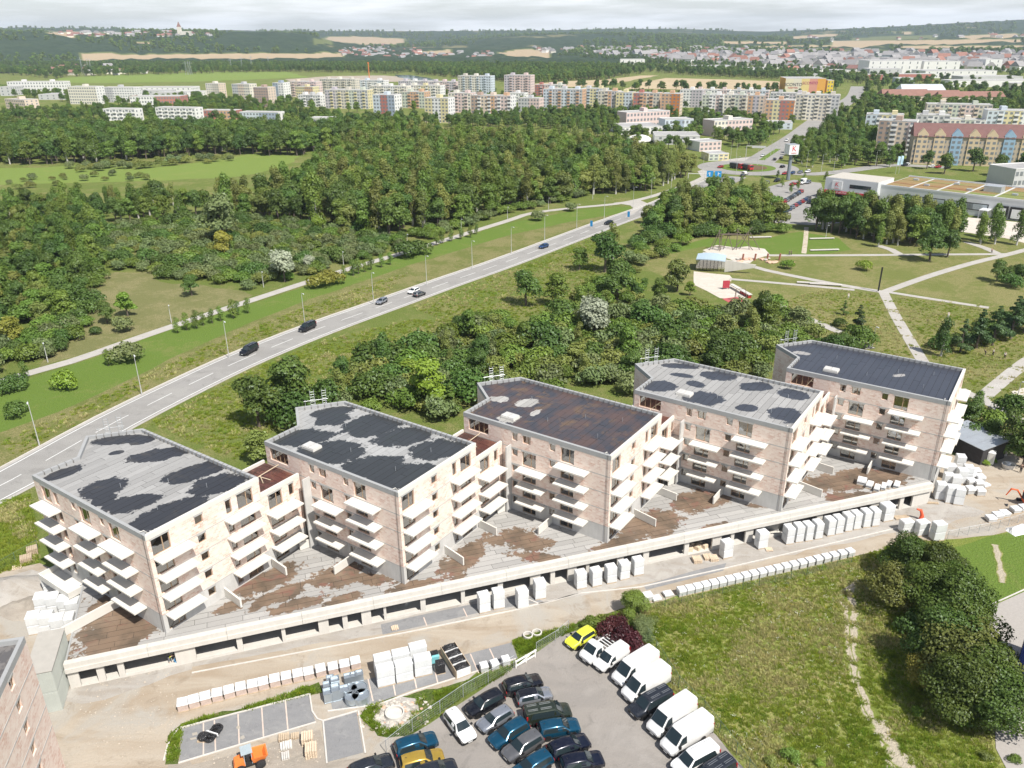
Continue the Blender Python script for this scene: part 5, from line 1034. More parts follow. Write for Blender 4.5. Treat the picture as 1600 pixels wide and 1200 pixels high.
KINDS = {
 'suv': dict(L=4.5, W=1.84, wr=.35, wx=(-.31, .30), cab=(2, 5), cowl=6, st=[(-.5, .42, .72, .74, .72, .66, .78), (-.488, .34, .84, .87, .92, .72, 1.08), (-.445, .28, .88, .91, .99, .64, 1.50), (-.36, .24, .90, .92, 1.0, .65, 1.60), (-.10, .22, .90, .92, .99, .66, 1.64), (.07, .22, .90, .92, .98, .62, 1.57), (.225, .22, .90, .92, .97, .76, 1.06), (.40, .25, .88, .90, .91, .72, .98), (.47, .30, .82, .84, .80, .66, .86), (.5, .42, .66, .70, .66, .58, .70)]),
 'hatch': dict(L=4.05, W=1.75, wr=.32, wx=(-.31, .31), cab=(2, 5), cowl=6, st=[(-.5, .40, .70, .72, .70, .64, .76), (-.485, .32, .80, .83, .90, .70, 1.05), (-.43, .26, .84, .87, .95, .60, 1.36), (-.33, .22, .86, .88, .95, .61, 1.45), (-.08, .20, .86, .88, .93, .62, 1.48), (.07, .20, .86, .88, .92, .58, 1.41), (.235, .20, .86, .88, .90, .72, .98), (.40, .23, .84, .86, .84, .68, .90), (.47, .28, .78, .80, .74, .62, .78), (.5, .40, .62, .66, .60, .54, .64)]),
 'van': dict(L=6.0, W=2.05, wr=.36, wx=(-.24, .335), cab=(3, 3), cowl=5, st=[(-.5, .48, .95, .98, 1.2, .84, 2.42), (-.49, .42, 1.0, 1.02, 1.25, .86, 2.52), (-.2, .35, 1.0, 1.03, 1.25, .87, 2.58), (.19, .34, 1.0, 1.03, 1.25, .86, 2.56), (.245, .34, 1.0, 1.03, 1.22, .80, 2.42), (.385, .36, 1.0, 1.01, 1.18, .84, 1.42), (.465, .40, .95, .96, 1.02, .78, 1.18), (.5, .50, .80, .82, .8, .66, .90)]),
 'minivan': dict(L=5.1, W=1.92, wr=.35, wx=(-.3, .32), cab=(1, 4), cowl=5, st=[(-.5, .42, .86, .89, 1.0, .72, 1.80), (-.488, .36, .92, .95, 1.05, .75, 1.88), (-.2, .30, .94, .96, 1.06, .76, 1.93), (.08, .28, .94, .96, 1.06, .75, 1.92), (.15, .28, .94, .96, 1.04, .70, 1.84), (.30, .28, .94, .95, 1.02, .78, 1.14), (.43, .32, .90, .91, .93, .74, 1.0), (.48, .36, .82, .84, .80, .66, .86), (.5, .46, .70, .72, .68, .58, .72)]),
 'smallvan': dict(L=4.6, W=1.85, wr=.33, wx=(-.3, .31), cab=(3, 4), cowl=5, st=[(-.5, .42, .82, .85, 1.0, .70, 1.72), (-.488, .36, .88, .91, 1.05, .73, 1.80), (-.2, .30, .90, .92, 1.05, .74, 1.84), (.06, .28, .90, .92, 1.04, .73, 1.83), (.12, .28, .90, .92, 1.02, .68, 1.76), (.285, .28, .90, .91, 1.0, .76, 1.10), (.43, .32, .86, .87, .90, .70, .96), (.48, .36, .80, .82, .78, .62, .84), (.5, .46, .66, .68, .64, .54, .68)])}
_vk = {}
def tyre_mesh(r, wd):
    n = 18; prof = [(r*.62, -wd/2), (r*.93, -wd/2), (r, -wd*.3), (r, wd*.3), (r*.93, wd/2), (r*.62, wd/2)]
    vs = [(math.cos(2*math.pi*k/n)*q, y, math.sin(2*math.pi*k/n)*q) for q, y in prof for k in range(n)]
    fs = [(i*n+k, i*n+(k+1) % n, (i+1)*n+(k+1) % n, (i+1)*n+k) for i in range(5) for k in range(n)]+[tuple(range(n)), tuple(range(5*n, 6*n))]
    return MB().add(vs, fs)
def rim_mesh(r, wd):
    mb = MB(); n = 10; mb.tube([(0, -wd*.44, 0), (0, wd*.46, 0)], r*.22, 8)
    for k in range(5):
        M_ = Matrix.Rotation(2*math.pi*k/5, 4, 'Y'); mb.box(-.05, .05, -wd*.5, wd*.5, .05, r*.6, M_)
    vs = [(math.cos(2*math.pi*k/18)*q, y, math.sin(2*math.pi*k/18)*q) for q, y in ((r*.55, -wd*.51), (r*.66, -wd*.51), (r*.66, wd*.51), (r*.55, wd*.51)) for k in range(18)]
    mb.add(vs, [(i*18+k, i*18+(k+1) % 18, (i+1)*18+(k+1) % 18, (i+1)*18+k) for i in range(3) for k in range(18)]); return mb
def veh_meshes(kind):
    if kind in _vk: return _vk[kind]
    K = KINDS[kind]; st, L = K['st'], K['L']; D = {}
    D['body'] = loft(st, L).mesh('body', PAINT['white'], smooth=38)
    def side(i, s, y): x, zb, ws, wb, zl, wt, zt = st[i]; a = Vector((x*L, wb, zl)); b = Vector((x*L, wt+.02, zt-.09)); p = a.lerp(b, s); p.y += .012; return Vector((p.x, p.y*y, p.z))
    c0, c1 = K['cab']; cw = K['cowl']; gl = []
    for y in (1, -1):
        g = MB()
        if kind in ('van', 'smallvan'):
            i0 = c0; a = side(i0, .12, y); b = side(i0, .86, y); fx = side(cw, .3, y); fr = side(cw-1, .8, y)
            back = Vector((-.08*L, 0, 0)); off = Vector((.0, .02*y, 0)); P_ = [a+Vector((-.02*L, 0, 0))+off, Vector((st[cw][0]*L-.12, (st[cw][3]+.012)*y, a.z+.02))+off*0, Vector((st[cw-1][0]*L+.1, (st[cw-1][5]+.10)*y, b.z-.12))+off, b+Vector((-.02*L, 0, 0))+off]
            g.add(P_, [(0, 1, 2, 3)])
        else:
            for i in range(c0, c1):
                a, b, c_, d = side(i, .10, y), side(i+1, .10, y), side(i+1, .93, y), side(i, .93, y)
                if i == c0: a = a.lerp(b, .25); d = d.lerp(c_, .45)
                g.add([a, b, c_, d], [(0, 1, 2, 3)])
            a, b = side(c1, .10, y), side(c1, .93, y); e = side(cw, .02, y).lerp(a, .22); e.z = a.z; g.add([a, e, b], [(0, 1, 2)])
        gl.append(g.mesh('side_window', m_cglass))
    D['side'] = gl
    r, c_ = st[cw-1], st[cw]; q = [Vector((c_[0]*L-.02, c_[5]*.97, c_[6]+.02)), Vector((c_[0]*L-.02, -c_[5]*.97, c_[6]+.02)), Vector((r[0]*L+.02, -r[5]*.93, r[6]-.01)), Vector((r[0]*L+.02, r[5]*.93, r[6]-.01))]
    mid1 = Vector((c_[0]*L+.03, 0, c_[6]+.03)); mid2 = Vector((r[0]*L+.03, 0, r[6]+.005)); off = Vector((.02, 0, .025))
    D['wind'] = MB().add([p+off for p in (q[0], mid1, q[1], q[2], mid2, q[3])], [(0, 1, 4, 5), (1, 2, 3, 4)]).mesh('windscreen', m_cglass)
    r0 = st[1]; r1 = st[2]
    if kind in ('suv', 'hatch'):
        D['rear'] = MB().add([Vector((r0[0]*L, -.62, r0[6]+.05))+Vector((-.02, 0, .015)), Vector((r0[0]*L, .62, r0[6]+.05))+Vector((-.02, 0, .015)), Vector((r1[0]*L-.01, .52, r1[6]-.02))+Vector((-.03, 0, .01)), Vector((r1[0]*L-.01, -.52, r1[6]-.02))+Vector((-.03, 0, .01))], [(0, 1, 2, 3)]).mesh('rear_window', m_cglass)
    else:
        z1 = st[0][6]; D['rear'] = MB().box(-.5*L-.02, -.5*L-.004, -.55, .55, z1*.62, z1*.88).mesh('rear_window', m_cglass)
    fw = st[-1][3]; D['fb'] = MB().add([(.5*L+.02, -fw*.9, .36), (.5*L+.02, fw*.9, .36), (.5*L+.02, fw*.9, .60), (.5*L+.02, -fw*.9, .60), (.47*L, -st[-2][3]-.01, .32), (.47*L, st[-2][3]+.01, .32), (.47*L, st[-2][3]+.01, .58), (.47*L, -st[-2][3]-.01, .58)], [(0, 1, 2, 3), (4, 0, 3, 7), (1, 5, 6, 2), (3, 2, 6, 7), (0, 4, 5, 1)]).mesh('bumper', m_trim)
    D['rb'] = MB().box(-.5*L-.04, -.47*L, -st[1][3]*.94, st[1][3]*.94, .34, .62).mesh('bumper', m_trim)
    zs = .24 if kind != 'van' else .36
    D['sill'] = [MB().box(K['wx'][0]*L+.45, K['wx'][1]*L-.45, y*st[3][2]-.02, y*st[3][2]+.025, zs, zs+.2).mesh('sill', m_trim) for y in (1, -1)]
    hx = st[-2][0]*L; hz_ = st[-2][4]
    D['hl'] = [MB().add([(hx+.06, y*st[-1][3]*.72, hz_-.16), (hx-.18, y*(st[-2][3]+.012), hz_-.12), (hx-.20, y*(st[-2][3]-.03), hz_+.045), (hx+.03, y*st[-1][3]*.72, hz_-.02)], [(0, 1, 2, 3)]).mesh('headlight', m_head) for y in (1, -1)]
    tz = st[1][4]; D['tl'] = [MB().box(-.5*L-.012, -.5*L+.14, y*st[1][3]*.86-.1, y*st[1][3]*.86+.1, tz-.2, tz+(.0 if kind in ('suv', 'hatch') else .5)).mesh('tail_light', m_tail) for y in (1, -1)]
    D['mir'] = [MB().box(c_[0]*L-.36, c_[0]*L-.18, y*(c_[3]+.1)-.12, y*(c_[3]+.1)+.1, c_[4]+.02, c_[4]+(.2 if kind != 'van' else .42)).mesh('wing_mirror', m_trim) for y in (1, -1)]
    D['pl'] = MB().box(.5*L+.022, .5*L+.034, -.26, .26, .42, .53).mesh('number_plate', m_plate)
    D['arch'] = MB().tube([(0, -.03, 0), (0, .03, 0)], K['wr']*1.16, 16).mesh('wheel_arch', m_trim); D['ty'] = tyre_mesh(K['wr'], .22).mesh('wheel', m_tyre, smooth=45); D['rim'] = rim_mesh(K['wr'], .22).mesh('rim', m_rim)
    if kind in ('suv', 'hatch'): D['ant'] = MB().tube([(-.34*L, 0, st[3][6]), (-.37*L, 0, st[3][6]+.12)], [.045, .015], 4).mesh('antenna', m_trim)
    if kind == 'van': D['ribs'] = MB()
    _vk[kind] = D; return D
def vehicle(kind, col, rear, front, label, name='parked_car', cat='car', group=None, z=.045, roof=None):
    D = veh_meshes(kind); K = KINDS[kind]; a, b = G(*rear), G(*front); d = b-a; p = (a+b)/2
    t = thing(name, label, cat, (p.x, p.y, z), math.atan2(d.y, d.x), group)
    def part(nm, me, par=None, loc=None):
        o = ob(nm, me, par or t, loc); return o
    o = part('body', D['body']); o.material_slots[0].link = 'OBJECT'; o.material_slots[0].material = PAINT[col]
    for g in D['side']: part('side_window', g)
    part('windscreen', D['wind']); part('rear_window', D['rear']); part('bumper', D['fb']); part('bumper', D['rb']); part('number_plate', D['pl'])
    for k_, nm in (('sill', 'sill'), ('hl', 'headlight'), ('tl', 'tail_light'), ('mir', 'wing_mirror')):
        for g in D[k_]: part(nm, g)
    if 'ant' in D: part('antenna', D['ant'])
    L = K['L']; wy = K['st'][3][2]-.09
    for x in K['wx']:
        for y in (1, -1):
            part('wheel_arch', D['arch'], None, (x*L, y*(wy+.09), K['wr']+.02)); w_ = part('wheel', D['ty'], None, (x*L, y*wy, K['wr'])); ob('rim', D['rim'], w_)
    if roof:
        st = K['st']; mb = MB(); c0 = 2; rows = st[2:6]
        for i in range(len(rows)-1):
            (x0, *_, w0, z0), (x1, *_, w1, z1) = rows[i], rows[i+1]; mb.add([(x0*L, -w0*.84, z0+.0), (x1*L, -w1*.84, z1), (x1*L, 0, z1+.02), (x0*L, 0, z0+.02), (x1*L, w1*.84, z1), (x0*L, w0*.84, z0)], [(0, 1, 2, 3), (3, 2, 4, 5)])
        part('roof_panel', mb.mesh('roof_panel', PAINT[roof]))
    if kind == 'minivan':
        st = K['st']; mb = MB()
        for y in (-.45, -.27, .27, .45): mb.box(-.45*L, -.24*L, y-.02, y+.02, 1.915, 1.945).box(-.18*L, .06*L, y-.02, y+.02, 1.925, 1.95)
        part('roof_rib', mb.mesh('roof_rib', m_rim)); t.children[-1]['kind'] = 'stuff'
    return t
GP = 'cars parked in the lower lot'
vehicle('hatch', 'yellow', (922, 994), (892, 1013), 'bright yellow hatchback at the head of the van row', group=GP)
vehicle('smallvan', 'white', (972, 1024), (937, 1048), 'small white panel van between the flatbed truck and the tall vans', 'parked_van', 'van', 'vans parked along the fence')
for rear, front, lab in (((1020, 1037), (963, 1073), 'tall white van next to the small white panel van'), ((1036, 1063), (980, 1096), 'tall white van directly before the black minivan'), ((1082, 1107), (1013, 1155), 'tall white van directly after the black minivan'), ((1106, 1138), (1036, 1182), 'tall white van before the white minibus with side windows')):
    vehicle('van', 'white', rear, front, lab, 'parked_van', 'van', 'vans parked along the fence')
vehicle('minivan', 'graphite', (1043, 1093), (988, 1122), 'black minivan with ribbed roof between the white vans', 'parked_van', 'van', 'vans parked along the fence')
vehicle('minivan', 'white', (1114, 1180), (1055, 1212), 'white minibus with a dark side window at the lower edge', 'parked_van', 'van', 'vans parked along the fence')
vehicle('minivan', 'graphite', (1137, 1203), (1085, 1237), 'dark van cut off by the lower edge of the picture', 'parked_van', 'van', 'vans parked along the fence')
# flatbed truck
K = KINDS['van']; a, b = G(965, 1002), G(910, 1040); d = b-a; p = (a+b)/2; t = thing('flatbed_truck', 'white flatbed truck with a bare ladder frame behind its cab', 'truck', (p.x, p.y, .045), math.atan2(d.y, d.x), 'vans parked along the fence'); L = 5.6; D = veh_meshes('van')
cabst = [(.10, .35, .98, 1.0, 1.2, .82, 2.08), (.13, .34, 1.0, 1.03, 1.22, .84, 2.16), (.22, .34, 1.0, 1.03, 1.22, .82, 2.16), (.26, .34, 1.0, 1.03, 1.20, .78, 2.08), (.385, .36, 1.0, 1.01, 1.16, .82, 1.36), (.465, .40, .95, .96, 1.02, .78, 1.14), (.5, .50, .80, .82, .8, .66, .90)]
ob('cab', loft(cabst, L).mesh('cab', PAINT['white'], smooth=38), t); c_, r = cabst[4], cabst[3]
ob('windscreen', MB().add([(c_[0]*L+.0, .78, c_[6]+.05), (c_[0]*L+.0, -.78, c_[6]+.05), (r[0]*L+.05, -.7, r[6]+.01), (r[0]*L+.05, .7, r[6]+.01)], [(0, 1, 2, 3)]).mesh('windscreen', m_cglass), t)
for y in (1, -1): ob('side_window', MB().add([(.15*L, y*1.03, 1.32), (.34*L, y*1.035, 1.28), (.27*L, y*.92, 1.85), (.15*L, y*.9, 1.95)], [(0, 1, 2, 3)]).mesh('side_window', m_cglass), t); ob('wing_mirror', MB().box(.3*L, .33*L, y*1.15-.1, y*1.15+.1, 1.2, 1.6).mesh('wing_mirror', m_trim), t); ob('headlight', MB().box(.455*L, .475*L, y*.72-.15, y*.72+.15, .85, 1.0).mesh('headlight', m_head), t)
mb = MB().box(-.5*L, .10*L, -.55, -.43, .62, .78).box(-.5*L, .10*L, .43, .55, .62, .78); ob('chassis', mb.mesh('chassis', m_trim), t)
m_wsteel = pm('white_steel', (.70, .70, .69), .45, .05)
ob('bed_rail', MB().box(-.5*L, .09*L, -.98, -.86, .80, .95).mesh('bed_rail', m_wsteel), t); ob('bed_rail', MB().box(-.5*L, .09*L, .86, .98, .80, .95).mesh('bed_rail', m_wsteel), t)
for i in range(8): x = -.5*L+i*.455; ob('cross_member', MB().box(x, x+.13, -.855, .855, .81, .93).mesh('cross_member', m_wsteel), t)
ob('bumper', MB().box(.485*L, .5*L+.03, -.85, .85, .4, .62).mesh('bumper', m_trim), t); ob('number_plate', MB().box(.5*L+.033, .5*L+.045, -.26, .26, .45, .55).mesh('number_plate', m_plate), t)
for x in (-.28, .34):
    for y in (1, -1): w_ = ob('wheel', D['ty'], t, (x*L, y*.9, .36)); ob('rim', D['rim'], w_)
# the cars in two ranks
for kind, col, rear, front, lab, rf in (('suv', 'black', (793, 1083), (841, 1070), 'black crossover at the back of the right rank', None), ('hatch', 'silver', (811, 1100), (858, 1090), 'silver hatchback with a black roof in the right rank', 'black'), ('minivan', 'olive', (828, 1128), (884, 1118), 'boxy dark green van like car in the right rank', None), ('suv', 'teal', (846, 1150), (900, 1141), 'teal blue wagon in the right rank behind the dark green car', None), ('suv', 'navy', (861, 1184), (917, 1164), 'dark navy car with silver window trim in the right rank', None), ('suv', 'navy', (880, 1205), (938, 1193), 'dark navy car in the right rank, nearest the lower edge', None),
    ('suv', 'black', (779, 1095), (735, 1118), 'black crossover facing lower left at the back of the left rank', None), ('hatch', 'silver', (796, 1117), (751, 1145), 'silver hatchback facing lower left beside the black crossover', None), ('suv', 'teal', (819, 1139), (771, 1169), 'teal blue crossover facing lower left in the left rank', None), ('suv', 'grey', (840, 1159), (793, 1189), 'flat grey crossover facing lower left in the left rank', None), ('suv', 'teal', (856, 1190), (806, 1222), 'teal blue crossover cut off by the lower edge of the picture', None),
    ('suv', 'white', (703, 1121), (735, 1164), 'white car standing alone across the aisle', None), ('suv', 'teal', (623, 1180), (678, 1162), 'teal blue wagon beside the wire fence', None), ('suv', 'gold', (632, 1204), (688, 1190), 'golden yellow crossover beside the teal wagon', None), ('suv', 'graphite', (655, 1222), (706, 1206), 'dark car below the golden crossover at the lower edge', None), ('suv', 'graphite', (560, 1215), (602, 1199), 'dark car at the lower edge left of the golden crossover', None)):
    vehicle(kind, col, rear, front, lab, group=GP, roof=rf)
# cars on the road
for kind, col, rear, front, lab in (('minivan', 'black', (396, 548), (383, 555), 'black people carrier, nearest car on the main road'), ('minivan', 'black', (488, 512), (473, 519), 'black people carrier, second car on the main road'), ('hatch', 'silver', (604, 470), (589, 478), 'grey blue saloon, third car on the main road'), ('hatch', 'white', (653, 455), (640, 461), 'white car passing the grey one on the main road'), ('hatch', 'grey', (649, 465), (662, 460), 'grey car beside the white one on the main road'), ('hatch', 'blue', (854, 386), (845, 389), 'dark blue car alone on the main road'), ('hatch', 'black', (957, 349), (945, 352), 'black car near the junction of the main road'), ('hatch', 'white', (1072, 298), (1082, 294), 'white car before the roundabout'), ('smallvan', 'white', (1232, 219), (1226, 223), 'white van on the avenue beyond the roundabout'), ('hatch', 'white', (1194, 243), (1189, 246), 'white car coming down the avenue to the roundabout'),
    ('hatch', 'black', (1208, 252), (1212, 249), 'black car leaving the roundabout up the avenue'), ('hatch', 'darkgrey', (1218, 250), (1223, 247), 'dark grey car further up the avenue'), ('hatch', 'black', (1219, 263), (1226, 261), 'black car entering the roundabout from the side road'), ('hatch', 'red', (1128, 262), (1123, 263), 'small red car on the left of the roundabout'), ('smallvan', 'white', (1160, 274), (1168, 272), 'white van on the near side of the roundabout'), ('hatch', 'darkgrey', (1158, 277), (1163, 275), 'dark car behind the white van on the roundabout'), ('hatch', 'silver', (1140, 283), (1146, 281), 'silver car entering the roundabout from the main road')):
    vehicle(kind, col, rear, front, lab, 'car', 'car', 'cars on the roads', .07)
# car park: rows of small cars
rg = random.Random(4); GQ = 'cars in the supermarket car park'
rows = [((1224, 318), (1250, 302), 8), ((1226, 333), (1262, 312), 8), ((1197, 288), (1214, 284), 2), ((1238, 290), (1262, 287), 4), ((1172, 322), (1186, 312), 4), ((1266, 318), (1280, 312), 3), ((1226, 273), (1262, 270), 4)]
ci = 0
for a, b, n_ in rows:
    for i in range(n_):
        f = i/max(1, n_-1); px, py = a[0]+(b[0]-a[0])*f, a[1]+(b[1]-a[1])*f; col = rg.choice(['white', 'silver', 'darkgrey', 'red', 'blue', 'grey', 'black', 'white', 'teal'])
        cn = {'darkgrey': 'dark grey', 'teal': 'teal blue'}.get(col, col)
        if i == n_-2 and a[0] == 1238: t = vehicle('van', 'white', (px+4, py-2), (px-4, py+1), 'tall white van in the supermarket car park', 'parked_van', 'van', GQ, .06)
        else: t = vehicle(rg.choice(['hatch', 'hatch', 'suv']), col, (px+4.2, py-1.5), (px-4.2, py+1.2), '%s car in the supermarket car park, %s of row %s from the front' % (cn, ORD[i], ['two', 'one', 'six', 'four', 'three', 'five', 'seven'][rows.index((a, b, n_))]), group=GQ, z=.06)
for px, py, c_ in ((1480, 263, 'black'), (1455, 261, 'white'), (1465, 262, 'red'), (1416, 258, 'white'), (1413, 259, 'black')): vehicle('hatch', c_, (px+4, py), (px-4, py+1), '%s car, %s from the right, parked before the yellow gabled houses' % (c_, {1480: 'first', 1465: 'second', 1455: 'third', 1416: 'fourth', 1413: 'fifth'}[px]), group='cars before the gabled houses', z=.06)
vehicle('suv', 'grey', (1612, 718), (1580, 700), 'grey car under the tree beyond the sand at the right edge', group=None)
# two lorries on the roundabout
for i, (r_, f_) in enumerate((((1144, 263), (1157, 265)), ((1158, 264), (1176, 268)))):
    a, b = G(*r_), G(*f_); d = b-a; p = (a+b)/2; t = thing('lorry', '%s dark tipper lorry with a red cab on the roundabout' % ('leading' if i else 'following'), 'lorry', (p.x, p.y, .12), math.atan2(d.y, d.x), 'lorries on the roundabout')
    ob('tipper_body', MB().box(-4, 1.6, -1.25, 1.25, 1.1, 3.0).mesh('tipper_body', pm('dark_steel', (.07, .075, .08), .5, .1)), t); ob('cab', MB().add([(1.9, -1.2, .7), (4.1, -1.2, .7), (4.1, 1.2, .7), (1.9, 1.2, .7), (1.9, -1.15, 3.1), (3.8, -1.15, 3.1), (3.8, 1.15, 3.1), (1.9, 1.15, 3.1)], [(0, 1, 5, 4), (1, 2, 6, 5), (2, 3, 7, 6), (3, 0, 4, 7), (4, 5, 6, 7)]).mesh('cab', PAINT['red']), t); ob('windscreen', MB().box(3.96, 4.02, -1.0, 1.0, 1.9, 2.8).mesh('windscreen', m_cglass), t); ob('chassis', MB().box(-4, 3.9, -.5, .5, .6, 1.05).mesh('chassis', m_trim), t)
    for x in (-3.2, -1.9, 3.0):
        for y in (-1.05, 1.05): ob('wheel', _vk['van']['ty'], t, (x, y, .5)).scale = (1.4, 1.4, 1.4)
# ================================================================== LAMPS, SIGNS
m_lamp = pm('lamp_pole', (.52, .52, .50), .5, .08, metal=.2); m_lhead = pm('lamp_head', (.66, .67, .68), .4, .05)
_lp = {}
def lamp(px, py, h, lab, group, arm=1.4, side=Vector((.5, -.85, 0))):
    key = (h, arm)
    if key not in _lp:
        _lp[key] = (MB().tube([(0, 0, 0), (0, 0, 1.2), (0, 0, 1.25), (0, 0, h)], [.13, .12, .09, .055], 7).mesh('pole', m_lamp), MB().tube([(0, 0, h-.02), (arm*.5, 0, h+.16), (arm, 0, h+.2)], [.05, .04, .04], 5).mesh('arm', m_lamp), MB().prism([(arm-.1, -.14), (arm+.55, -.1), (arm+.6, 0), (arm+.55, .1), (arm-.1, .14)], h+.14, h+.28).mesh('lamp_head', m_lhead))
    g = G(px, py); t = thing('street_lamp', lab, 'street lamp', g, math.atan2(side.y, side.x), group)
    for nm, me in zip(('pole', 'arm', 'lamp_head'), _lp[key]): ob(nm, me, t)
ML = [(62, 697), (222, 617), (358, 559), (477, 511), (584, 475), (667, 446), (738, 420), (799, 396), (851, 375), (901, 356), (944, 342), (989, 326), (1017, 310)]
for i, q in enumerate(ML): lamp(*q, 9.0, 'tall steel street lamp, %s counted from the left along the main road' % ORD[i], 'street lamps along the main road')
for i, q in enumerate([(75, 566), (268, 504), (412, 449), (537, 416), (637, 387), (721, 362), (793, 342), (857, 327), (926, 311)]): lamp(*q, 4.6, 'low path lamp, %s counted from the left along the cycle path' % ORD[i], 'path lamps along the cycle path', .35)
for i, q in enumerate([(1098, 270), (1120, 262), (1150, 272), (1183, 258), (1207, 255), (1100, 288), (1048, 303), (1141, 252), (1165, 250), (1204, 243), (1216, 240), (1252, 255), (1283, 268), (1302, 270), (1260, 262), (1332, 252), (1367, 262), (1150, 250), (1190, 275)]): lamp(*q, 9.0, 'grey lamp post at the roundabout, %s counted outward' % ORD[i], 'lamp posts round the roundabout')
for i, q in enumerate([(1363, 540), (1587, 630), (1215, 560), (1290, 372)]): lamp(*q, 4.5, 'small park lamp, %s of four in the park' % ORD[i], 'park lamps', .3)
g = G(1372, 456); t = thing('park_column', 'dark slender steel column at the meeting of the park paths', 'column', g); ob('shaft', MB().box(-.16, .16, -.16, .16, .25, 7.2).mesh('shaft', m_trim), t); ob('foot', MB().box(-.35, .35, -.35, .35, 0, .25).mesh('foot', m_kerb), t)
m_sblue = pm('sign_blue', (.02, .25, .55), .5, .05)
def textobj(name, body, size, mat, parent, loc, rot, ext=.02):
    cu = bpy.data.curves.new(name, 'FONT'); cu.body = body; cu.size = size; cu.extrude = ext; cu.align_x = 'CENTER'; cu.align_y = 'CENTER'; cu.materials.append(mat)
    o = bpy.data.objects.new(name, cu); C.objects.link(o); bpy.context.view_layer.update(); me = bpy.data.meshes.new_from_object(o); bpy.data.objects.remove(o); o = ob(name, me, parent, loc); o.rotation_euler = rot; return o
g = G(1074, 292); t = thing('sign_gantry', 'steel gantry with two blue direction signs over the main road', 'road sign', g, R(-10))
ob('mast', MB().tube([(0, 0, 0), (0, 0, 6.6)], .18, 6).mesh('mast', m_lamp), t); ob('beam', MB().tube([(0, 0, 6.4), (10, 0, 6.2)], .14, 6).mesh('beam', m_lamp), t)
b_ = ob('sign_board', MB().box(8.6, 11.6, -.12, .0, 5.0, 7.8).mesh('sign_board', m_sblue), t); m_wsg = pm('sign_white', (.75, .75, .74), .6, .03); ob('arrow', MB().box(9.9, 10.2, -.15, -.125, 5.4, 7.2).box(9.3, 9.88, -.15, -.125, 6.6, 6.85).mesh('arrow', m_wsg), b_)
g = G(1121, 284); t = thing('direction_sign', 'blue direction sign on two posts right of the gantry', 'road sign', g, R(-10)); ob('post', MB().tube([(-1, 0, 0), (-1, 0, 4)], .09, 5).mesh('post', m_lamp), t); ob('post', MB().tube([(1, 0, 0), (1, 0, 4)], .09, 5).mesh('post', m_lamp), t); b_ = ob('sign_board', MB().box(-1.6, 1.6, -.16, -.1, 2.2, 5.2).mesh('sign_board', m_sblue), t); ob('arrow', MB().box(-.15, .15, -.19, -.165, 2.6, 4.6).box(.17, 1.0, -.19, -.165, 3.9, 4.15).mesh('arrow', m_wsg), b_)
g = G(1166, 262); g = G(1165, 247); t = thing('sign_gantry', 'steel gantry with a grey backed sign board across the avenue', 'road sign', g, R(-14)); ob('mast', MB().tube([(0, 0, 0), (0, 0, 7.2)], .2, 6).mesh('mast', m_lamp), t); ob('beam', MB().tube([(0, 0, 7), (11, 0, 7)], .16, 6).mesh('beam', m_lamp), t); ob('sign_board', MB().box(3, 11, -.1, .05, 5.9, 7.2).mesh('sign_board', m_lamp), t)
for i, (px, py) in enumerate([(924, 357), (982, 342)]): g = G(px, py); t = thing('road_sign', 'small blue sign in the widening of the main road, %s from the left' % ORD[i], 'road sign', g, R(-30), 'small blue road signs'); ob('post', MB().tube([(0, 0, 0), (0, 0, 2)], .05, 5).mesh('post', m_lamp), t); ob('sign_board', MB().box(-.5, .5, -.08, -.04, .8, 3.0).mesh('sign_board', m_sblue), t)
# playground and park things
def rods(name, lab, cat, px, py, lines, rad, mat, **kw):
    t = thing(name, lab, cat, G(px, py), kw.get('rz', 0))
    for a, b in lines: ob('pole', MB().tube([a, b], rad, 5).mesh('pole', mat), t)
    return t
m_log = pm('dark_log', (.16, .13, .10), .85, .2)
rods('climbing_frame', 'tall tilted log climbing frame on the left of the white playground', 'climbing frame', 1122, 391, [((-3, 0, 0), (0, 0, 7)), ((-1.5, 2, 0), (.6, .5, 7)), ((.2, -1.5, 0), (-.3, 0, 7)), ((5, 0, 0), (3, .5, 6)), ((2, 1, 0), (3.4, .6, 6)), ((6.2, 0, 0), (6, 0, 7.6)), ((-.2, 0, 5.6), (6, 0, 5.6)), ((-2.6, .3, 1.2), (2.2, .3, 1.2))], .13, m_log)
rods('climbing_frame', 'crossed log climbing frame on the right of the white playground', 'climbing frame', 1158, 391, [((-3, 0, 0), (3, 0, 8)), ((4, 0, 0), (-2, .5, 7)), ((0, 2, 0), (2, .5, 6)), ((6.5, .5, 0), (2.5, .4, 6)), ((3, 1, 0), (2, .5, 6)), ((2.4, .4, 5.2), (-7, .2, 5.4)), ((-7, .2, 0), (-7, .2, 5.5)), ((-7.8, .2, 0), (-7.1, .2, 5.5))], .13, m_log)
t = thing('rope_bench', 'brown log and rock play pile at the sand edge', 'play rocks', G(1190, 408))
for i in range(14): o = ob('rock', stm[rnd.choice([0, 5, 5, 1])], t, (rnd.uniform(-9, 9), rnd.uniform(-3, 3), .3)); o.scale = (rnd.uniform(1, 2.6),)*2+(rnd.uniform(.8, 1.6),)
for i in range(4): ob('log', MB().tube([(-6+4*i, 1, 0), (-5.8+4*i, 1, 2.2)], .3, 6).mesh('log', pm('red_log', (.30, .12, .08), .8, .2)), t)
rods('swing_set', 'dark A-frame swing on the red rubber pad', 'swing', 1154, 470, [((-1.5, -1, 0), (-1, 0, 3.4)), ((-.5, 1, 0), (-1, 0, 3.4)), ((2, -1, 0), (1.6, 0, 3.4)), ((2.5, 1, 0), (1.6, 0, 3.4)), ((-1, 0, 3.4), (1.6, 0, 3.4))], .08, m_log)
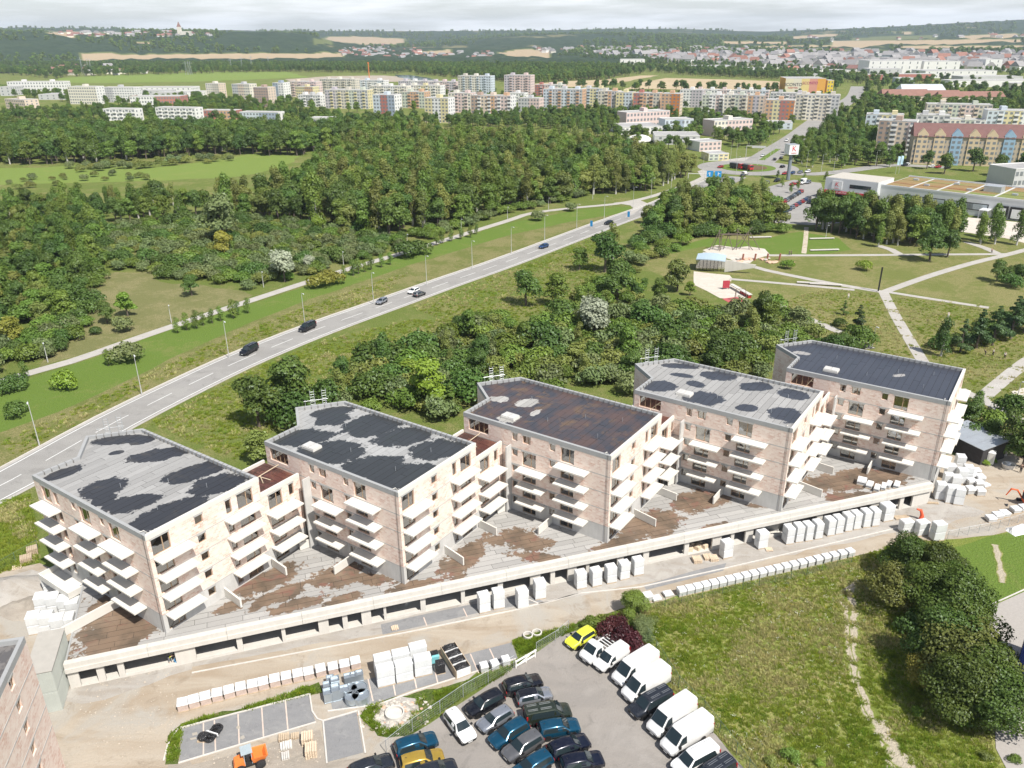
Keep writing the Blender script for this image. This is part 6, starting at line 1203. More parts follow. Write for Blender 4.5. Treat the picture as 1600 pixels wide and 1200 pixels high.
t = thing('notice_board', 'red notice board at the edge of the plaza', 'board', G(1134, 452), R(5)); ob('board', MB().box(-1.0, 1.0, -.1, .1, .4, 2.6).mesh('board', pm('red_board', (.38, .04, .06), .6, .1)), t); ob('post', MB().box(-.95, -.8, -.08, .08, 0, .4).box(.8, .95, -.08, .08, 0, .4).mesh('post', m_trim), t)
t = thing('long_bench', 'long pale bench wall with red supports beside the red pad', 'bench', G(1142, 449), math.atan2((G(1172, 466)-G(1142, 449)).y, (G(1172, 466)-G(1142, 449)).x)); LB = (G(1172, 466)-G(1142, 449)).length; ob('seat', MB().box(0, LB, -.6, .6, .9, 1.1).mesh('seat', m_kerb), t)
for i in range(6): ob('support', MB().box(LB*(.55+i*.08), LB*(.55+i*.08)+.3, -.5, .5, 0, .9).mesh('support', PAINT['red']), t)
for i, (px, py, L) in enumerate([(1188, 372, 8), (1284, 374, 9), (1288, 392, 10), (1270, 444, 9), (1290, 446, 9)]): t = thing('park_bench', 'low pale concrete bench block in the park, %s from the left' % ORD[i], 'bench', G(px, py), R(4 if i < 3 else -14), 'park benches'); ob('seat', MB().box(-L/2, L/2, -.4, .4, .3, .55).mesh('seat', m_kerb), t); ob('leg', MB().box(-L/2+.3, -L/2+.7, -.3, .3, 0, .3).mesh('leg', m_trim), t); ob('leg', MB().box(L/2-.7, L/2-.3, -.3, .3, 0, .3).mesh('leg', m_trim), t)
# pavilion set in the bank
a, b = G(1087, 421), G(1132, 424); d = b-a; L = d.length; t = thing('park_pavilion', 'low park pavilion with pale blue curved roof and glazed front', 'pavilion', (a.x, a.y, 0), math.atan2(d.y, d.x))
n_ = 10; vs = [(L*i/n_, y-1.2*math.sin(math.pi*i/n_)*(1 if y < 0 else 0), 3.6+.5*math.sin(math.pi*i/n_)+zz) for zz in (0, .3) for y in (-2.2, 5) for i in range(n_+1)]; m_ = n_+1
ob('roof', MB().add(vs, [(i, i+1, m_+i+1, m_+i) for i in range(n_)]+[(2*m_+i, 2*m_+i+1, 3*m_+i+1, 3*m_+i) for i in range(n_)]+[(i, i+1, 2*m_+i+1, 2*m_+i) for i in range(n_)]).mesh('roof', pm('pale_blue_roof', (.40, .50, .58), .5, .06)), t)
ob('rear_wall', MB().box(0, L, 4.5, 5, 0, 3.6).mesh('rear_wall', m_conc), t); ob('side_wall', MB().add([(L, -1, 0), (L+9, -1, 2.0), (L+9, -.6, 2.2), (L, -.6, 0), (L, -1, 3.9), (L+9.2, -1, 2.9), (L+9.2, -.6, 2.9), (L, -.6, 3.9)], [(0, 1, 5, 4), (3, 2, 6, 7), (4, 5, 6, 7)]).mesh('side_wall', m_pod), t)
for i in range(8): f = ob('glass_panel', MB().box(L*i/8+.06, L*(i+1)/8-.06, -.6, -.55, .1, 3.5).mesh('glass_panel', m_glass), t); ob('frame_post', MB().box(L*i/8-.06, L*i/8+.06, -.66, -.5, 0, 3.6).mesh('frame_post', m_trim), f)
# ================================================================== PEOPLE
m_skin = pm('skin', (.50, .33, .25), .6, .05)
def skinned(name, joints, edges, mat, parent, root=0):
    me = bpy.data.meshes.new(name); me.from_pydata([j[:3] for j in joints], edges, []); o = ob(name, me, parent); 
    md = o.modifiers.new('skin', 'SKIN'); sv_ = me.skin_vertices[0] if me.skin_vertices else None
    if sv_ is None:
        bpy.context.view_layer.objects.active = o; bpy.ops.mesh.customdata_skin_add(); sv_ = me.skin_vertices[0]
    for i, j in enumerate(joints): sv_.data[i].radius = (j[3], j[3] if len(j) < 5 else j[4])
    sv_.data[root].use_root = True; o.modifiers.new('sub', 'SUBSURF').levels = 1
    o.modifiers['sub'].render_levels = 1; me.materials.append(mat); return o
def person(px, py, label, shirt, trousers, hair, rz=0, bend=0.0, stride=.12):
    t = thing('person', label, 'person', G(px, py)+Vector((0, 0, .05)), rz, None); sb, cb = math.sin(bend), math.cos(bend)
    up = lambda h, f=0, y=0: (f*cb+h*sb, y, .92+h*cb-f*sb)          # torso coordinates above the hips
    J = [(0, 0, .92, .13, .11), (*up(.25), .12, .10), (*up(.48), .15, .11), (*up(.60), .06, .06), (*up(.70, .02), .085, .09), (*up(.80, .01), .09, .10),
         (0, .10, .88, .095, .095), (stride, .11, .50, .065, .065), (stride*.6-.05, .11, .09, .045, .045), (stride*.6+.12, .12, .04, .045, .035),
         (0, -.10, .88, .095, .095), (-stride*.3, -.11, .50, .065, .065), (-stride-.05, -.11, .09, .045, .045), (-stride+.12, -.12, .04, .045, .035),
         (*up(.50, 0, .19), .055, .055), (*up(.22, .05, .25), .045, .045), (*up(.02, .20, .22), .035, .035), (*up(-.06, .24, .21), .035, .03),
         (*up(.50, 0, -.19), .055, .055), (*up(.22, .05, -.25), .045, .045), (*up(.02, .20, -.22), .035, .035), (*up(-.06, .24, -.21), .035, .03)]
    E_ = [(0, 1), (1, 2), (2, 3), (3, 4), (4, 5), (0, 6), (6, 7), (7, 8), (8, 9), (0, 10), (10, 11), (11, 12), (12, 13), (2, 14), (14, 15), (15, 16), (16, 17), (2, 18), (18, 19), (19, 20), (20, 21)]
    skinned('body', J, E_, m_skin, t)
    g = lambda j, k=1.14: (*j[:3], j[3]*k, (j[4] if len(j) > 4 else j[3])*k)
    skinned('shirt', [g(J[0]), g(J[1]), g(J[2]), g(J[14], 1.25), g(J[15], 1.2), g(J[18], 1.25), g(J[19], 1.2)], [(0, 1), (1, 2), (2, 3), (3, 4), (2, 5), (5, 6)], shirt, t)
    skinned('trousers', [(0, 0, .93, .15, .13), g(J[6], 1.2), g(J[7], 1.25), g(J[8], 1.4), g(J[10], 1.2), g(J[11], 1.25), g(J[12], 1.4)], [(0, 1), (1, 2), (2, 3), (0, 4), (4, 5), (5, 6)], trousers, t)
    h = J[5]; mb = MB(); n_ = 10; vs = [(h[0]-.015+math.cos(2*math.pi*k/n_)*.105*math.sin(a), math.sin(2*math.pi*k/n_)*.098*math.sin(a), h[2]-.02+.125*math.cos(a)) for a in (.05, .6, 1.1, 1.5) for k in range(n_)]
    ob('hair', mb.add(vs, [(i*n_+k, i*n_+(k+1) % n_, (i+1)*n_+(k+1) % n_, (i+1)*n_+k) for i in range(3) for k in range(n_)]+[tuple(range(n_))]).mesh('hair', hair, smooth=60), t)
    f = ob('nose', MB().add([(h[0]+.085, -.015, h[2]-.06), (h[0]+.085, .015, h[2]-.06), (h[0]+.12, 0, h[2]-.055), (h[0]+.088, 0, h[2]-.01)], [(0, 1, 2), (1, 3, 2), (3, 0, 2)]).mesh('nose', m_skin), t)
    return t
c = lambda n_, col: pm('cloth_'+n_, col, .9, .1)
m_hair = pm('dark_hair', (.03, .022, .016), .7, .2)
person(1594, 739, 'person in dark clothes standing on the sand at the right edge', c('black', (.02, .02, .022)), c('dark', (.025, .025, .03)), m_hair, R(40))
person(267, 1036, 'person in a yellow green vest bending over before the left garages', c('hivis', (.55, .62, .05)), c('grey', (.28, .30, .32)), m_hair, R(-20), .95)
person(1539, 556, 'person in dark clothes crouching on the park grass', c('black2', (.03, .03, .035)), c('dark', (.025, .025, .03)), m_hair, R(190), .6)
person(1551, 556, 'person in a white shirt beside the crouching one in the park', c('white', (.7, .7, .68)), c('dark', (.025, .025, .03)), m_hair, R(150))
person(1569, 561, 'person in a white top alone on the park grass', c('white', (.7, .7, .68)), c('dark', (.025, .025, .03)), m_hair, R(-120))
person(1233, 399, 'person in dark clothes walking left on the upper park path', c('dark', (.025, .025, .03)), c('blue', (.04, .05, .09)), m_hair, R(180), 0, .2)
person(1236, 399, 'person in blue clothes walking right behind the dark one', c('blue', (.04, .05, .09)), c('dark', (.025, .025, .03)), m_hair, R(185), 0, .2)
person(1549, 396, 'person in red standing at the far right path', c('red', (.25, .05, .05)), c('dark', (.025, .025, .03)), m_hair, R(100))
person(1325, 467, 'person in a white robe standing in the dry park grass', c('white', (.7, .7, .68)), c('white', (.7, .7, .68)), m_hair, R(-90))
person(1481, 497, 'person in white standing by the right park bushes', c('white', (.7, .7, .68)), c('white', (.7, .7, .68)), m_hair, R(-90))
# ================================================================== FAR TOWN
_fm = {}
def wallm(col):
    if col not in _fm: _fm[col] = pm('render_%d' % len(_fm), col, .85, .05, .15, .9)
    return _fm[col]
m_fwin = pm('far_window', (.20, .215, .23), .2, .25, .3, 2.); m_froof = pm('flat_roof_felt', (.34, .335, .33), .9, .15, .1, .8); m_fbal = pm('loggia_shade', (.24, .24, .25), .8, .15, .3, 2.)
WHT, CRM, YEL, PCH, PNK, ORA, RED, BLU, LBL, GRY, LIL, GRN_, BEI, BRN = (.72, .71, .69), (.68, .64, .55), (.64, .57, .34), (.64, .53, .43), (.63, .50, .47), (.56, .36, .23), (.42, .17, .14), (.32, .38, .46), (.54, .60, .65), (.50, .50, .50), (.50, .46, .49), (.52, .55, .46), (.56, .52, .44), (.42, .31, .25)
FOOTP = []
def far_block(x0, x1, yb, yt, cols, gable, rot=-20, dep=13, name='apartment_tower', cat='apartment building', label='', balc=0, roofbox=1, group='far apartment blocks', floor=2.9, winx=3.0, win=True):
    """facade segments (one colour each), gable walls, window rows, roof with lift houses"""
    xm = (x0+x1)/2; g = G(xm, yb); a = R(rot); dist = g.y
    # facade width so that facade + gable span x0..x1
    span = (G(x1, yb)-G(x0, yb)).length; up = G(xm, yt, 0); lo, hi = 1, 120
    for _ in range(30):
        m = (lo+hi)/2
        if P((g.x, g.y, m))[1] > yt: lo = m
        else: hi = m
    H = lo; W = max(6, (span-dep*abs(math.sin(a)))/math.cos(a))
    u = Vector((math.cos(a), math.sin(a), 0)); n = Vector((math.sin(a), -math.cos(a), 0))
    # keep the nearest point of the footprint on the base line
    org = g-u*W/2-n*(dep/2) if False else g-u*W/2
    t = thing(name, label, cat, (org.x, org.y, 0), a, group); FOOTP.append((g, max(W, dep)*.62+4))
    k = len(cols); st = max(2, round(H/floor)); fh = H/st
    for i, c in enumerate(cols):
        ob('facade', MB().box(W*i/k, W*(i+1)/k, 0, dep-.0, 0, H-.02*(i % 2)).mesh('facade', wallm(c)), t)
    ob('gable_wall', MB().box(W+.003, W+.12, -.05, dep+.05, 0, H+.5).mesh('gable_wall', wallm(gable)), t); ob('gable_wall', MB().box(-.12, -.003, -.05, dep+.05, 0, H+.5).mesh('gable_wall', wallm(gable)), t)
    ob('roof', MB().box(.0, W, 0, dep, H+.003, H+.25).mesh('roof', m_froof), t); ob('roof_edge', MB().box(0, W, -.06, .25, H+.253, H+.6).box(0, W, dep-.25, dep+.06, H+.253, H+.6).mesh('roof_edge', wallm(WHT)), t)
    if win:
        mb = MB(); nb = max(2, int(W/winx)); bal = MB()
        for f in range(st):
            z = fh*f+fh*.32
            for j in range(nb):
                x = W*(j+.5)/nb
                if balc and j % balc == balc-1: bal.box(x-W/nb*.48, x+W/nb*.48, -.9, -.003, fh*f+.1, fh*f+fh*.42); mb.box(x-W/nb*.42, x+W/nb*.42, -.06, -.003, fh*f+fh*.45, fh*f+fh*.92)
                else: mb.box(x-.85, x+.85, -.05, .02, z, z+fh*.48)
            ng = max(2, int(dep/4))
            for j in range(ng): y = dep*(j+.5)/ng; mb.box(W+.1, W+.16, y-.7, y+.7, z, z+fh*.48)
        ob('window_rows', mb.mesh('window_rows', m_fwin), t, kind='stuff')
        if balc: ob('balcony_rows', bal.mesh('balcony_rows', wallm(gable)), t, kind='stuff')
    for i in range(roofbox): x = W*(i+.5)/roofbox; ob('lift_house', MB().box(x-1.8, x+1.8, dep*.3, dep*.75, H+.253, H+2.8).mesh('lift_house', wallm(cols[i % k])), t)
    return t, W, H
B = far_block
B(15, 103, 147, 128, [WHT], WHT, -6, 14, 'office_building', 'office building', 'white office building with green bands far left', 0, 2, None, 3.6, 4)
B(107, 158, 163, 136, [CRM], WHT, -14, 14, label='cream panel block with dotted windows, left of the long white shops'); B(160, 215, 160, 137, [GRY, WHT, WHT], WHT, -10, 14, label='white panel block with a grey left end, beside the cream one')
B(0, 55, 178, 156, [PCH, PCH], PCH, -32, 14, 'hotel', 'hotel', 'peach coloured building with white window bands at the far left', 0, 1, None)
B(160, 217, 189, 171, [WHT], WHT, -14, 11, label='low white block with balconies behind the dark wood, left one', balc=2, roofbox=0); B(240, 313, 191, 169, [WHT], WHT, -18, 11, label='longer low white block with balconies behind the dark wood', balc=2, roofbox=0)
B(312, 373, 186, 173, [RED, ORA], RED, -12, 11, label='low dark red row behind the dark wood', roofbox=0); B(372, 440, 193, 176, [LBL, BLU], WHT, -16, 11, label='low blue row with pale roof behind the dark wood', roofbox=0); B(482, 522, 199, 185, [GRN_], GRN_, -8, 12, label='low pale green row behind the dark wood', roofbox=0)
B(205, 284, 168, 151, [WHT, (.45, .2, .16)], (.45, .2, .16), -4, 18, 'shop_building', 'shop building', 'white and brick red banded shop building on the left', 0, 0, None, 3.6)
for i, (x0, x1, yb, yt, c) in enumerate([(212, 262, 152, 142, GRY), (240, 282, 156, 145, GRY), (282, 318, 154, 144, WHT), (210, 300, 146, 137, WHT), (0, 20, 150, 136, GRY), (60, 110, 156, 148, GRY)]): B(x0, x1, yb, yt, [c], c, -6, 26, 'shopping_hall', 'hall', 'flat %s shopping hall at the left, %s from the front' % ('grey' if c == GRY else 'white', ORD[i]), 0, 0, 'shopping halls at the left', 4, 7)
T = [(320, 348, 153, 131, [CRM, BEI], PCH, 1, 'peach gabled tower standing alone left of the estate'), (361, 397, 159, 132, [GRY, PCH, CRM], CRM, 1, 'cream tower with grey left flank'), (395, 426, 167, 137, [BRN], PCH, 1, 'brown tower with salmon gable'), (425, 449, 158, 130, [BLU, WHT], WHT, 1, 'blue and white tower beside the salmon one'),
  (447, 500, 152, 128, [PCH, PNK, PNK], PNK, 2, 'pink block at the back left of the estate'), (460, 494, 154, 136, [YEL, ORA], YEL, 1, 'bright yellow tower with orange gable'), (463, 506, 167, 149, [WHT, GRY, WHT], WHT, 3, 'small grey white stepped block in the trees'), (497, 560, 147, 124, [BEI, CRM, BEI, CRM], BEI, 3, 'long beige row at the back'), (558, 604, 147, 126, [LBL, WHT, LBL], WHT, 2, 'pale blue white row at the back'),
  (505, 580, 170, 141, [LIL, BEI, GRN_, GRY], YEL, 3, 'lilac and olive row with a yellow gable'), (580, 623, 188, 149, [LBL, RED, BLU], WHT, 1, 'tower with a big white gable pointing up like a house'), (575, 640, 156, 135, [CRM, WHT, CRM], CRM, 3, 'cream row behind the white gabled tower'), (632, 692, 156, 134, [CRM, YEL, CRM], WHT, 3, 'cream and yellow row in the middle of the estate'), (620, 672, 146, 127, [LIL, WHT, LIL], LIL, 3, 'lilac row at the back, left half'), (668, 716, 148, 128, [LIL, PNK, LIL], PNK, 3, 'lilac row at the back, right half with pink gable'),
  (625, 668, 169, 144, [GRN_, ORA, GRN_], ORA, 2, 'grey green row with an orange stair tower'), (660, 706, 192, 154, [YEL, WHT, YEL], WHT, 1, 'yellow and white tower at the wood edge'), (713, 770, 150, 119, [BEI, CRM, LBL], LBL, 3, 'tall cream tower with a pale blue side and roof masts'), (697, 740, 176, 146, [CRM, PNK, CRM], PNK, 2, 'pale pink tower in the second row'), (732, 802, 184, 150, [BRN, PCH, ORA, PNK, PNK], WHT, 3, 'brown and orange and pink front row block'), (785, 832, 154, 118, [LIL, PNK, PNK], PNK, 2, 'tall pink tower in the middle'), (790, 822, 160, 146, [WHT], WHT, 1, 'white low tower before the tall pink one'),
  (806, 846, 176, 154, [GRY, PNK], PNK, 1, 'small pink gabled block in the trees'), (845, 912, 174, 140, [LBL, GRY, LBL, GRY], ORA, 3, 'blue grey row with an orange foot'), (833, 882, 150, 133, [RED, PNK, GRN_], PNK, 3, 'dark pink row at the back'), (904, 948, 167, 139, [GRY, YEL, LBL], LBL, 2, 'grey row with yellow balconies'), (930, 968, 175, 143, [BEI, ORA, LIL], BEI, 2, 'mauve and orange first part of the long colourful row'), (958, 990, 176, 145, [YEL, LBL], YEL, 1, 'yellow and pale blue second part of the long colourful row'), (985, 1032, 179, 146, [RED, ORA, PCH, BEI], ORA, 2, 'red and beige third part of the long colourful row'), (1028, 1064, 182, 147, [ORA, (.52, .2, .06)], PCH, 1, 'deep orange end part of the long colourful row'),
  (1058, 1098, 168, 141, [WHT, LIL], LIL, 1, 'white and mauve block behind the orange end'), (1092, 1130, 180, 149, [GRN_, WHT, PNK], WHT, 2, 'pale green left part of the right row'), (1126, 1166, 183, 149, [CRM, GRN_, BEI], BEI, 2, 'cream middle part of the right row'), (1162, 1194, 188, 150, [ORA, LIL, PCH], BRN, 1, 'orange and mauve part of the right row'), (1190, 1240, 194, 157, [ORA, YEL, RED, (.5, .2, .08)], PCH, 1, 'orange tower with yellow and dark red stripes'), (1080, 1140, 160, 141, [PNK, WHT, PNK], WHT, 3, 'pink white row behind the right row'), (1140, 1200, 164, 142, [GRY, WHT, LBL], PNK, 3, 'grey white row behind the right row'), (1200, 1262, 168, 146, [GRY, LIL, WHT], WHT, 2, 'grey row right behind the orange tower'), (1238, 1308, 188, 149, [BEI, CRM, BEI, GRY], CRM, 3, 'large beige block at the right end of the estate')]
for (x0, x1, yb, yt, c, gb, rb, lab) in T: B(x0, x1, yb, yt, c, gb, -22 if x1-x0 < 75 else -18, 13, label=lab, roofbox=rb, balc=3 if rb > 1 else 0)
for (x0, x1, yb, yt, c, gb, rb, lab, rot) in [(1362, 1426, 242, 190, [BRN, PCH, PCH, PNK], WHT, 1, 'salmon tower with a white gable right of the avenue', -30), (1346, 1408, 216, 180, [LBL, YEL, LBL], WHT, 2, 'pale blue and yellow block behind the salmon tower', -24), (1424, 1480, 217, 181, [GRY, WHT, GRY], WHT, 2, 'grey white block right of the salmon tower', -24), (1444, 1542, 197, 164, [BEI, GRN_, PNK, BEI], PCH, 2, 'long beige pink block with a green stair strip', -20), (1478, 1536, 216, 188, [CRM, GRN_, WHT], WHT, 1, 'cream block before the long beige pink one', -22), (1536, 1640, 218, 174, [LBL, YEL, WHT, LBL], WHT, 2, 'pale blue and white block at the right edge', -16)]:
    B(x0, x1, yb, yt, c, gb, rot, 13, label=lab, roofbox=rb, balc=3)
# school buildings
B(970, 1054, 199, 175, [PNK, PNK], PNK, 24, 14, 'school_building', 'school', 'long pink school with white window bands', 0, 1, None, 3.6); B(1035, 1086, 205, 187, [LBL, BLU, LBL], LBL, 10, 14, 'school_building', 'school', 'pale blue school annex', 0, 0, None, 3.6); B(965, 1040, 210, 199, [WHT], WHT, 8, 30, 'school_building', 'school', 'flat white school wing before the pink one', 0, 0, None, 4)
B(1020, 1095, 226, 213, [GRY], WHT, -6, 24, 'sports_hall', 'hall', 'flat roofed grey sports hall before the school', 0, 0, None, 5, 6); B(1105, 1184, 212, 188, [CRM, PNK, PNK], PNK, 22, 14, 'school_building', 'school', 'pink and white school right of the colourful row', 0, 1, None, 3.6); B(1085, 1134, 236, 222, [PNK], WHT, 20, 14, 'school_building', 'school', 'low pale pink building behind the wood end', 0, 0, None, 3.4); B(1104, 1141, 251, 241, [GRN_, YEL], YEL, 8, 12, 'pavilion_building', 'pavilion', 'small flat pavilion with a yellow side by the roundabout', 0, 0, None, 4, 3)
B(1186, 1240, 202, 192, [LBL], LBL, -14, 16, 'shop_building', 'shop building', 'low pale blue building under the orange tower', 0, 0, None, 4, 5); B(1568, 1660, 292, 264, [GRY], GRY, 14, 16, 'hall_building', 'hall', 'dark grey ribbed hall at the right edge beside the supermarket', 0, 0, None, 8, 2.2)
g = G(998, 222); t = thing('dome_hall', 'white dome roofed hall among the school buildings', 'hall', g); n_ = 16; vs = [(math.cos(2*math.pi*k/n_)*9*math.cos(a), math.sin(2*math.pi*k/n_)*7*math.cos(a), 1+4*math.sin(a)) for a in (0, .4, .8, 1.2, 1.5) for k in range(n_)]; ob('dome', MB().add(vs, [(i*n_+k, i*n_+(k+1) % n_, (i+1)*n_+(k+1) % n_, (i+1)*n_+k) for i in range(4) for k in range(n_)]+[tuple(range(4*n_, 5*n_))]).mesh('dome', wallm(WHT), smooth=50), t); ob('drum_wall', MB().tube([(0, 0, 0), (0, 0, 1)], 6.9, 16).mesh('drum_wall', wallm(GRY)), t)
# yellow gabled houses
a, b = G(1421, 256), G(1610, 262); d = b-a; L = d.length; t = thing('gabled_terrace', 'long yellow terrace with red brown roof, pointed gables and blue bays', 'apartment building', (a.x, a.y, 0), math.atan2(d.y, d.x)); FOOTP.append(((a+b)/2, L*.5)); Hh = 15.0; m_tile = pm('red_brown_tiles', (.17, .088, .08), .8, .15, .4, 3.)
ob('wall', MB().box(0, L, 0, 14, 0, Hh).mesh('wall', wallm((.44, .37, .28))), t); ob('roof', MB().add([(-.5, -.8, Hh), (L+.5, -.8, Hh), (L+.5, 14.8, Hh), (-.5, 14.8, Hh), (-.5, 7, Hh+6.5), (L+.5, 7, Hh+6.5)], [(0, 1, 5, 4), (2, 3, 4, 5), (0, 4, 3), (1, 2, 5), (3, 2, 1, 0)]).mesh('roof', m_tile), t)
nb = 7
for i in range(nb):
    x = L*(i+.5)/nb; w_ = L/nb*.32; col = BLU if i in (2, 5) else (.56, .45, .30); f = ob('gable_bay', MB().add([(x-w_, -.5, 0), (x+w_, -.5, 0), (x+w_, -.5, Hh+1.2), (x, -.5, Hh+4.2), (x-w_, -.5, Hh+1.2), (x-w_, 0, 0), (x+w_, 0, 0), (x+w_, 3, Hh+1.2), (x, 6, Hh+4.2), (x-w_, 3, Hh+1.2)], [(0, 1, 2, 3, 4), (1, 6, 7, 2), (5, 0, 4, 9), (2, 7, 8, 3), (3, 8, 9, 4)]).mesh('gable_bay', wallm((.27, .40, .52) if i in (2, 5) else col)), t)
    mb = MB()
    for fl in range(6):
        for q in (-.5, .5): mb.box(x+q*w_-.75, x+q*w_+.75, -.56, -.505, fl*2.65+1.0, fl*2.65+2.3)
    ob('window_rows', mb.mesh('window_rows', m_fwin), f, kind='stuff')
mb = MB()
for i in range(nb+1):
    for fl in range(5): x = L*i/nb; mb.box(max(.4, x-1.9), max(1.6, x-.6), -.06, .02, fl*2.65+1, fl*2.65+2.3).box(min(L-1.6, x+.6), min(L-.4, x+1.9), -.06, .02, fl*2.65+1, fl*2.65+2.3)
ob('window_rows', mb.mesh('window_rows', m_fwin), t, kind='stuff')
def hip_house(name, lab, cat, px, py, L, D_, H, rh, rot, wall, roof, group=None, z=0):
    g = GT(px, py) if z is None else G(px, py); t = thing(name, lab, cat, g, R(rot), group); FOOTP.append((g, L*.6))
    ob('wall', MB().box(-L/2, L/2, -D_/2, D_/2, 0, H).mesh('wall', wallm(wall)), t); ob('roof', MB().add([(-L/2-.5, -D_/2-.5, H), (L/2+.5, -D_/2-.5, H), (L/2+.5, D_/2+.5, H), (-L/2-.5, D_/2+.5, H), (-L/2+1, 0, H+rh), (L/2-1, 0, H+rh)], [(0, 1, 5, 4), (2, 3, 4, 5), (0, 4, 3), (1, 2, 5), (3, 2, 1, 0)]).mesh('roof', roof), t); return t
m_tile2 = pm('brick_red_tiles', (.25, .135, .105), .85, .15, .3, 2.)
for i, (px, py, L, rot) in enumerate([(1440, 158, 75, -4), (1512, 160, 65, -6), (1410, 156, 50, -3)]): hip_house('tiled_hall', 'long low building with red tiled roof behind the right blocks, %s of three' % ORD[i], 'hall', px, py, L, 16, 6, 5, rot, PCH, m_tile2, 'long red tiled buildings')
hip_house('grey_hall', 'pale grey barrel roofed hall above the red tiled buildings', 'hall', 1436, 152, 46, 24, 8, 6, -8, LBL, pm('pale_metal_roof', (.50, .53, .56), .4, .06))
# furniture store with lettering
a, b = G(1222, 143), G(1289, 147); t, W, H = B(1222, 1291, 146, 123, [(.62, .57, .42), (.60, .56, .46), (.62, .50, .22), (.55, .26, .20), (.62, .32, .06)], (.64, .34, .05), -8, 40, 'furniture_store', 'shop building', 'yellow and orange furniture store with dark lettering beyond the fields', 0, 0, None, 5, 6, False)
m_let = pm('dark_lettering', (.03, .02, .06), .6, .05); textobj('lettering', 'SCONTO', H*.30, m_let, t, (W*.2, -.15, H*.60), (R(90), 0, 0)); textobj('lettering', 'N\u00c1BYTEK', H*.16, pm('red_lettering', (.5, .05, .05), .6, .05), t, (W*.2, -.15, H*.38), (R(90), 0, 0)); textobj('lettering', 'SCONTO', H*.26, pm('purple_lettering', (.35, .02, .15), .6, .05), t, (W*.62, -.15, H*.70), (R(90), 0, 0))
B(1290, 1302, 144, 126, [(.64, .50, .05)], ORA, -8, 14, 'shop_building', 'shop building', 'small yellow and orange shop beside the furniture store', 0, 0, None, 5)
# industry at the far right: long white halls
for i, (x0, x1, yb, yt, c, dp) in enumerate(sorted([(1352, 1440, 117, 95, WHT, 60), (1355, 1410, 120, 108, GRY, 40), (1438, 1500, 116, 96, WHT, 50), (1440, 1560, 122, 111, WHT, 60), (1500, 1600, 128, 120, GRY, 40), (1480, 1620, 136, 126, WHT, 30), (1535, 1565, 112, 93, WHT, 40), (1510, 1540, 112, 101, WHT, 40), (1470, 1510, 99, 90, WHT, 60), (1500, 1620, 108, 101, WHT, 60), (1400, 1460, 126, 116, RED, 20), (1350, 1380, 126, 117, RED, 30), (968, 1008, 105, 93, WHT, 40), (1078, 1150, 111, 104, WHT, 80), (1150, 1210, 114, 107, WHT, 60), (1300, 1330, 116, 110, WHT, 40), (1400, 1430, 130, 122, LBL, 20), (1330, 1348, 117, 112, YEL, 20), (1250, 1280, 122, 116, GRY, 30), (1420, 1450, 66, 62, WHT, 80), (1580, 1640, 141, 131, CRM, 30)], key=lambda q: q[0])):
    B(x0, x1, yb, yt, [c], c, -5, dp, 'factory_hall', 'factory hall', 'flat %s factory hall in the far industrial belt, %s by its left end' % ({WHT: 'white', GRY: 'grey', RED: 'red', LBL: 'pale blue', YEL: 'yellow', CRM: 'cream'}[c], ORD[i]), 0, 0, 'factory halls in the far industrial belt', 8, 12, yt < 112)
# supermarket
a = G(1286, 310); b = G(1372, 318); c_ = G(1640, 352); d = c_-b; ang = math.atan2(d.y, d.x); L = d.length; SH = 7.5
t = thing('supermarket', 'long white supermarket with planted flat roof, red entrance band and loading docks', 'supermarket', (b.x, b.y, 0), ang)
e1 = G(1340, 268, SH); un = Vector((-math.sin(ang), math.cos(ang), 0)); DEP = (e1-b).dot(un); LX = -(b-a).length+0; FOOTP.append((b+d*.4+un*30, 70))
m_sup = pm('white_cladding', (.60, .61, .62), .6, .04, .2, 2.)
ob('wall', MB().box(.01, L, 0, DEP, 0, SH).mesh('wall', m_sup), t); ob('parapet', MB().box(0, L, -.1, .4, SH, SH+.7).box(0, L, DEP-.4, DEP+.1, SH, SH+.7).mesh('parapet', m_sup), t)
n = NT('green_roof_sedum'); v = n.obj(); mpn = n.n('Mapping'); mpn.inputs['Scale'].default_value = (.25, 1, 1); n.l(v, mpn.inputs[0]); f = n.noise(mpn.outputs[0], .12, 6, .65); sed = n.bsdf(n.ramp(f, (.40, (.17, .20, .05)), (.5, (.26, .18, .075)), (.62, (.25, .13, .055))), .95, n.bump(n.noise(v, 2, 4, .7), .5, .1))
for i in range(6):
    for j in range(3):
        x0, x1, y0, y1 = L*i/6+.6, L*(i+1)/6-.6, .6+(DEP-1)*j/3+.4, .6+(DEP-1)*(j+1)/3-.4; ob('planted_roof_bed', MB().box(x0, x1, y0, y1, SH+.0, SH+.25).mesh('planted_roof_bed', sed), t)
ob('roof', MB().box(0, L, .4, DEP-.4, SH+.003, SH+.1).mesh('roof', pm('pale_roof_gravel', (.5, .5, .48), .9, .1)), t)
EW = (b-a).length; ew = MB().box(-EW, 0, -3.5, 14, 3.4, 9.2); ob('entrance_block', ew.mesh('entrance_block', m_sup), t); ob('entrance_wall', MB().box(-EW+.6, -.1, -.6, 13.8, 0, 3.4).mesh('entrance_wall', m_trim), t); ob('red_band', MB().box(-EW-.1, .1, -3.62, -3.503, 2.6, 3.9).box(-EW-.12, -EW-.003, -3.5, 14, 2.6, 3.9).mesh('red_band', pm('red_fascia', (.55, .02, .04), .5, .05)), t); ob('entrance_roof', MB().box(-EW+.2, -.2, -3.2, 13.7, 9.2, 9.35).mesh('entrance_roof', pm('beige_roof', (.46, .43, .38), .9, .08)), t)
ob('strip_window', MB().box(-EW*.52, -EW*.12, -3.56, -3.503, 5.6, 7.2).mesh('strip_window', m_cglass), t); m_kred = pm('sign_red', (.60, .015, .03), .5, .03)
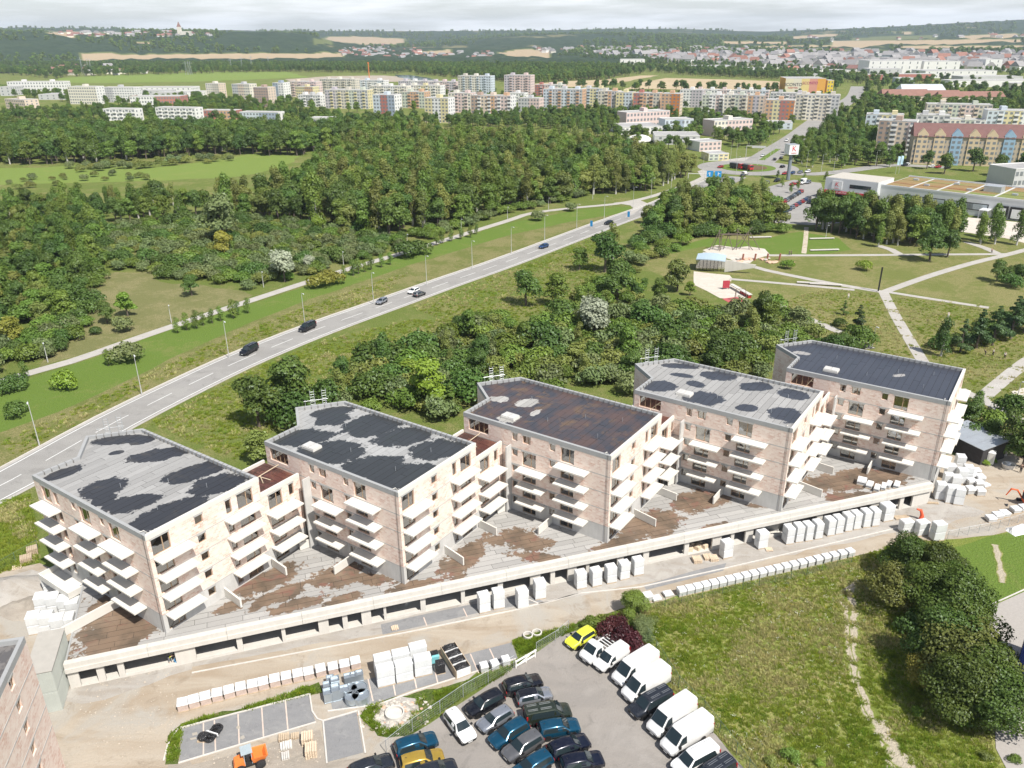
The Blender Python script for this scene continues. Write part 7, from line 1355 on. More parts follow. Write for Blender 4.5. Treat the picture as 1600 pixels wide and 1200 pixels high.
s_ = ob('sign_board', MB().box(-EW*.86, -EW*.66, -3.75, -3.503, 4.6, 8.2).mesh('sign_board', m_wsg), t); textobj('letter', 'K', 2.6, m_kred, s_, (-EW*.76, -3.8, 6.6), (R(90), 0, 0)); textobj('lettering', 'Kaufland', .55, m_kred, s_, (-EW*.76, -3.8, 5.0), (R(90), 0, 0))
textobj('lettering', '07:00-22:00', 1.0, m_wsg, t, (-EW*.66, -3.68, 3.22), (R(90), 0, 0))
for i, fx in enumerate((.11, .19, .27, .44, .52)): f = ob('window', MB().box(L*fx, L*fx+9, -.08, -.003, 2.2, 5.0).mesh('window', m_trim), t); ob('pane', MB().box(L*fx+.4, L*fx+8.6, -.12, -.085, 2.5, 4.7).mesh('pane', pm('bright_poster_glass', (.40, .44, .47), .15, .25, .4, 1.5)), f)
for i, fx in enumerate((.70, .78, .86)): f = ob('loading_dock', MB().box(L*fx, L*fx+4.5, -.7, -.003, .6, 5.2).mesh('loading_dock', m_trim), t); ob('dock_door', MB().box(L*fx+.7, L*fx+3.8, -.75, -.71, .9, 4.4).mesh('dock_door', m_wsg), f)
ob('canopy', MB().box(L*.63, L*.68, -5, -.01, 3.2, 3.5).box(L*.63+.1, L*.63+.3, -4.8, -4.6, 0, 3.2).box(L*.68-.3, L*.68-.1, -4.8, -4.6, 0, 3.2).mesh('canopy', m_sup), t); hv = ob('rooftop_unit', MB().box(L*.56, L*.66, DEP*.40, DEP*.58, SH+.3, SH+2.6).mesh('rooftop_unit', m_steel), t)
for i in range(7): ob('roof_light', MB().box(L*(.08+i*.13), L*(.08+i*.13)+2, DEP*(.34 if i % 2 else .7), DEP*(.34 if i % 2 else .7)+1.6, SH+.26, SH+.9).mesh('roof_light', m_steel), t)
g = G(1231, 281); t = thing('sign_pylon', 'tall grey pylon carrying a white cube sign with a red letter', 'sign', g, R(10)); TP = 1
for k in range(300):
    if P((g.x, g.y, k*.15))[1] < 241: TP = k*.15; break
S_ = 5.0; ob('mast', MB().tube([(0, 0, 0), (0, 0, TP)], [1.0, .8], 8).mesh('mast', pm('mast_grey', (.20, .23, .26), .5, .08)), t); bx_ = ob('sign_cube', MB().box(-S_/2, S_/2, -S_/2, S_/2, TP, TP+S_*.92).mesh('sign_cube', m_wsg), t); textobj('letter', 'K', 3.6, m_kred, bx_, (0, -S_/2-.06, TP+S_*.56), (R(90), 0, 0)); textobj('lettering', 'Kaufland', .8, m_kred, bx_, (0, -S_/2-.06, TP+S_*.16), (R(90), 0, 0)); ob('sign_frame', MB().box(-S_/2-.1, S_/2+.1, -S_/2-.04, S_/2+.1, TP+S_*.92, TP+S_*.96).mesh('sign_frame', m_steel), t)
for i, (px, py) in enumerate([(1399, 272), (1404, 271)]): g = G(px, py); t = thing('flag', 'pale blue banner flag behind the supermarket, %s of two' % ORD[i], 'flag', g, 0, 'banner flags'); ob('mast', MB().tube([(0, 0, 0), (0, 0, 9)], .09, 5).mesh('mast', m_lamp), t); ob('cloth', MB().add([(.1, 0, 9), (1.4, .2, 8.8), (1.3, -.1, 6.6), (1.4, .15, 4.6), (.1, 0, 4.6), (.1, 0, 6.6)], [(0, 1, 2, 5), (5, 2, 3, 4)]).mesh('cloth', pm('pale_blue_cloth', (.45, .62, .75), .8, .05)), t)
# blue hall wall at the right edge, power pylons, crane, church, far office
g = G(1588, 1190); t = thing('blue_hall', 'corner of a deep blue clad hall at the right edge', 'hall', (0, 0, 0)); p1 = G(1600, 1040); p2 = G(1583, 1062)
q1 = G(1573, 1092); u_ = Vector((.62, .79, 0)).normalized(); w2 = Vector((u_.y, -u_.x, 0)); m_bl = pm('blue_cladding', (.012, .025, .14), .5, .08)
for i in range(4):
    p = q1+u_*(i*2.2); p_ = q1+u_*((i+1)*2.2-.03); ob('wall_panel', MB().prism([(p.x, p.y), (p.x+w2.x*.2, p.y+w2.y*.2), (p_.x+w2.x*.2, p_.y+w2.y*.2), (p_.x, p_.y)][::-1], 0, 9.0).mesh('wall_panel', m_bl), t)
ob('hall_body', MB().prism([tuple((q1+w2*.21)[:2]), tuple((q1+w2*20)[:2]), tuple((q1+w2*20+u_*8.7)[:2]), tuple((q1+w2*.21+u_*8.7)[:2])], 0, 8.9).mesh('hall_body', m_bl), t)
for i, (px, py, h) in enumerate([(130, 117, 34), (139, 113, 30), (143, 113, 30), (292, 117, 26), (296, 117, 26), (299, 117, 26), (362, 112, 28), (379, 111, 30), (394, 110, 32), (420, 104, 24)]):
    g = G(px, py); t = thing('power_pylon', 'thin lattice power pylon over the far pasture, %s from the left' % ORD[i], 'power pylon', g, 0, 'power pylons over the pasture'); ob('mast', MB().tube([(-2, 0, 0), (0, 0, h)], [.35, .2], 4).tube([(2, 0, 0), (0, 0, h)], [.35, .2], 4).mesh('mast', m_steel), t); ob('crossarm', MB().tube([(-5, 0, h*.85), (5, 0, h*.85)], .25, 4).mesh('crossarm', m_steel), t)
g = G(577, 122); t = thing('crane', 'small orange tower rig standing at the far sand pit', 'crane', g); ob('mast', MB().tube([(0, 0, 0), (0, 0, 24)], .7, 4).mesh('mast', m_orange), t); ob('head', MB().box(-1.2, 1.2, -1, 1, 24, 26).mesh('head', m_orange), t)
g = GT(282, 58); t = thing('church', 'village church with a pointed spire on the far hill', 'church', g); ob('tower', MB().box(-7, 7, -7, 7, 0, 38).mesh('tower', wallm(CRM)), t); ob('spire', MB().add([(-7, -7, 38), (7, -7, 38), (7, 7, 38), (-7, 7, 38), (0, 0, 58)], [(0, 1, 4), (1, 2, 4), (2, 3, 4), (3, 0, 4)]).mesh('spire', m_tile2), t); ob('nave', MB().box(7, 45, -9, 9, 0, 22).mesh('nave', wallm(CRM)), t)
# village houses
hm = {}
for wi, wc in enumerate((WHT, WHT, CRM)):
    for ri, rcol in enumerate(((.30, .15, .115), (.25, .13, .11), (.28, .27, .27))):
        m = MB(); L_, D_, H_ = 13, 10, 6; m.cur = 0; m.box(-L_/2, L_/2, -D_/2, D_/2, 0, H_); m.cur = 1; m.add([(-L_/2-.5, -D_/2-.5, H_), (L_/2+.5, -D_/2-.5, H_), (L_/2+.5, D_/2+.5, H_), (-L_/2-.5, D_/2+.5, H_), (-L_/2, 0, H_+5), (L_/2, 0, H_+5)], [(0, 1, 5, 4), (2, 3, 4, 5), (0, 4, 3), (1, 2, 5), (3, 2, 1, 0)]); hm[(wi, ri)] = m.mesh('house', wallm(wc), pm('house_roof_%d' % ri, rcol, .85, .12, .3, 2.))
VIL = [('houses of the left suburb', 'pale house with tiled roof in the far left suburb', [(0, 112), (95, 118), (180, 118), (280, 112), (275, 108), (120, 105), (0, 110)], 30, 1.1), ('houses of the hilltop village', 'small house in the hilltop village around the church', [(90, 54), (140, 51), (300, 50), (345, 55), (330, 58), (200, 60), (110, 60)], 60, 1.35), ('houses of the valley village', 'small house with red roof in the valley village', [(530, 79), (600, 70), (650, 73), (655, 82), (680, 92), (620, 93), (540, 90)], 90, 1.1), ('houses east of the valley village', 'small house in the hamlet row east of the valley village', [(650, 85), (770, 82), (770, 92), (650, 92)], 30, 1.1),
       ('houses of the far town', 'house of the far town spread under the wooded ridge', [(830, 75), (960, 75), (1200, 82), (1205, 105), (1080, 100), (960, 92), (840, 84)], 100, 1.25), ('houses of the right suburb', 'house in the suburb beyond the furniture store', [(1200, 92), (1350, 92), (1350, 116), (1200, 112)], 45, 1.1), ('houses on the right hills', 'lone house on the far right hills', [(1220, 60), (1600, 54), (1600, 64), (1300, 68)], 16, 1.8)]
rg = random.Random(21)
for grp, lab, poly, n_, s in VIL:
    k = 0
    while k < n_:
        x = rg.uniform(min(p[0] for p in poly), max(p[0] for p in poly)); y = rg.uniform(min(p[1] for p in poly), max(p[1] for p in poly))
        if not inpoly(x, y, poly): continue
        g = GT(x, y)
        if g is None: k += 1; continue
        o = ob('house', hm[(rg.randrange(3), rg.choice([0, 1, 2, 2]))], None, g, rg.uniform(0, 3.1)); f = s*rg.uniform(.75, 1.3); o.scale = (f*rg.uniform(.9, 1.6), f, f*.85); tag(o, lab, 'house', grp); k += 1

FT = []; rg = random.Random(33)
while len(FT) < 620:
    x, y = rg.uniform(830, 1640), rg.uniform(74, 116)
    if not inpoly(x, y, [(830, 76), (960, 77), (1200, 80), (1400, 84), (1640, 86), (1640, 114), (1340, 112), (1200, 108), (1060, 100), (960, 90), (840, 84)]): continue
    g = GT(x, y)
    if g is not None: FT.append((g.x, g.y, rg.choice(['a0', 'c2', 'c2', 'd2', 'd2', 'b2']), rg.uniform(.9, 2.0), rg.uniform(0, 3), float(g.z)))
# ================================================================== TREES AND SHRUBS
def leafm(name, col, col2, trans=.2):
    n = NT(name); v = n.obj(); r = n.n('ObjectInfo').outputs['Random']
    a = n.noise(v, .9, 3, .6); b = n.noise(v, 5., 2, .6)
    c = n.mix(n.step(a, .35, .65), col, col2); c = n.mix(n.math('MULTIPLY', n.step(b, .3, .7), .35), c, tuple(x*1.45 for x in col2))
    hs = n.n('HueSaturation'); hs.inputs['Hue'].default_value = .5; n.l(n.math('ADD', n.math('MULTIPLY', r, .034), .483), hs.inputs['Hue']); n.l(n.math('ADD', n.math('MULTIPLY', n.math('FRACT', n.math('MULTIPLY', r, 7.3)), .5), .78), hs.inputs['Value']); hs.inputs['Saturation'].default_value = 1.1; n.l(c, hs.inputs['Color'])
    d = n.n('BsdfDiffuse'); t = n.n('BsdfTranslucent'); g = n.n('BsdfGlossy'); g.inputs['Roughness'].default_value = .45; g.inputs[0].default_value = (.8, .85, .9, 1); n.l(hs.outputs[0], d.inputs[0]); n.l(hs.outputs[0], t.inputs[0])
    m = n.n('MixShader'); m.inputs[0].default_value = trans; n.l(d.outputs[0], m.inputs[1]); n.l(t.outputs[0], m.inputs[2]); m2 = n.n('MixShader'); m2.inputs[0].default_value = .025; n.l(m.outputs[0], m2.inputs[1]); n.l(g.outputs[0], m2.inputs[2]); n.l(m2.outputs[0], n.out.inputs[0]); return n.m
LM = {'neard': leafm('leaf_near_dark', (0.053, 0.086, 0.021), (0.079, 0.110, 0.028), .22), 'nearm': leafm('leaf_near_mid', (0.072, 0.110, 0.025), (0.104, 0.143, 0.036), .22), 'nearo': leafm('leaf_near_olive', (0.099, 0.116, 0.034), (0.133, 0.143, 0.044), .22), 'mid': leafm('leaf_mid', (0.104, 0.160, 0.038), (0.145, 0.204, 0.050)), 'dark': leafm('leaf_dark', (0.067, 0.116, 0.032), (0.099, 0.149, 0.042)), 'olive': leafm('leaf_olive', (0.145, 0.171, 0.050), (0.191, 0.215, 0.068)), 'light': leafm('leaf_light', (0.139, 0.215, 0.040), (0.191, 0.264, 0.055)), 'silver': leafm('leaf_silver', (0.232, 0.264, 0.179), (0.348, 0.374, 0.284)), 'grey': leafm('leaf_greygreen', (0.122, 0.160, 0.065), (0.168, 0.204, 0.089)), 'pine': leafm('needle', (0.052, 0.088, 0.034), (0.079, 0.116, 0.044)), 'purple': leafm('leaf_purple', (0.052, 0.017, 0.019), (0.075, 0.026, 0.027)), 'yellow': leafm('leaf_yellowgreen', (0.209, 0.215, 0.047), (0.267, 0.259, 0.068))}
m_bark = pm('bark', (.13, .105, .085), .95, .25, 1.5, 8.); m_birch = pm('birch_bark', (.50, .48, .45), .9, .25, 1., 6.)
def crown_np(seed, lobes, n, leaf, droop=0., flat=.75):
    """leaf-sized faces through a crown of several lobes -> verts, faces"""
    rs_ = np.random.RandomState(seed); wts = np.array([l[3]**2 for l in lobes]); wts /= wts.sum(); li = rs_.choice(len(lobes), n, p=wts); Lb = np.array(lobes)
    d = rs_.normal(size=(n, 3)); d /= np.linalg.norm(d, axis=1)[:, None]; dn = (d[:, 2] < -.35); d[dn, 2] *= -rs_.uniform(.2, 1, dn.sum()); d /= np.linalg.norm(d, axis=1)[:, None]
    rad = Lb[li, 3]*(1-np.abs(rs_.normal(0, .16, n)))*rs_.uniform(.9, 1.10, n)
    rad *= 1+.13*np.sin(d[:, 0]*5+li*1.7)*np.sin(d[:, 1]*6+li)*np.sin(d[:, 2]*5+seed)
    p = Lb[li, :3]+d*rad[:, None]*np.array([1, 1, Lb[li, 4:5].mean() if False else 1]); p[:, 2] = Lb[li, 2]+d[:, 2]*rad*Lb[li, 4]; p[:, 2] -= droop*rs_.rand(n)**2
    nr = d+rs_.normal(0, .42, (n, 3))+np.array([0, 0, .25]); nr /= np.linalg.norm(nr, axis=1)[:, None]
    a = np.cross(nr, rs_.normal(size=(n, 3))); a /= np.linalg.norm(a, axis=1)[:, None]; b = np.cross(nr, a); s = leaf*rs_.uniform(.55, 1.35, n)[:, None]
    v = np.stack([p-a*s*.5, p-b*s*.36+nr*s*.08, p+a*s*.5, p+b*s*.36+nr*s*.08], 1).reshape(-1, 3)
    return v, np.arange(4*n).reshape(-1, 4)
def raw_mesh(name, v, f, mats, mi=None):
    m = bpy.data.meshes.new(name); m.from_pydata(v.tolist() if hasattr(v, 'tolist') else v, [], f.tolist() if hasattr(f, 'tolist') else f)
    for x in mats: m.materials.append(x)
    if mi is not None: m.polygons.foreach_set('material_index', mi)
    m.update(); return m
def mk_lobes(seed, h, r, z0, kind):
    rg = random.Random(seed); L = []
    if kind == 'birch':
        for i in range(11): t = i/10; rr = r*(math.sin(math.pi*min(1, .24+t*.58))**.6)*rg.uniform(.36, .66); a = rg.uniform(0, 6.3); q = r*.45*(1-t*.55)*rg.uniform(.5, 1.2); L.append((math.cos(a)*q, math.sin(a)*q, z0+(h-z0)*(t*.93+.02), rr+.25, 1.25))
    elif kind == 'pine':
        for i in range(12): t = i/11; rr = r*(1-t*.72)*rg.uniform(.45, .65); a = rg.uniform(0, 6.3); q = r*(1-t)*.6; L.append((math.cos(a)*q, math.sin(a)*q, z0+(h-z0)*t, rr, .55))
    elif kind == 'shrub':
        for i in range(8): a = rg.uniform(0, 6.3); q = r*rg.uniform(.1, .62); rr = r*rg.uniform(.38, .58); L.append((math.cos(a)*q, math.sin(a)*q, h*rg.uniform(.3, .62)*(1.1-q/r*.5), rr, .85))
    else:
        for i in range(19):
            a = rg.uniform(0, 6.3); t = rg.random(); q = r*rg.uniform(.2, .78)*(1 if t < .6 else .62); rr = r*rg.uniform(.20, .46); L.append((math.cos(a)*q, math.sin(a)*q, z0+(h-z0)*(.16+t*.66), rr, rg.uniform(.75, 1.1)))
        L.append((0, 0, z0+(h-z0)*.5, r*.55, 1.15)); L.append((rg.uniform(-.5, .5), rg.uniform(-.5, .5), h-r*.45, r*.45, 1))
    return L
def trunk_mb(seed, h, r0, lobes, top):
    rg = random.Random(seed); mb = MB(); mb.tube([(0, 0, -.1), (rg.uniform(-.1, .1), rg.uniform(-.1, .1), h*.3), (rg.uniform(-.2, .2), rg.uniform(-.2, .2), top)], [r0, r0*.75, r0*.25], 7)
    for l in lobes[:6]: z = max(.2*h, l[2]-l[3]*.9); mb.tube([(0, 0, z*.75), (l[0]*.5, l[1]*.5, z*.95), (l[0], l[1], l[2])], [r0*.4, r0*.3, r0*.1], 4, False)
    return mb
SPEC = {  # name: (kind, height, radius, crown start, leaves, leaf size, leaf material, bark, droop)
 'broad0': ('broad', 11, 4.2, 1.6, 3000, .62, 'mid', m_bark, .1), 'broad1': ('broad', 12, 4.6, 1.8, 3300, .62, 'dark', m_bark, .1), 'broad2': ('broad', 9.5, 4.4, 1.2, 2900, .6, 'olive', m_bark, .2),
 'birch0': ('birch', 13, 2.9, 2.6, 2300, .5, 'olive', m_birch, .7), 'birch1': ('birch', 14, 3.2, 2.2, 2500, .5, 'mid', m_birch, .8), 'pine0': ('pine', 10, 3.0, 1.8, 2400, .5, 'pine', m_bark, .0), 'young0': ('birch', 4.5, 1.2, .9, 700, .3, 'mid', m_bark, .1),
 'shrub0': ('shrub', 3.0, 2.5, 0, 1300, .36, 'grey', m_bark, .0), 'shrub1': ('shrub', 3.6, 2.6, 0, 1400, .38, 'mid', m_bark, .1), 'shrub2': ('shrub', 2.6, 2.3, 0, 1200, .34, 'olive', m_bark, .0), 'shrub3': ('shrub', 4.2, 3.0, 0, 1700, .40, 'dark', m_bark, .1), 'silver0': ('broad', 8.5, 4.0, .6, 3200, .5, 'silver', m_bark, .0),
 'near0': ('broad', 8.5, 4.4, .7, 12000, .29, 'neard', m_bark, .2), 'near1': ('broad', 9.5, 4.6, .9, 13000, .29, 'nearm', m_bark, .2), 'near2': ('broad', 7.0, 4.2, .5, 11000, .28, 'nearo', m_bark, .3)}
TM = {}
for i, (nm, (kd, h, r, z0, n_, lf, lm, bk, dr)) in enumerate(SPEC.items()):
    L = mk_lobes(40+i, h, r, z0, kd); v, f = crown_np(100+i, L, n_, lf, dr); cm = raw_mesh(nm+'_crown', v, f, [LM[lm]])
    tb = trunk_mb(i, h, .028*h if kd != 'shrub' else .08, L, h*.72); tm = tb.mesh(nm+'_trunk', bk)
    allv = np.vstack([v, np.array(tb.v)]); allf = f.tolist()+[tuple(q+len(v) for q in ff) for ff in tb.f]
    jm = raw_mesh(nm, allv.tolist(), allf, [LM[lm], bk], [0]*len(f)+[1]*len(tb.f)); TM[nm] = (cm, tm, jm, LM[lm])
def plant(nm, p, s, rz, label, group, leaf=None, name=None, sz=1.0):
    shrub = nm.startswith('shrub'); cm, tm, jm, lm = TM[nm]
    if shrub: o = tag(ob(name or 'shrub', cm, None, p, rz), label, 'shrub', group); o.scale = (s, s, s*sz); cr = o
    else:
        o = thing(name or {'br': 'broadleaf_tree', 'bi': 'birch_tree', 'pi': 'pine_tree', 'yo': 'young_tree', 'si': 'silver_willow', 'ne': 'broadleaf_tree'}[nm[:2]], label, 'tree', p, rz, group); o.scale = (s, s, s*sz); ob('trunk', tm, o); cr = ob('crown', cm, o)
    if leaf: cr.material_slots[0].link = 'OBJECT'; cr.material_slots[0].material = LM[leaf]
    return o
def vnoise(x, y, s):
    x /= s; y /= s; xi, yi = math.floor(x), math.floor(y); fx, fy = x-xi, y-yi; fx = fx*fx*(3-2*fx); fy = fy*fy*(3-2*fy)
    h = lambda a, b: ((math.sin(a*127.1+b*311.7)*43758.5453) % 1)
    return (h(xi, yi)*(1-fx)+h(xi+1, yi)*fx)*(1-fy)+(h(xi, yi+1)*(1-fx)+h(xi+1, yi+1)*fx)*fy
def hgt(px, py, ptop):
    g = G(px, py)
    for k in range(400):
        if P((g.x, g.y, k*.1))[1] <= ptop: return k*.1
    return 10
# hand placed: (kind, px, base y, top y, leaf, label)
HAND = [('near1', 1408, 905, 836, 'neard', 'tall dark tree at the upper end of the clump in the right meadow'), ('near0', 1455, 915, 850, None, 'dark bushy tree right of the uppermost one in the right clump'), ('near1', 1440, 960, 880, None, 'full dark tree in the middle of the right clump, upper one'), ('near2', 1390, 945, 885, None, 'olive tree on the left flank of the right clump'), ('near0', 1490, 985, 895, None, 'dark round tree in the middle of the right clump, right one'), ('near2', 1495, 1010, 940, 'nearm', 'mid green tree leaning over the paved court'), ('near1', 1470, 1050, 955, 'neard', 'broad dark tree before the lower half of the right clump'), ('near2', 1500, 1080, 985, None, 'pale olive tree in the lower half of the right clump'), ('near0', 1525, 1110, 1015, 'nearm', 'large round tree over the edge of the court'), ('near1', 1490, 1125, 1030, 'neard', 'dark tree at the lower left of the right clump'), ('near2', 1445, 1075, 1030, 'yellow', 'brownish half dry tree on the left of the lower clump'), ('near0', 1545, 1140, 1050, 'neard', 'dark tree at the lower end of the right clump'), ('near0', 1425, 880, 842, None, 'low dark bushy tree at the top of the right clump'), ('near0', 1470, 930, 875, 'nearm', 'mid green tree behind the top of the right clump'),
 ('broad1', 965, 468, 405, 'dark', 'dark round tree in the middle of the belt right of the road'), ('broad1', 945, 425, 360, 'dark', 'dark tree with twin crown below the road bend'), ('birch0', 958, 405, 352, None, 'loose birch behind the dark twin tree'), ('broad1', 822, 478, 420, 'dark', 'dark tree left of the round pair by the verge'), ('broad0', 868, 478, 427, 'mid', 'round mid green tree right of the dark one by the verge'), ('broad0', 905, 422, 386, 'mid', 'small pointed tree left of the dark twin tree'), ('silver0', 928, 532, 468, None, 'silver leaved willow standing out in the belt'), ('broad2', 1058, 455, 405, None, 'broad round willow left of the park plaza'), ('broad0', 1078, 462, 440, 'light', 'light green bush tree before the round willow'), ('birch0', 905, 500, 448, 'mid', 'slender tree left of the silver willow'),
 ('broad1', 405, 668, 585, 'dark', 'big dark tree between first and second brick block, left one'), ('broad1', 458, 640, 555, 'dark', 'big dark tree between first and second brick block, right one'), ('broad2', 405, 722, 672, None, 'low round tree beside the link of the first brick block'), ('birch1', 600, 580, 520, 'dark', 'dark pointed tree standing at the verge edge of the belt'), ('broad0', 672, 640, 560, 'light', 'light green weeping tree behind the second brick block'), ('broad2', 640, 600, 560, 'light', 'light olive tree left of the weeping one'), ('broad1', 535, 598, 556, 'dark', 'dark bushy tree at the left end of the belt'), ('broad1', 752, 570, 522, 'dark', 'dark round tree above the third brick block'), ('broad0', 700, 560, 515, 'grey', 'grey green round tree in the middle of the belt'), ('pine0', 705, 650, 600, 'mid', 'feathery green tree behind the right corner of the second block'), ('broad1', 1120, 585, 520, 'dark', 'large dark tree behind the fourth brick block'), ('broad1', 985, 595, 545, 'dark', 'dark shadowed tree left of the fourth block'), ('broad2', 900, 572, 535, None, 'rounded olive willow behind the third block'), ('broad0', 1130, 540, 490, 'olive', 'yellowish round tree above the fourth block'), ('broad0', 1200, 520, 470, 'mid', 'leafy tree by the red pad'), ('broad2', 1245, 520, 478, 'grey', 'grey tree right of the lower park path'),
 ('pine0', 1338, 522, 478, None, 'dark pine in the dry park grass'), ('pine0', 1318, 492, 470, 'dark', 'low pine left of the dark one'), ('birch1', 1470, 556, 498, 'dark', 'dark birch by the park path, left of the pines'), ('pine0', 1500, 550, 500, None, 'spreading pine beside the dark birch'), ('pine0', 1525, 545, 485, None, 'tall pine in the right park group'), ('pine0', 1550, 540, 480, None, 'second tall pine in the right park group'), ('pine0', 1578, 530, 465, None, 'dark pine at the right edge of the park group'), ('pine0', 1600, 520, 440, None, 'tallest pine cut by the right edge'), ('broad1', 1557, 440, 405, 'dark', 'round dark bush tree at the far right path'), ('broad1', 1590, 445, 412, 'dark', 'round dark bush tree at the right edge by the path'), ('birch1', 1520, 662, 612, 'mid', 'slim birch at the end wall of the last block'), ('broad1', 1510, 668, 622, 'dark', 'dark tree behind the metal roofed cabin'), ('birch1', 1570, 712, 640, 'dark', 'birch with pale trunk over the grey car'), ('broad1', 1545, 700, 655, 'dark', 'dark tree right of the cabin roof'), ('broad0', 1598, 730, 655, 'dark', 'leafy tree at the right edge above the sand'),
 ('broad1', 1452, 408, 352, 'dark', 'big dark tree at the front of the wood before the supermarket'), ('broad1', 1480, 402, 358, 'dark', 'dark tree right of the big one before the supermarket'), ('birch1', 1372, 386, 348, None, 'small birch at the front of the supermarket wood'), ('birch1', 1285, 358, 298, None, 'birch at the footpath into the car park'), ('birch0', 1050, 340, 305, 'grey', 'round grey tree at the road by the junction'), ('broad2', 498, 368, 338, 'light', 'bright light green tree in the left scrub'), ('silver0', 445, 440, 392, None, 'silver leaved bush tree in the left scrub, left one'), ('silver0', 485, 425, 400, None, 'silver leaved bush tree in the left scrub, right one'), ('broad0', 200, 494, 456, 'light', 'single round tree in the dry clearing'), ('broad1', 168, 505, 470, 'dark', 'dark round tree left of the single one'), ('broad1', 300, 462, 428, None, 'dark bush tree at the right end of the dry clearing'), ('broad2', 352, 400, 360, 'yellow', 'yellowish round tree in the scrub'), ('broad2', 18, 538, 495, 'yellow', 'yellow green tree at the left edge'), ('broad1', 350, 385, 300, 'grey', 'large grey green tree above the scrub'), ('broad1', 250, 330, 280, None, 'dark tree at the top of the left wood'), ('near0', 987, 958, 924, 'mid', 'leafy tree at the top corner of the car lot'), ('near2', 1006, 990, 966, 'grey', 'grey bush tree on the fence of the van row'),
 ('broad1', 1520, 268, 230, 'dark', 'huge dark round tree behind the supermarket'), ('broad1', 1475, 272, 238, 'mid', 'willow like tree behind the supermarket'), ('broad1', 1560, 275, 240, 'dark', 'dark tree right of the huge round one')]
for nm, px, py, pt, lf, lab in HAND:
    h = hgt(px, py, pt); s = max(.35, h/SPEC[nm][1]); w_ = 1.12 if nm[:2] in ('br', 'ne', 'si') else 1.05
    o = plant(nm, G(px, py), s*w_, rnd.uniform(0, 6), lab, None, lf, None, 1/w_)
SH_HAND = [('shrub1', 635, 402, 26, 'dark'), ('shrub1', 655, 397, 22, 'dark'), ('shrub0', 838, 345, 15, None), ('shrub0', 890, 330, 13, None), ('shrub1', 200, 565, 30, 'grey'), ('shrub2', 185, 508, 14, None), ('shrub0', 190, 518, 22, None), ('shrub1', 150, 522, 12, 'dark'), ('shrub2', 500, 450, 22, 'yellow'), ('shrub2', 520, 444, 22, 'yellow'), ('shrub2', 105, 606, 26, 'light'), ('shrub3', 20, 612, 24, 'dark'), ('shrub3', 25, 650, 22, 'dark'), ('shrub2', 310, 398, 14, None), ('shrub3', 715, 506, 12, 'dark'), ('shrub1', 750, 500, 14, None), ('shrub1', 1068, 382, 18, 'light'), ('shrub1', 1350, 422, 16, 'light'), ('shrub2', 1230, 420, 14, 'light'), ('shrub2', 1310, 510, 14, 'dark'), ('shrub3', 1345, 540, 28, 'mid'), ('shrub3', 1320, 545, 22, 'dark'), ('shrub3', 1235, 1185, 16, 'mid'), ('shrub2', 1205, 1195, 13, 'olive'), ('shrub1', 1280, 1195, 9, 'light'), ('shrub1', 1432, 1115, 12, 'light'), ('shrub2', 1540, 1185, 12, None), ('shrub1', 1585, 1190, 12, None), ('shrub3', 925, 982, 18, 'mid'), ('shrub2', 950, 975, 14, None), ('shrub0', 1010, 1000, 14, None), ('shrub2', 1018, 975, 14, None), ('shrub3', 955, 992, 26, 'purple'), ('shrub3', 972, 1000, 24, 'purple'), ('shrub3', 986, 1012, 24, 'purple'), ('shrub3', 994, 1022, 18, 'purple'), ('shrub3', 962, 982, 20, 'purple'), ('shrub2', 1540, 726, 8, 'light'), ('shrub2', 1552, 722, 7, 'light')]
pl_ = {'purple': 'dark purple leaved shrub in the clump by the flatbed truck', 'yellow': 'yellow green shrub on the lawn by the cycle path', 'light': 'bright light green shrub standing alone', 'dark': 'dark green rounded shrub standing alone', 'grey': 'grey green rounded shrub on the verge', 'mid': 'mid green shrub standing alone', 'olive': 'olive green shrub in the meadow', None: 'dull green rounded shrub standing alone'}
for nm, px, py, wpx, lf in SH_HAND:
    g = G(px, py); wd = (G(px+wpx, py)-g).length; plant(nm, g, wd/(2*SPEC[nm][2])*2.0, rnd.uniform(0, 6), pl_[lf], 'solitary shrubs, '+(lf or 'dull'), lf)
YT = [(278, 520), (292, 516), (308, 513), (318, 509), (332, 505), (345, 502), (365, 497), (372, 492), (388, 489), (538, 434), (552, 431), (560, 428), (570, 425), (580, 422), (596, 418), (610, 414), (682, 383), (692, 380), (706, 377), (720, 374), (735, 371), (745, 366), (170, 572), (40, 592), (1176, 300), (1190, 290), (1158, 292), (1222, 292), (1247, 296), (1256, 284), (1215, 278), (1290, 284), (1268, 325), (1236, 302)]
for i, (px, py) in enumerate(YT): plant('young0', G(px, py), rnd.uniform(.75, 1.1), rnd.uniform(0, 6), 'young staked tree, %s along the cycle path lawn' % ORD[i] if i < 24 else 'young tree in the car park, %s of ten' % ORD[i-24], 'young trees on the lawn' if i < 24 else 'young car park trees')
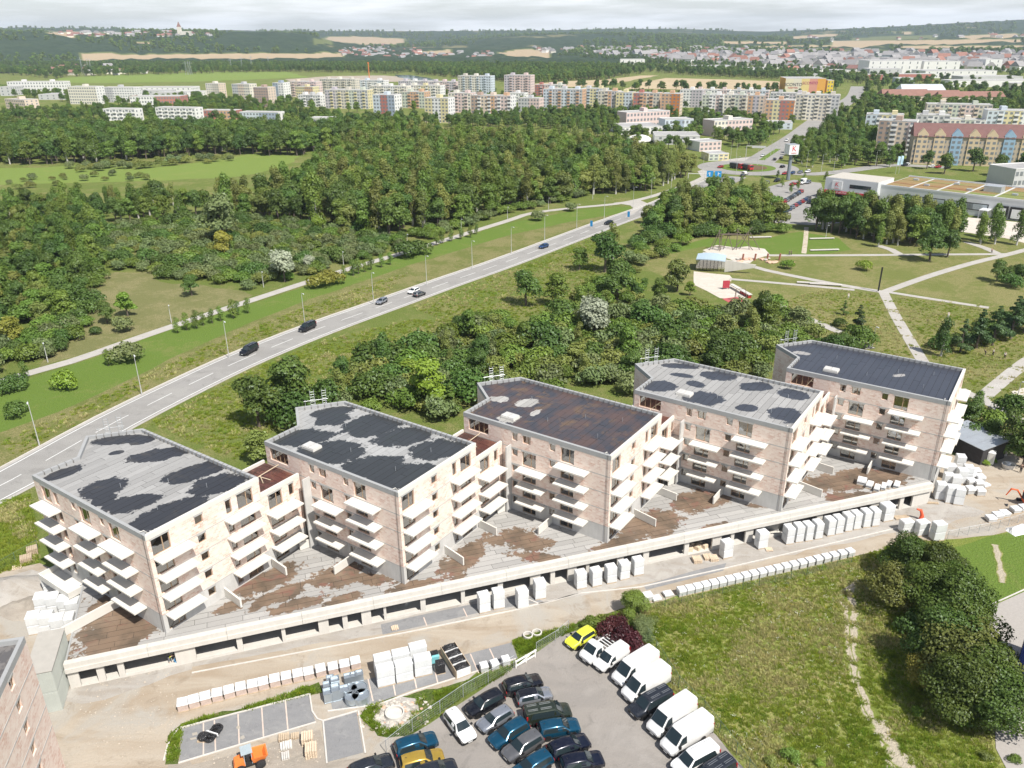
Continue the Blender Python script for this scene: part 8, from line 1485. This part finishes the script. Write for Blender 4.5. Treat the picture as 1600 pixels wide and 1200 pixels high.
# scattered zones: polygon of bases in the photo, spacing in metres, kinds with weights, scale range, words
Z = [([(-30, 258), (130, 257), (350, 241), (460, 245), (560, 228), (640, 224), (640, 216), (520, 216), (300, 214), (-30, 218)], 7.5, [('broad1', 6), ('broad0', 3), ('birch1', 1)], (1.05, 1.4), 'dark tall tree in the wood before the town'),
 ([(510, 272), (480, 300), (410, 324), (330, 342), (420, 350), (600, 372), (700, 357), (790, 335), (900, 309), (1000, 300), (1085, 280), (1100, 272), (1050, 264), (960, 252), (880, 238), (700, 230), (560, 228)], 6.4, [('birch0', 2), ('birch1', 2), ('broad0', 4), ('broad2', 3), ('broad1', 2)], (.95, 1.35), 'broadleaf or birch tree in the big wood'),
 ([(-30, 330), (180, 324), (330, 332), (290, 345), (170, 348), (150, 420), (120, 500), (60, 520), (-30, 560)], 6.4, [('broad1', 3), ('broad0', 4), ('broad2', 2), ('birch1', 2)], (.55, .95), 'broadleaf tree in the left wood'),
 ([(110, 322), (230, 316), (330, 318), (330, 326), (200, 328)], 10, [('broad1', 3), ('birch0', 2)], (.55, .8), 'broadleaf tree in the left wood'),
 ([(1000, 352), (1050, 330), (1130, 318), (1180, 330), (1235, 352), (1225, 362), (1090, 368), (1010, 372)], 5.6, [('broad0', 4), ('broad2', 2), ('birch0', 3), ('broad1', 1)], (.75, 1.15), 'tree in the copse above the playground'),
 ([(1262, 345), (1300, 352), (1420, 348), (1500, 362), (1490, 385), (1400, 385), (1330, 372), (1270, 362)], 4.3, [('birch0', 4), ('birch1', 3), ('broad1', 3), ('broad0', 2)], (.8, 1.1), 'birch in the wood before the supermarket'), ([(1495, 362), (1600, 378), (1600, 388), (1500, 380)], 8, [('birch1', 3), ('young0', 2)], (.6, .9), 'slim birch along the delivery yard'),
 ([(560, 585), (640, 540), (720, 520), (800, 520), (900, 470), (1010, 440), (1030, 460), (1100, 480), (1190, 500), (1215, 530), (1195, 575), (1000, 565), (960, 600), (760, 600), (700, 640), (600, 625), (500, 640)], 12, [('broad0', 4), ('broad2', 3), ('birch0', 2), ('broad1', 2)], (.4, .75), 'tree in the scrub belt behind the brick blocks'),
 ([(1180, 240), (1230, 262), (1400, 262), (1420, 235), (1350, 218), (1290, 215), (1255, 222)], 8, [('broad0', 3), ('birch1', 3), ('broad1', 3), ('pine0', 1)], (.7, 1.0), 'tree in the grove right of the avenue'), ([(1400, 262), (1600, 278), (1600, 262), (1440, 256)], 10, [('broad1', 3), ('birch1', 1), ('pine0', 1)], (.8, 1.2), 'tree between supermarket and gabled houses'),
 ([(880, 205), (970, 222), (1080, 240), (1080, 215), (1190, 238), (1210, 215), (1260, 195), (1330, 215), (1340, 180), (1240, 188), (1090, 186), (900, 178), (700, 188), (560, 190), (440, 178), (300, 170), (0, 182), (0, 192), (300, 190), (520, 198), (700, 203), (880, 203)], 9.5, [('broad1', 4), ('broad0', 3), ('birch1', 1)], (.65, .95), 'street tree between the far apartment blocks'),
 ([(0, 150), (120, 162), (300, 172), (440, 172), (560, 176), (560, 168), (420, 160), (300, 155), (100, 150), (0, 142)], 12, [('broad1', 3), ('broad0', 3)], (.7, 1.0), 'street tree between the far apartment blocks'), ([(560, 170), (700, 180), (900, 175), (1100, 172), (1300, 178), (1300, 152), (1100, 150), (800, 146), (600, 146)], 17, [('broad1', 3), ('broad0', 3)], (.6, .85), 'street tree between the far apartment blocks'),
 ([(1300, 215), (1420, 240), (1420, 218), (1600, 226), (1620, 150), (1500, 152), (1380, 150), (1320, 160), (1335, 185)], 12, [('broad1', 3), ('broad0', 3), ('birch1', 1)], (.7, 1.0), 'tree among the right hand blocks'),
 ([(0, 104), (120, 106), (320, 112), (460, 113), (560, 114), (620, 116), (640, 113), (830, 130), (980, 120), (1010, 113), (1200, 123), (1220, 118), (1100, 113), (980, 106), (800, 104), (540, 103), (300, 102), (0, 102)], 15, [('broad1', 4), ('broad0', 2)], (.9, 1.3), 'tree of the far river belt'), ([(640, 116), (830, 131), (960, 124), (940, 117), (830, 121), (700, 112)], 13, [('broad1', 4), ('broad0', 2)], (.9, 1.3), 'tree of the far river belt'),
 ([(1200, 122), (1340, 150), (1600, 152), (1600, 110), (1500, 100), (1340, 96), (1200, 98), (960, 88), (860, 88), (1000, 100)], 26, [('broad1', 4), ('broad0', 2)], (.8, 1.2), 'tree scattered through the far industrial belt'), ([(830, 138), (980, 142), (1250, 148), (1250, 143), (1090, 142), (960, 138)], 18, [('broad1', 3), ('broad0', 2)], (.9, 1.2), 'tree along the tan field'),
 ([(1060, 118), (1200, 124), (1260, 128), (1400, 132), (1400, 126), (1200, 117), (1060, 112)], 16, [('broad1', 4), ('broad0', 2)], (.8, 1.2), 'tree of the belt above the tan field'), ([(0, 116), (90, 124), (110, 120), (300, 116), (460, 112), (460, 110), (250, 111), (0, 110)], 18, [('broad1', 3), ('broad0', 2)], (1, 1.4), 'tree along the far pasture')]
ZS = [([(170, 358), (250, 350), (330, 340), (480, 352), (640, 376), (655, 384), (530, 420), (460, 440), (390, 452), (310, 440), (250, 438), (235, 424), (170, 425)], 4.3, [('shrub0', 5), ('shrub1', 3), ('shrub2', 2), ('shrub3', 1)], (.9, 1.6), 'grey green shrub in the scrub left of the cycle path'), ([(660, 380), (800, 332), (930, 305), (900, 300), (760, 335), (640, 368)], 4.2, [('shrub1', 3), ('shrub0', 3)], (.9, 1.5), 'shrub at the edge of the big wood'),
 ([(-30, 560), (60, 516), (150, 470), (165, 430), (150, 425), (140, 500), (125, 530), (60, 568), (-30, 592)], 3.8, [('shrub0', 4), ('shrub3', 3), ('shrub1', 3)], (.9, 1.5), 'shrub at the foot of the left wood'), ([(-30, 530), (120, 470), (170, 400), (165, 350), (100, 360), (-30, 440)], 5, [('shrub3', 4), ('shrub1', 3)], (1.1, 1.8), 'shrub at the foot of the left wood'),
 ([(520, 600), (590, 565), (650, 540), (720, 522), (800, 520), (850, 510), (930, 500), (1010, 490), (1090, 485), (1150, 492), (1200, 500), (1220, 525), (1195, 590), (985, 600), (985, 620), (740, 625), (700, 660), (600, 640), (480, 650), (400, 700), (365, 720), (385, 690), (430, 660), (470, 630)], 4.7, [('shrub0', 3), ('shrub1', 4), ('shrub2', 3), ('shrub3', 2)], (.9, 2.0), 'shrub in the belt behind the brick blocks'),
 ([(740, 498), (790, 500), (800, 515), (750, 515)], 4, [('shrub1', 3)], (.8, 1.2), 'shrub in the belt behind the brick blocks'), ([(900, 480), (940, 430), (990, 390), (1040, 372), (1060, 390), (1000, 430), (1020, 460), (960, 480)], 5.5, [('shrub1', 4), ('shrub2', 2), ('shrub0', 2)], (.9, 1.5), 'shrub on the slope below the copse'), ([(990, 388), (1050, 372), (1220, 366), (1235, 358), (1090, 360), (1000, 372)], 4.2, [('shrub1', 4), ('shrub3', 3)], (1, 1.6), 'shrub at the edge of the copse'),
 ([(120, 270), (260, 262), (370, 252), (360, 246), (240, 252), (110, 262)], 7.5, [('shrub2', 3), ('shrub0', 3)], (1.1, 1.8), 'willow shrub in the marsh meadow'), ([(-30, 300), (120, 292), (240, 282), (250, 270), (100, 276), (-30, 284)], 12, [('shrub2', 3), ('shrub0', 3)], (.8, 1.4), 'willow shrub in the marsh meadow'), ([(1200, 470), (1280, 520), (1350, 545), (1330, 560), (1200, 548)], 6, [('shrub1', 3), ('shrub2', 3), ('shrub3', 2)], (.8, 1.6), 'shrub behind the last brick block'), ([(1460, 690), (1520, 640), (1600, 640), (1600, 690), (1560, 700)], 7, [('shrub1', 3), ('shrub3', 2)], (.8, 1.3), 'shrub around the site cabin'),
 ([(1395, 890), (1450, 900), (1500, 990), (1540, 1120), (1500, 1150), (1440, 1080), (1400, 960), (1360, 915)], 5, [('shrub3', 4), ('shrub1', 3)], (.5, .9), 'low shrub under the right clump'), ([(1440, 560), (1560, 540), (1600, 520), (1600, 500), (1500, 520)], 6, [('shrub3', 4)], (.8, 1.3), 'dark shrub under the park pines'), ([(1560, 425), (1600, 440), (1600, 470), (1575, 445)], 6, [('shrub3', 4)], (.8, 1.2), 'dark shrub by the right park path')]
ROADLN = [(p.x, p.y) for p in ROAD+PATH]; RN = np.array(ROADLN)
AV = np.array([(p.x, p.y) for p in AVE])
PVE = [[(x, y) for x, y in q] for q in ([(1185, 305), (1200, 292), (1240, 281), (1283, 286), (1290, 312), (1372, 322), (1365, 345), (1265, 352), (1212, 348), (1180, 330)], [(985, 139), (1000, 129), (1040, 122), (1130, 124), (1215, 127), (1250, 140), (1240, 144), (1100, 141)], [(445, 124), (520, 119), (600, 118), (645, 121), (640, 128), (560, 128), (460, 128)], [(618, 117), (640, 117.5), (668, 121.5), (690, 128), (664, 128), (640, 124), (622, 121)], [(835, 131), (880, 127), (940, 125), (1000, 118), (1030, 118), (975, 128), (930, 135), (840, 138)])]
BFT = [[tuple((ORG[k]+XV*x+YV*y)[:2]) for x, y in ((-3, -4), (-3, 27), (12, 32), (24, 26), (24, -4))] for k in range(5)]+[[tuple(p[:2]) for p in (G(95, 1050), G(1470, 775), G(1600, 700), G(1480, 712))]]
FP = np.array([(g.x, g.y, r) for g, r in FOOTP])
def scatter(poly, sp, rg):
    W_ = [G(*p) for p in poly]; x0, x1 = min(p.x for p in W_), max(p.x for p in W_); y0, y1 = min(p.y for p in W_), max(p.y for p in W_); pw = [(p.x, p.y) for p in W_]; res = []
    nx, ny = int((x1-x0)/sp)+1, int((y1-y0)/sp)+1
    for i in range(nx):
        for j in range(ny):
            x = x0+(i+.5+rg.uniform(-.48, .48)+(.5 if j % 2 else 0))*sp; y = y0+(j+.5+rg.uniform(-.48, .48))*sp
            if inpoly(x, y, pw): res.append((x, y))
    return res
pts_all = []
for zi, (zones, shr) in enumerate(((Z, False), (ZS, True))):
    for qi, (poly, sp, kinds, sr, lab) in enumerate(zones):
        rg = random.Random(100*zi+qi); names = [k for k, w_ in kinds for _ in range(w_)]
        for x, y in scatter(poly, sp, rg):
            if np.min((RN[:, 0]-x)**2+(RN[:, 1]-y)**2) < (8.5 if not shr else 5.0)**2 or np.min((AV[:, 0]-x)**2+(AV[:, 1]-y)**2) < 12**2: continue
            if len(FP) and np.any((FP[:, 0]-x)**2+(FP[:, 1]-y)**2 < FP[:, 2]**2): continue
            if (x-rc.x)**2+(y-rc.y)**2 < 32**2 or any(inpoly(x, y, b) for b in BFT): continue
            q = P((x, y, 0))
            if any(inpoly(q[0], q[1], b) for b in PVE) or not (-60 < q[0] < 1660): continue
            pts_all.append((x, y, rg.choice(names), rg.uniform(*sr), rg.uniform(0, 6.28), lab, shr))
LAB = {z[4]: z[3] for z in Z+ZS}
pts_all.sort(key=lambda p: p[0]**2+p[1]**2)
LIM = {False: 285-len([h for h in HAND])-len(YT), True: 295-len(SH_HAND)}; cnt = {False: 0, True: 0}; rest = []
for p in pts_all:
    x, y, nm, s, rz, lab, shr = p
    if cnt[shr] < LIM[shr]:
        cnt[shr] += 1; q = P((x, y, 0)); lk = {'mid': 'mid green', 'dark': 'dark green', 'olive': 'olive green', 'grey': 'grey green', 'pine': 'dark', 'light': 'light green', 'silver': 'silvery'}[SPEC[nm][6]]
        sz_ = 'large' if s > (sum(LAB[lab])/2) else 'smaller'
        if 'behind the brick blocks' in lab or 'last brick' in lab:
            kk = min(range(5), key=lambda i: abs((Vector((x, y, 0))-ORG[i]).dot(YV)*0+((Vector((x, y, 0))-ORG[i]-XV*8-YV*12).length))); dd_ = (Vector((x, y, 0))-ORG[kk]).dot(XV)
            where = 'behind the %s brick block, %s' % (ORD[kk], 'close to its walls' if dd_ < 30 else ('halfway to the road' if dd_ < 48 else 'far behind it'))
            lb_ = '%s %s %s in the belt %s' % (sz_, lk, 'shrub' if shr else 'tree', where)
        else:
            where = 'on the left' if q[0] < 150 else ('left of centre' if q[0] < 500 else ('near the middle' if q[0] < 1050 else ('right of centre' if q[0] < 1350 else 'on the right'))); lb_ = '%s %s %s, %s' % (sz_, lk, lab, where)
        plant(nm, (x, y, 0), s, rz, lb_, lab.replace('birch in the', 'birches in the').replace('tree in the', 'trees in the').replace('shrub in the', 'shrubs in the').replace('tree at', 'trees at').replace('shrub at', 'shrubs at'), None, None, rnd.uniform(.88, 1.15))
    else: rest.append(p)
def instancer(name, pts, protos, label=None, cat=None):
    """one object of stuff: instances of the prototypes on points"""
    pc = bpy.data.collections.new(name+'_kinds'); keys = sorted(protos)
    for i, k in enumerate(keys): pc.objects.link(bpy.data.objects.new('%02d_%s' % (i, k), protos[k]))
    m = bpy.data.meshes.new(name); m.from_pydata([(p[0], p[1], p[5] if len(p) > 5 and isinstance(p[5], float) else 0.0) for p in pts], [], [])
    for an, ty, vals in (('idx', 'INT', [keys.index(p[2]) for p in pts]), ('scl', 'FLOAT', [p[3] for p in pts]), ('rot', 'FLOAT', [p[4] for p in pts])):
        m.attributes.new(an, ty, 'POINT').data.foreach_set('value', vals)
    o = ob(name, m, kind='stuff')
    if label: o['label'] = label; o['category'] = cat
    ng = bpy.data.node_groups.new(name, 'GeometryNodeTree'); ng.interface.new_socket('Geometry', in_out='INPUT', socket_type='NodeSocketGeometry'); ng.interface.new_socket('Geometry', in_out='OUTPUT', socket_type='NodeSocketGeometry')
    N_ = lambda t: ng.nodes.new(t); gi, go, ip, ci = N_('NodeGroupInput'), N_('NodeGroupOutput'), N_('GeometryNodeInstanceOnPoints'), N_('GeometryNodeCollectionInfo')
    ci.inputs['Collection'].default_value = pc; ci.inputs['Separate Children'].default_value = True; ci.inputs['Reset Children'].default_value = True; ip.inputs['Pick Instance'].default_value = True
    def attr(nm, ty): a = N_('GeometryNodeInputNamedAttribute'); a.data_type = ty; a.inputs[0].default_value = nm; return [s for s in a.outputs if s.enabled and s.name == 'Attribute'][0]
    cx = N_('ShaderNodeCombineXYZ'); ng.links.new(attr('rot', 'FLOAT'), cx.inputs[2]); l = ng.links.new
    l(gi.outputs[0], ip.inputs['Points']); l(ci.outputs[0], ip.inputs['Instance']); l(attr('idx', 'INT'), ip.inputs['Instance Index']); l(cx.outputs[0], ip.inputs['Rotation']); l(attr('scl', 'FLOAT'), ip.inputs['Scale']); l(ip.outputs[0], go.inputs[0])
    o.modifiers.new('scatter', 'NODES').node_group = ng; return o
rt = [p[:5] for p in rest if not p[6]]; rsb = [p[:5] for p in rest if p[6]]
print('trees', cnt, 'rest', len(rt), len(rsb))
instancer('woodland', rt, {k: TM[k][2] for k in set(p[2] for p in rt)}, 'the mass of further trees of the woods, town and river belts', 'woodland'); instancer('undergrowth', rsb, {k: TM[k][0] for k in set(p[2] for p in rsb)}, 'the mass of further shrubs in the scrub and wood edges', 'undergrowth')
instancer('far_town', FT, {'a0': hm[(0, 0)], 'b2': hm[(1, 2)], 'c2': hm[(0, 2)], 'd2': hm[(2, 2)]}, 'the further roofs of the far town that run together', 'far town')
# wooded far hills: tree crowns standing up from the ridges
hp = []; rg = random.Random(9)
for i in range(8000):
    px = rg.uniform(-40, 1640); r = 3000*(8000/3000)**rg.random(); a = math.atan((px-800)/FPX*math.cos(PITCH)); x, y = math.sin(a)*r, math.cos(a)*r; z = hill_z(r, px); q = P((x, y, z))
    if any(inpoly(q[0], q[1], p) or inpoly(q[0], q[1]-5, p) for p in TAN+GRN) or vnoise(x, y, 420) < .45: continue
    hp.append((x, y, rg.choice(['broad1', 'broad0']), rg.uniform(.9, 1.5)*(1+r/9000), rg.uniform(0, 6), float(z)))
lowm = {}
for k in ('broad0', 'broad1'): L = mk_lobes(3, 11, 4.6, .5, 'broad'); v, f = crown_np(5, L, 420, 1.7); lowm[k] = raw_mesh('far_'+k, v, f, [LM['mid']])
instancer('hill_forest', hp, lowm, 'far wooded hills that read as one dark forest', 'forest')
# ------------------------------------------------------------------ grass
def tuft(seed, n, h, w_, mat):
    rs_ = random.Random(seed); v = []; f = []
    for i in range(n):
        a = rs_.uniform(0, 6.28); q = rs_.uniform(0, w_); x, y = math.cos(a)*q, math.sin(a)*q; b = rs_.uniform(0, 6.28); hh = h*rs_.uniform(.5, 1.1); t = .05*h/.3; lx, ly = math.cos(a)*hh*.45, math.sin(a)*hh*.45; k = len(v)
        v += [(x-math.cos(b)*t, y-math.sin(b)*t, 0), (x+math.cos(b)*t, y+math.sin(b)*t, 0), (x+lx*.5+math.cos(b)*t*.6, y+ly*.5+math.sin(b)*t*.6, hh*.65), (x+lx, y+ly, hh)]; f += [(k, k+1, k+2), (k, k+2, k+3)]
    return raw_mesh('tuft', v, f, [mat])
GM = {'green': leafm('grass_green', (.25, .31, .06), (.30, .35, .08), .5), 'dry': leafm('grass_dry', (.43, .41, .19), (.50, .47, .25), .5), 'lush': leafm('grass_lush', (.20, .285, .05), (.25, .33, .065), .5), 'white': leafm('umbel', (.6, .61, .52), (.66, .66, .58), .1), 'yellow': leafm('ragwort', (.40, .33, .03), (.46, .38, .05), .2)}
tf = {'green': tuft(1, 16, .34, .34, GM['green']), 'dry': tuft(2, 15, .42, .34, GM['dry']), 'lush': tuft(3, 18, .42, .36, GM['lush'])}
fl = MB()
for i in range(5): a = i*1.3; x, y = math.cos(a)*.16*(i % 3), math.sin(a)*.16*(i % 3); fl.add([(x-.04, y-.04, .5), (x+.04, y-.04, .52), (x+.04, y+.04, .5), (x-.04, y+.04, .51)], [(0, 1, 2, 3)])
tf['white'] = fl.mesh('umbel', GM['white']); tf['yellow'] = fl.mesh('ragwort', GM['yellow'])
gp = []; rs2 = random.Random(12)
PLN = np.array(PARKLN); RD2 = np.array([(p.x, p.y) for p in ROAD])
def grass_zone(poly, n_, dryb, lush=False, flowers=0., s=(.7, 1.4), avoid=None):
    W_ = [G(*p) for p in poly]; x0, x1 = min(p.x for p in W_), max(p.x for p in W_); y0, y1 = min(p.y for p in W_), max(p.y for p in W_); pw = [(p.x, p.y) for p in W_]
    for _ in range(n_):
        x, y = rs2.uniform(x0, x1), rs2.uniform(y0, y1)
        if not inpoly(x, y, pw): continue
        v = .38*vnoise(x, y, 6)+.32*vnoise(x+50, y, 2.2)+.30*rs2.random(); k = 'dry' if v > 1-dryb else ('lush' if lush or v < .25 else 'green')
        if flowers and rs2.random() < flowers*max(0, vnoise(x+9, y+31, 9)-.35)*2: k = 'white' if rs2.random() < .8 else 'yellow'
        if avoid and avoid(x, y): continue
        if np.min((RD2[:, 0]-x)**2+(RD2[:, 1]-y)**2) < 7.2**2: continue
        if np.min((PLN[:, 0]-x)**2+(PLN[:, 1]-y)**2) < 2.6**2: continue
        gp.append((x, y, k, rs2.uniform(*s), rs2.uniform(0, 6.28), .02))
TR = np.array([(G(*q).x, G(*q).y) for q in [(1333, 920), (1331, 940), (1334, 965), (1336, 990), (1333, 1020), (1338, 1050), (1348, 1085), (1360, 1110), (1375, 1140), (1390, 1165), (1405, 1190), (1420, 1220), (1440, 1260)]])
onTR = lambda x, y: np.min((TR[:, 0]-x)**2+(TR[:, 1]-y)**2) < 1.3**2*rs2.uniform(.25, 1.1)
MEAD = [(1005, 950), (1180, 906), (1345, 870), (1420, 842), (1480, 850), (1545, 948), (1550, 1170), (1620, 1320), (1230, 1330), (1170, 1200), (1066, 1090), (1010, 1040), (975, 1000)]
grass_zone(MEAD, 34000, .44, False, .05, (.4, .9), onTR)
for q in ([(262, 1190), (266, 1152), (288, 1132), (330, 1119), (400, 1101), (496, 1069), (502, 1082), (486, 1084), (400, 1106), (330, 1122), (284, 1137), (276, 1190)], [(564, 1120), (578, 1104), (600, 1100), (585, 1125), (605, 1143), (640, 1130), (655, 1092), (700, 1075), (798, 1042), (792, 1052), (740, 1080), (690, 1110), (640, 1148), (592, 1148)], [(802, 1002), (870, 984), (960, 957), (1000, 948), (1002, 985), (975, 998), (905, 983), (860, 1000), (814, 1024)]): grass_zone(q, 4200, .3, True, .03, (.5, 1.0), lambda x, y: vnoise(x, y, 1.6) < .34)
grass_zone([(-30, 905), (62, 878), (45, 760), (-30, 780)], 5000, .35); grass_zone([(185, 662), (340, 600), (480, 540), (640, 500), (740, 500), (640, 545), (560, 585), (470, 640), (370, 720), (240, 665)], 11000, .36); grass_zone([(640, 480), (800, 420), (930, 365), (960, 380), (900, 470), (800, 505), (720, 510)], 8000, .45, False, 0, (.8, 1.4))
grass_zone([(20, 715), (181, 635), (325, 570), (400, 535), (500, 497), (600, 462), (640, 425), (500, 470), (300, 552), (90, 652), (0, 690)], 9000, .42, False, 0, (.8, 1.5)); grass_zone([(1180, 480), (1300, 450), (1440, 470), (1600, 480), (1600, 640), (1500, 650), (1350, 545)], 9000, .5, False, 0, (.6, 1.1), None)
instancer('grass', gp, tf, 'grass tufts and meadow flowers of the meadows, verges and weed strips', 'grass'); print('tufts', len(gp))
# ================================================================== HAZE
hb = MB().box(-9500, 9500, -900, 13500, -12, 300); hm_ = bpy.data.materials.new('haze'); hm_.use_nodes = True; hm_.node_tree.nodes.clear()
ho = hm_.node_tree.nodes.new('ShaderNodeOutputMaterial'); hv_ = hm_.node_tree.nodes.new('ShaderNodeVolumePrincipled'); hv_.inputs['Color'].default_value = (.74, .86, 1, 1); hv_.inputs['Density'].default_value = 6.5e-5; hv_.inputs['Anisotropy'].default_value = .1
hm_.node_tree.links.new(hv_.outputs[0], ho.inputs['Volume']); ob('haze', hb.mesh('haze', hm_), kind='stuff', label='thin blue summer haze lying over the whole country', category='haze')
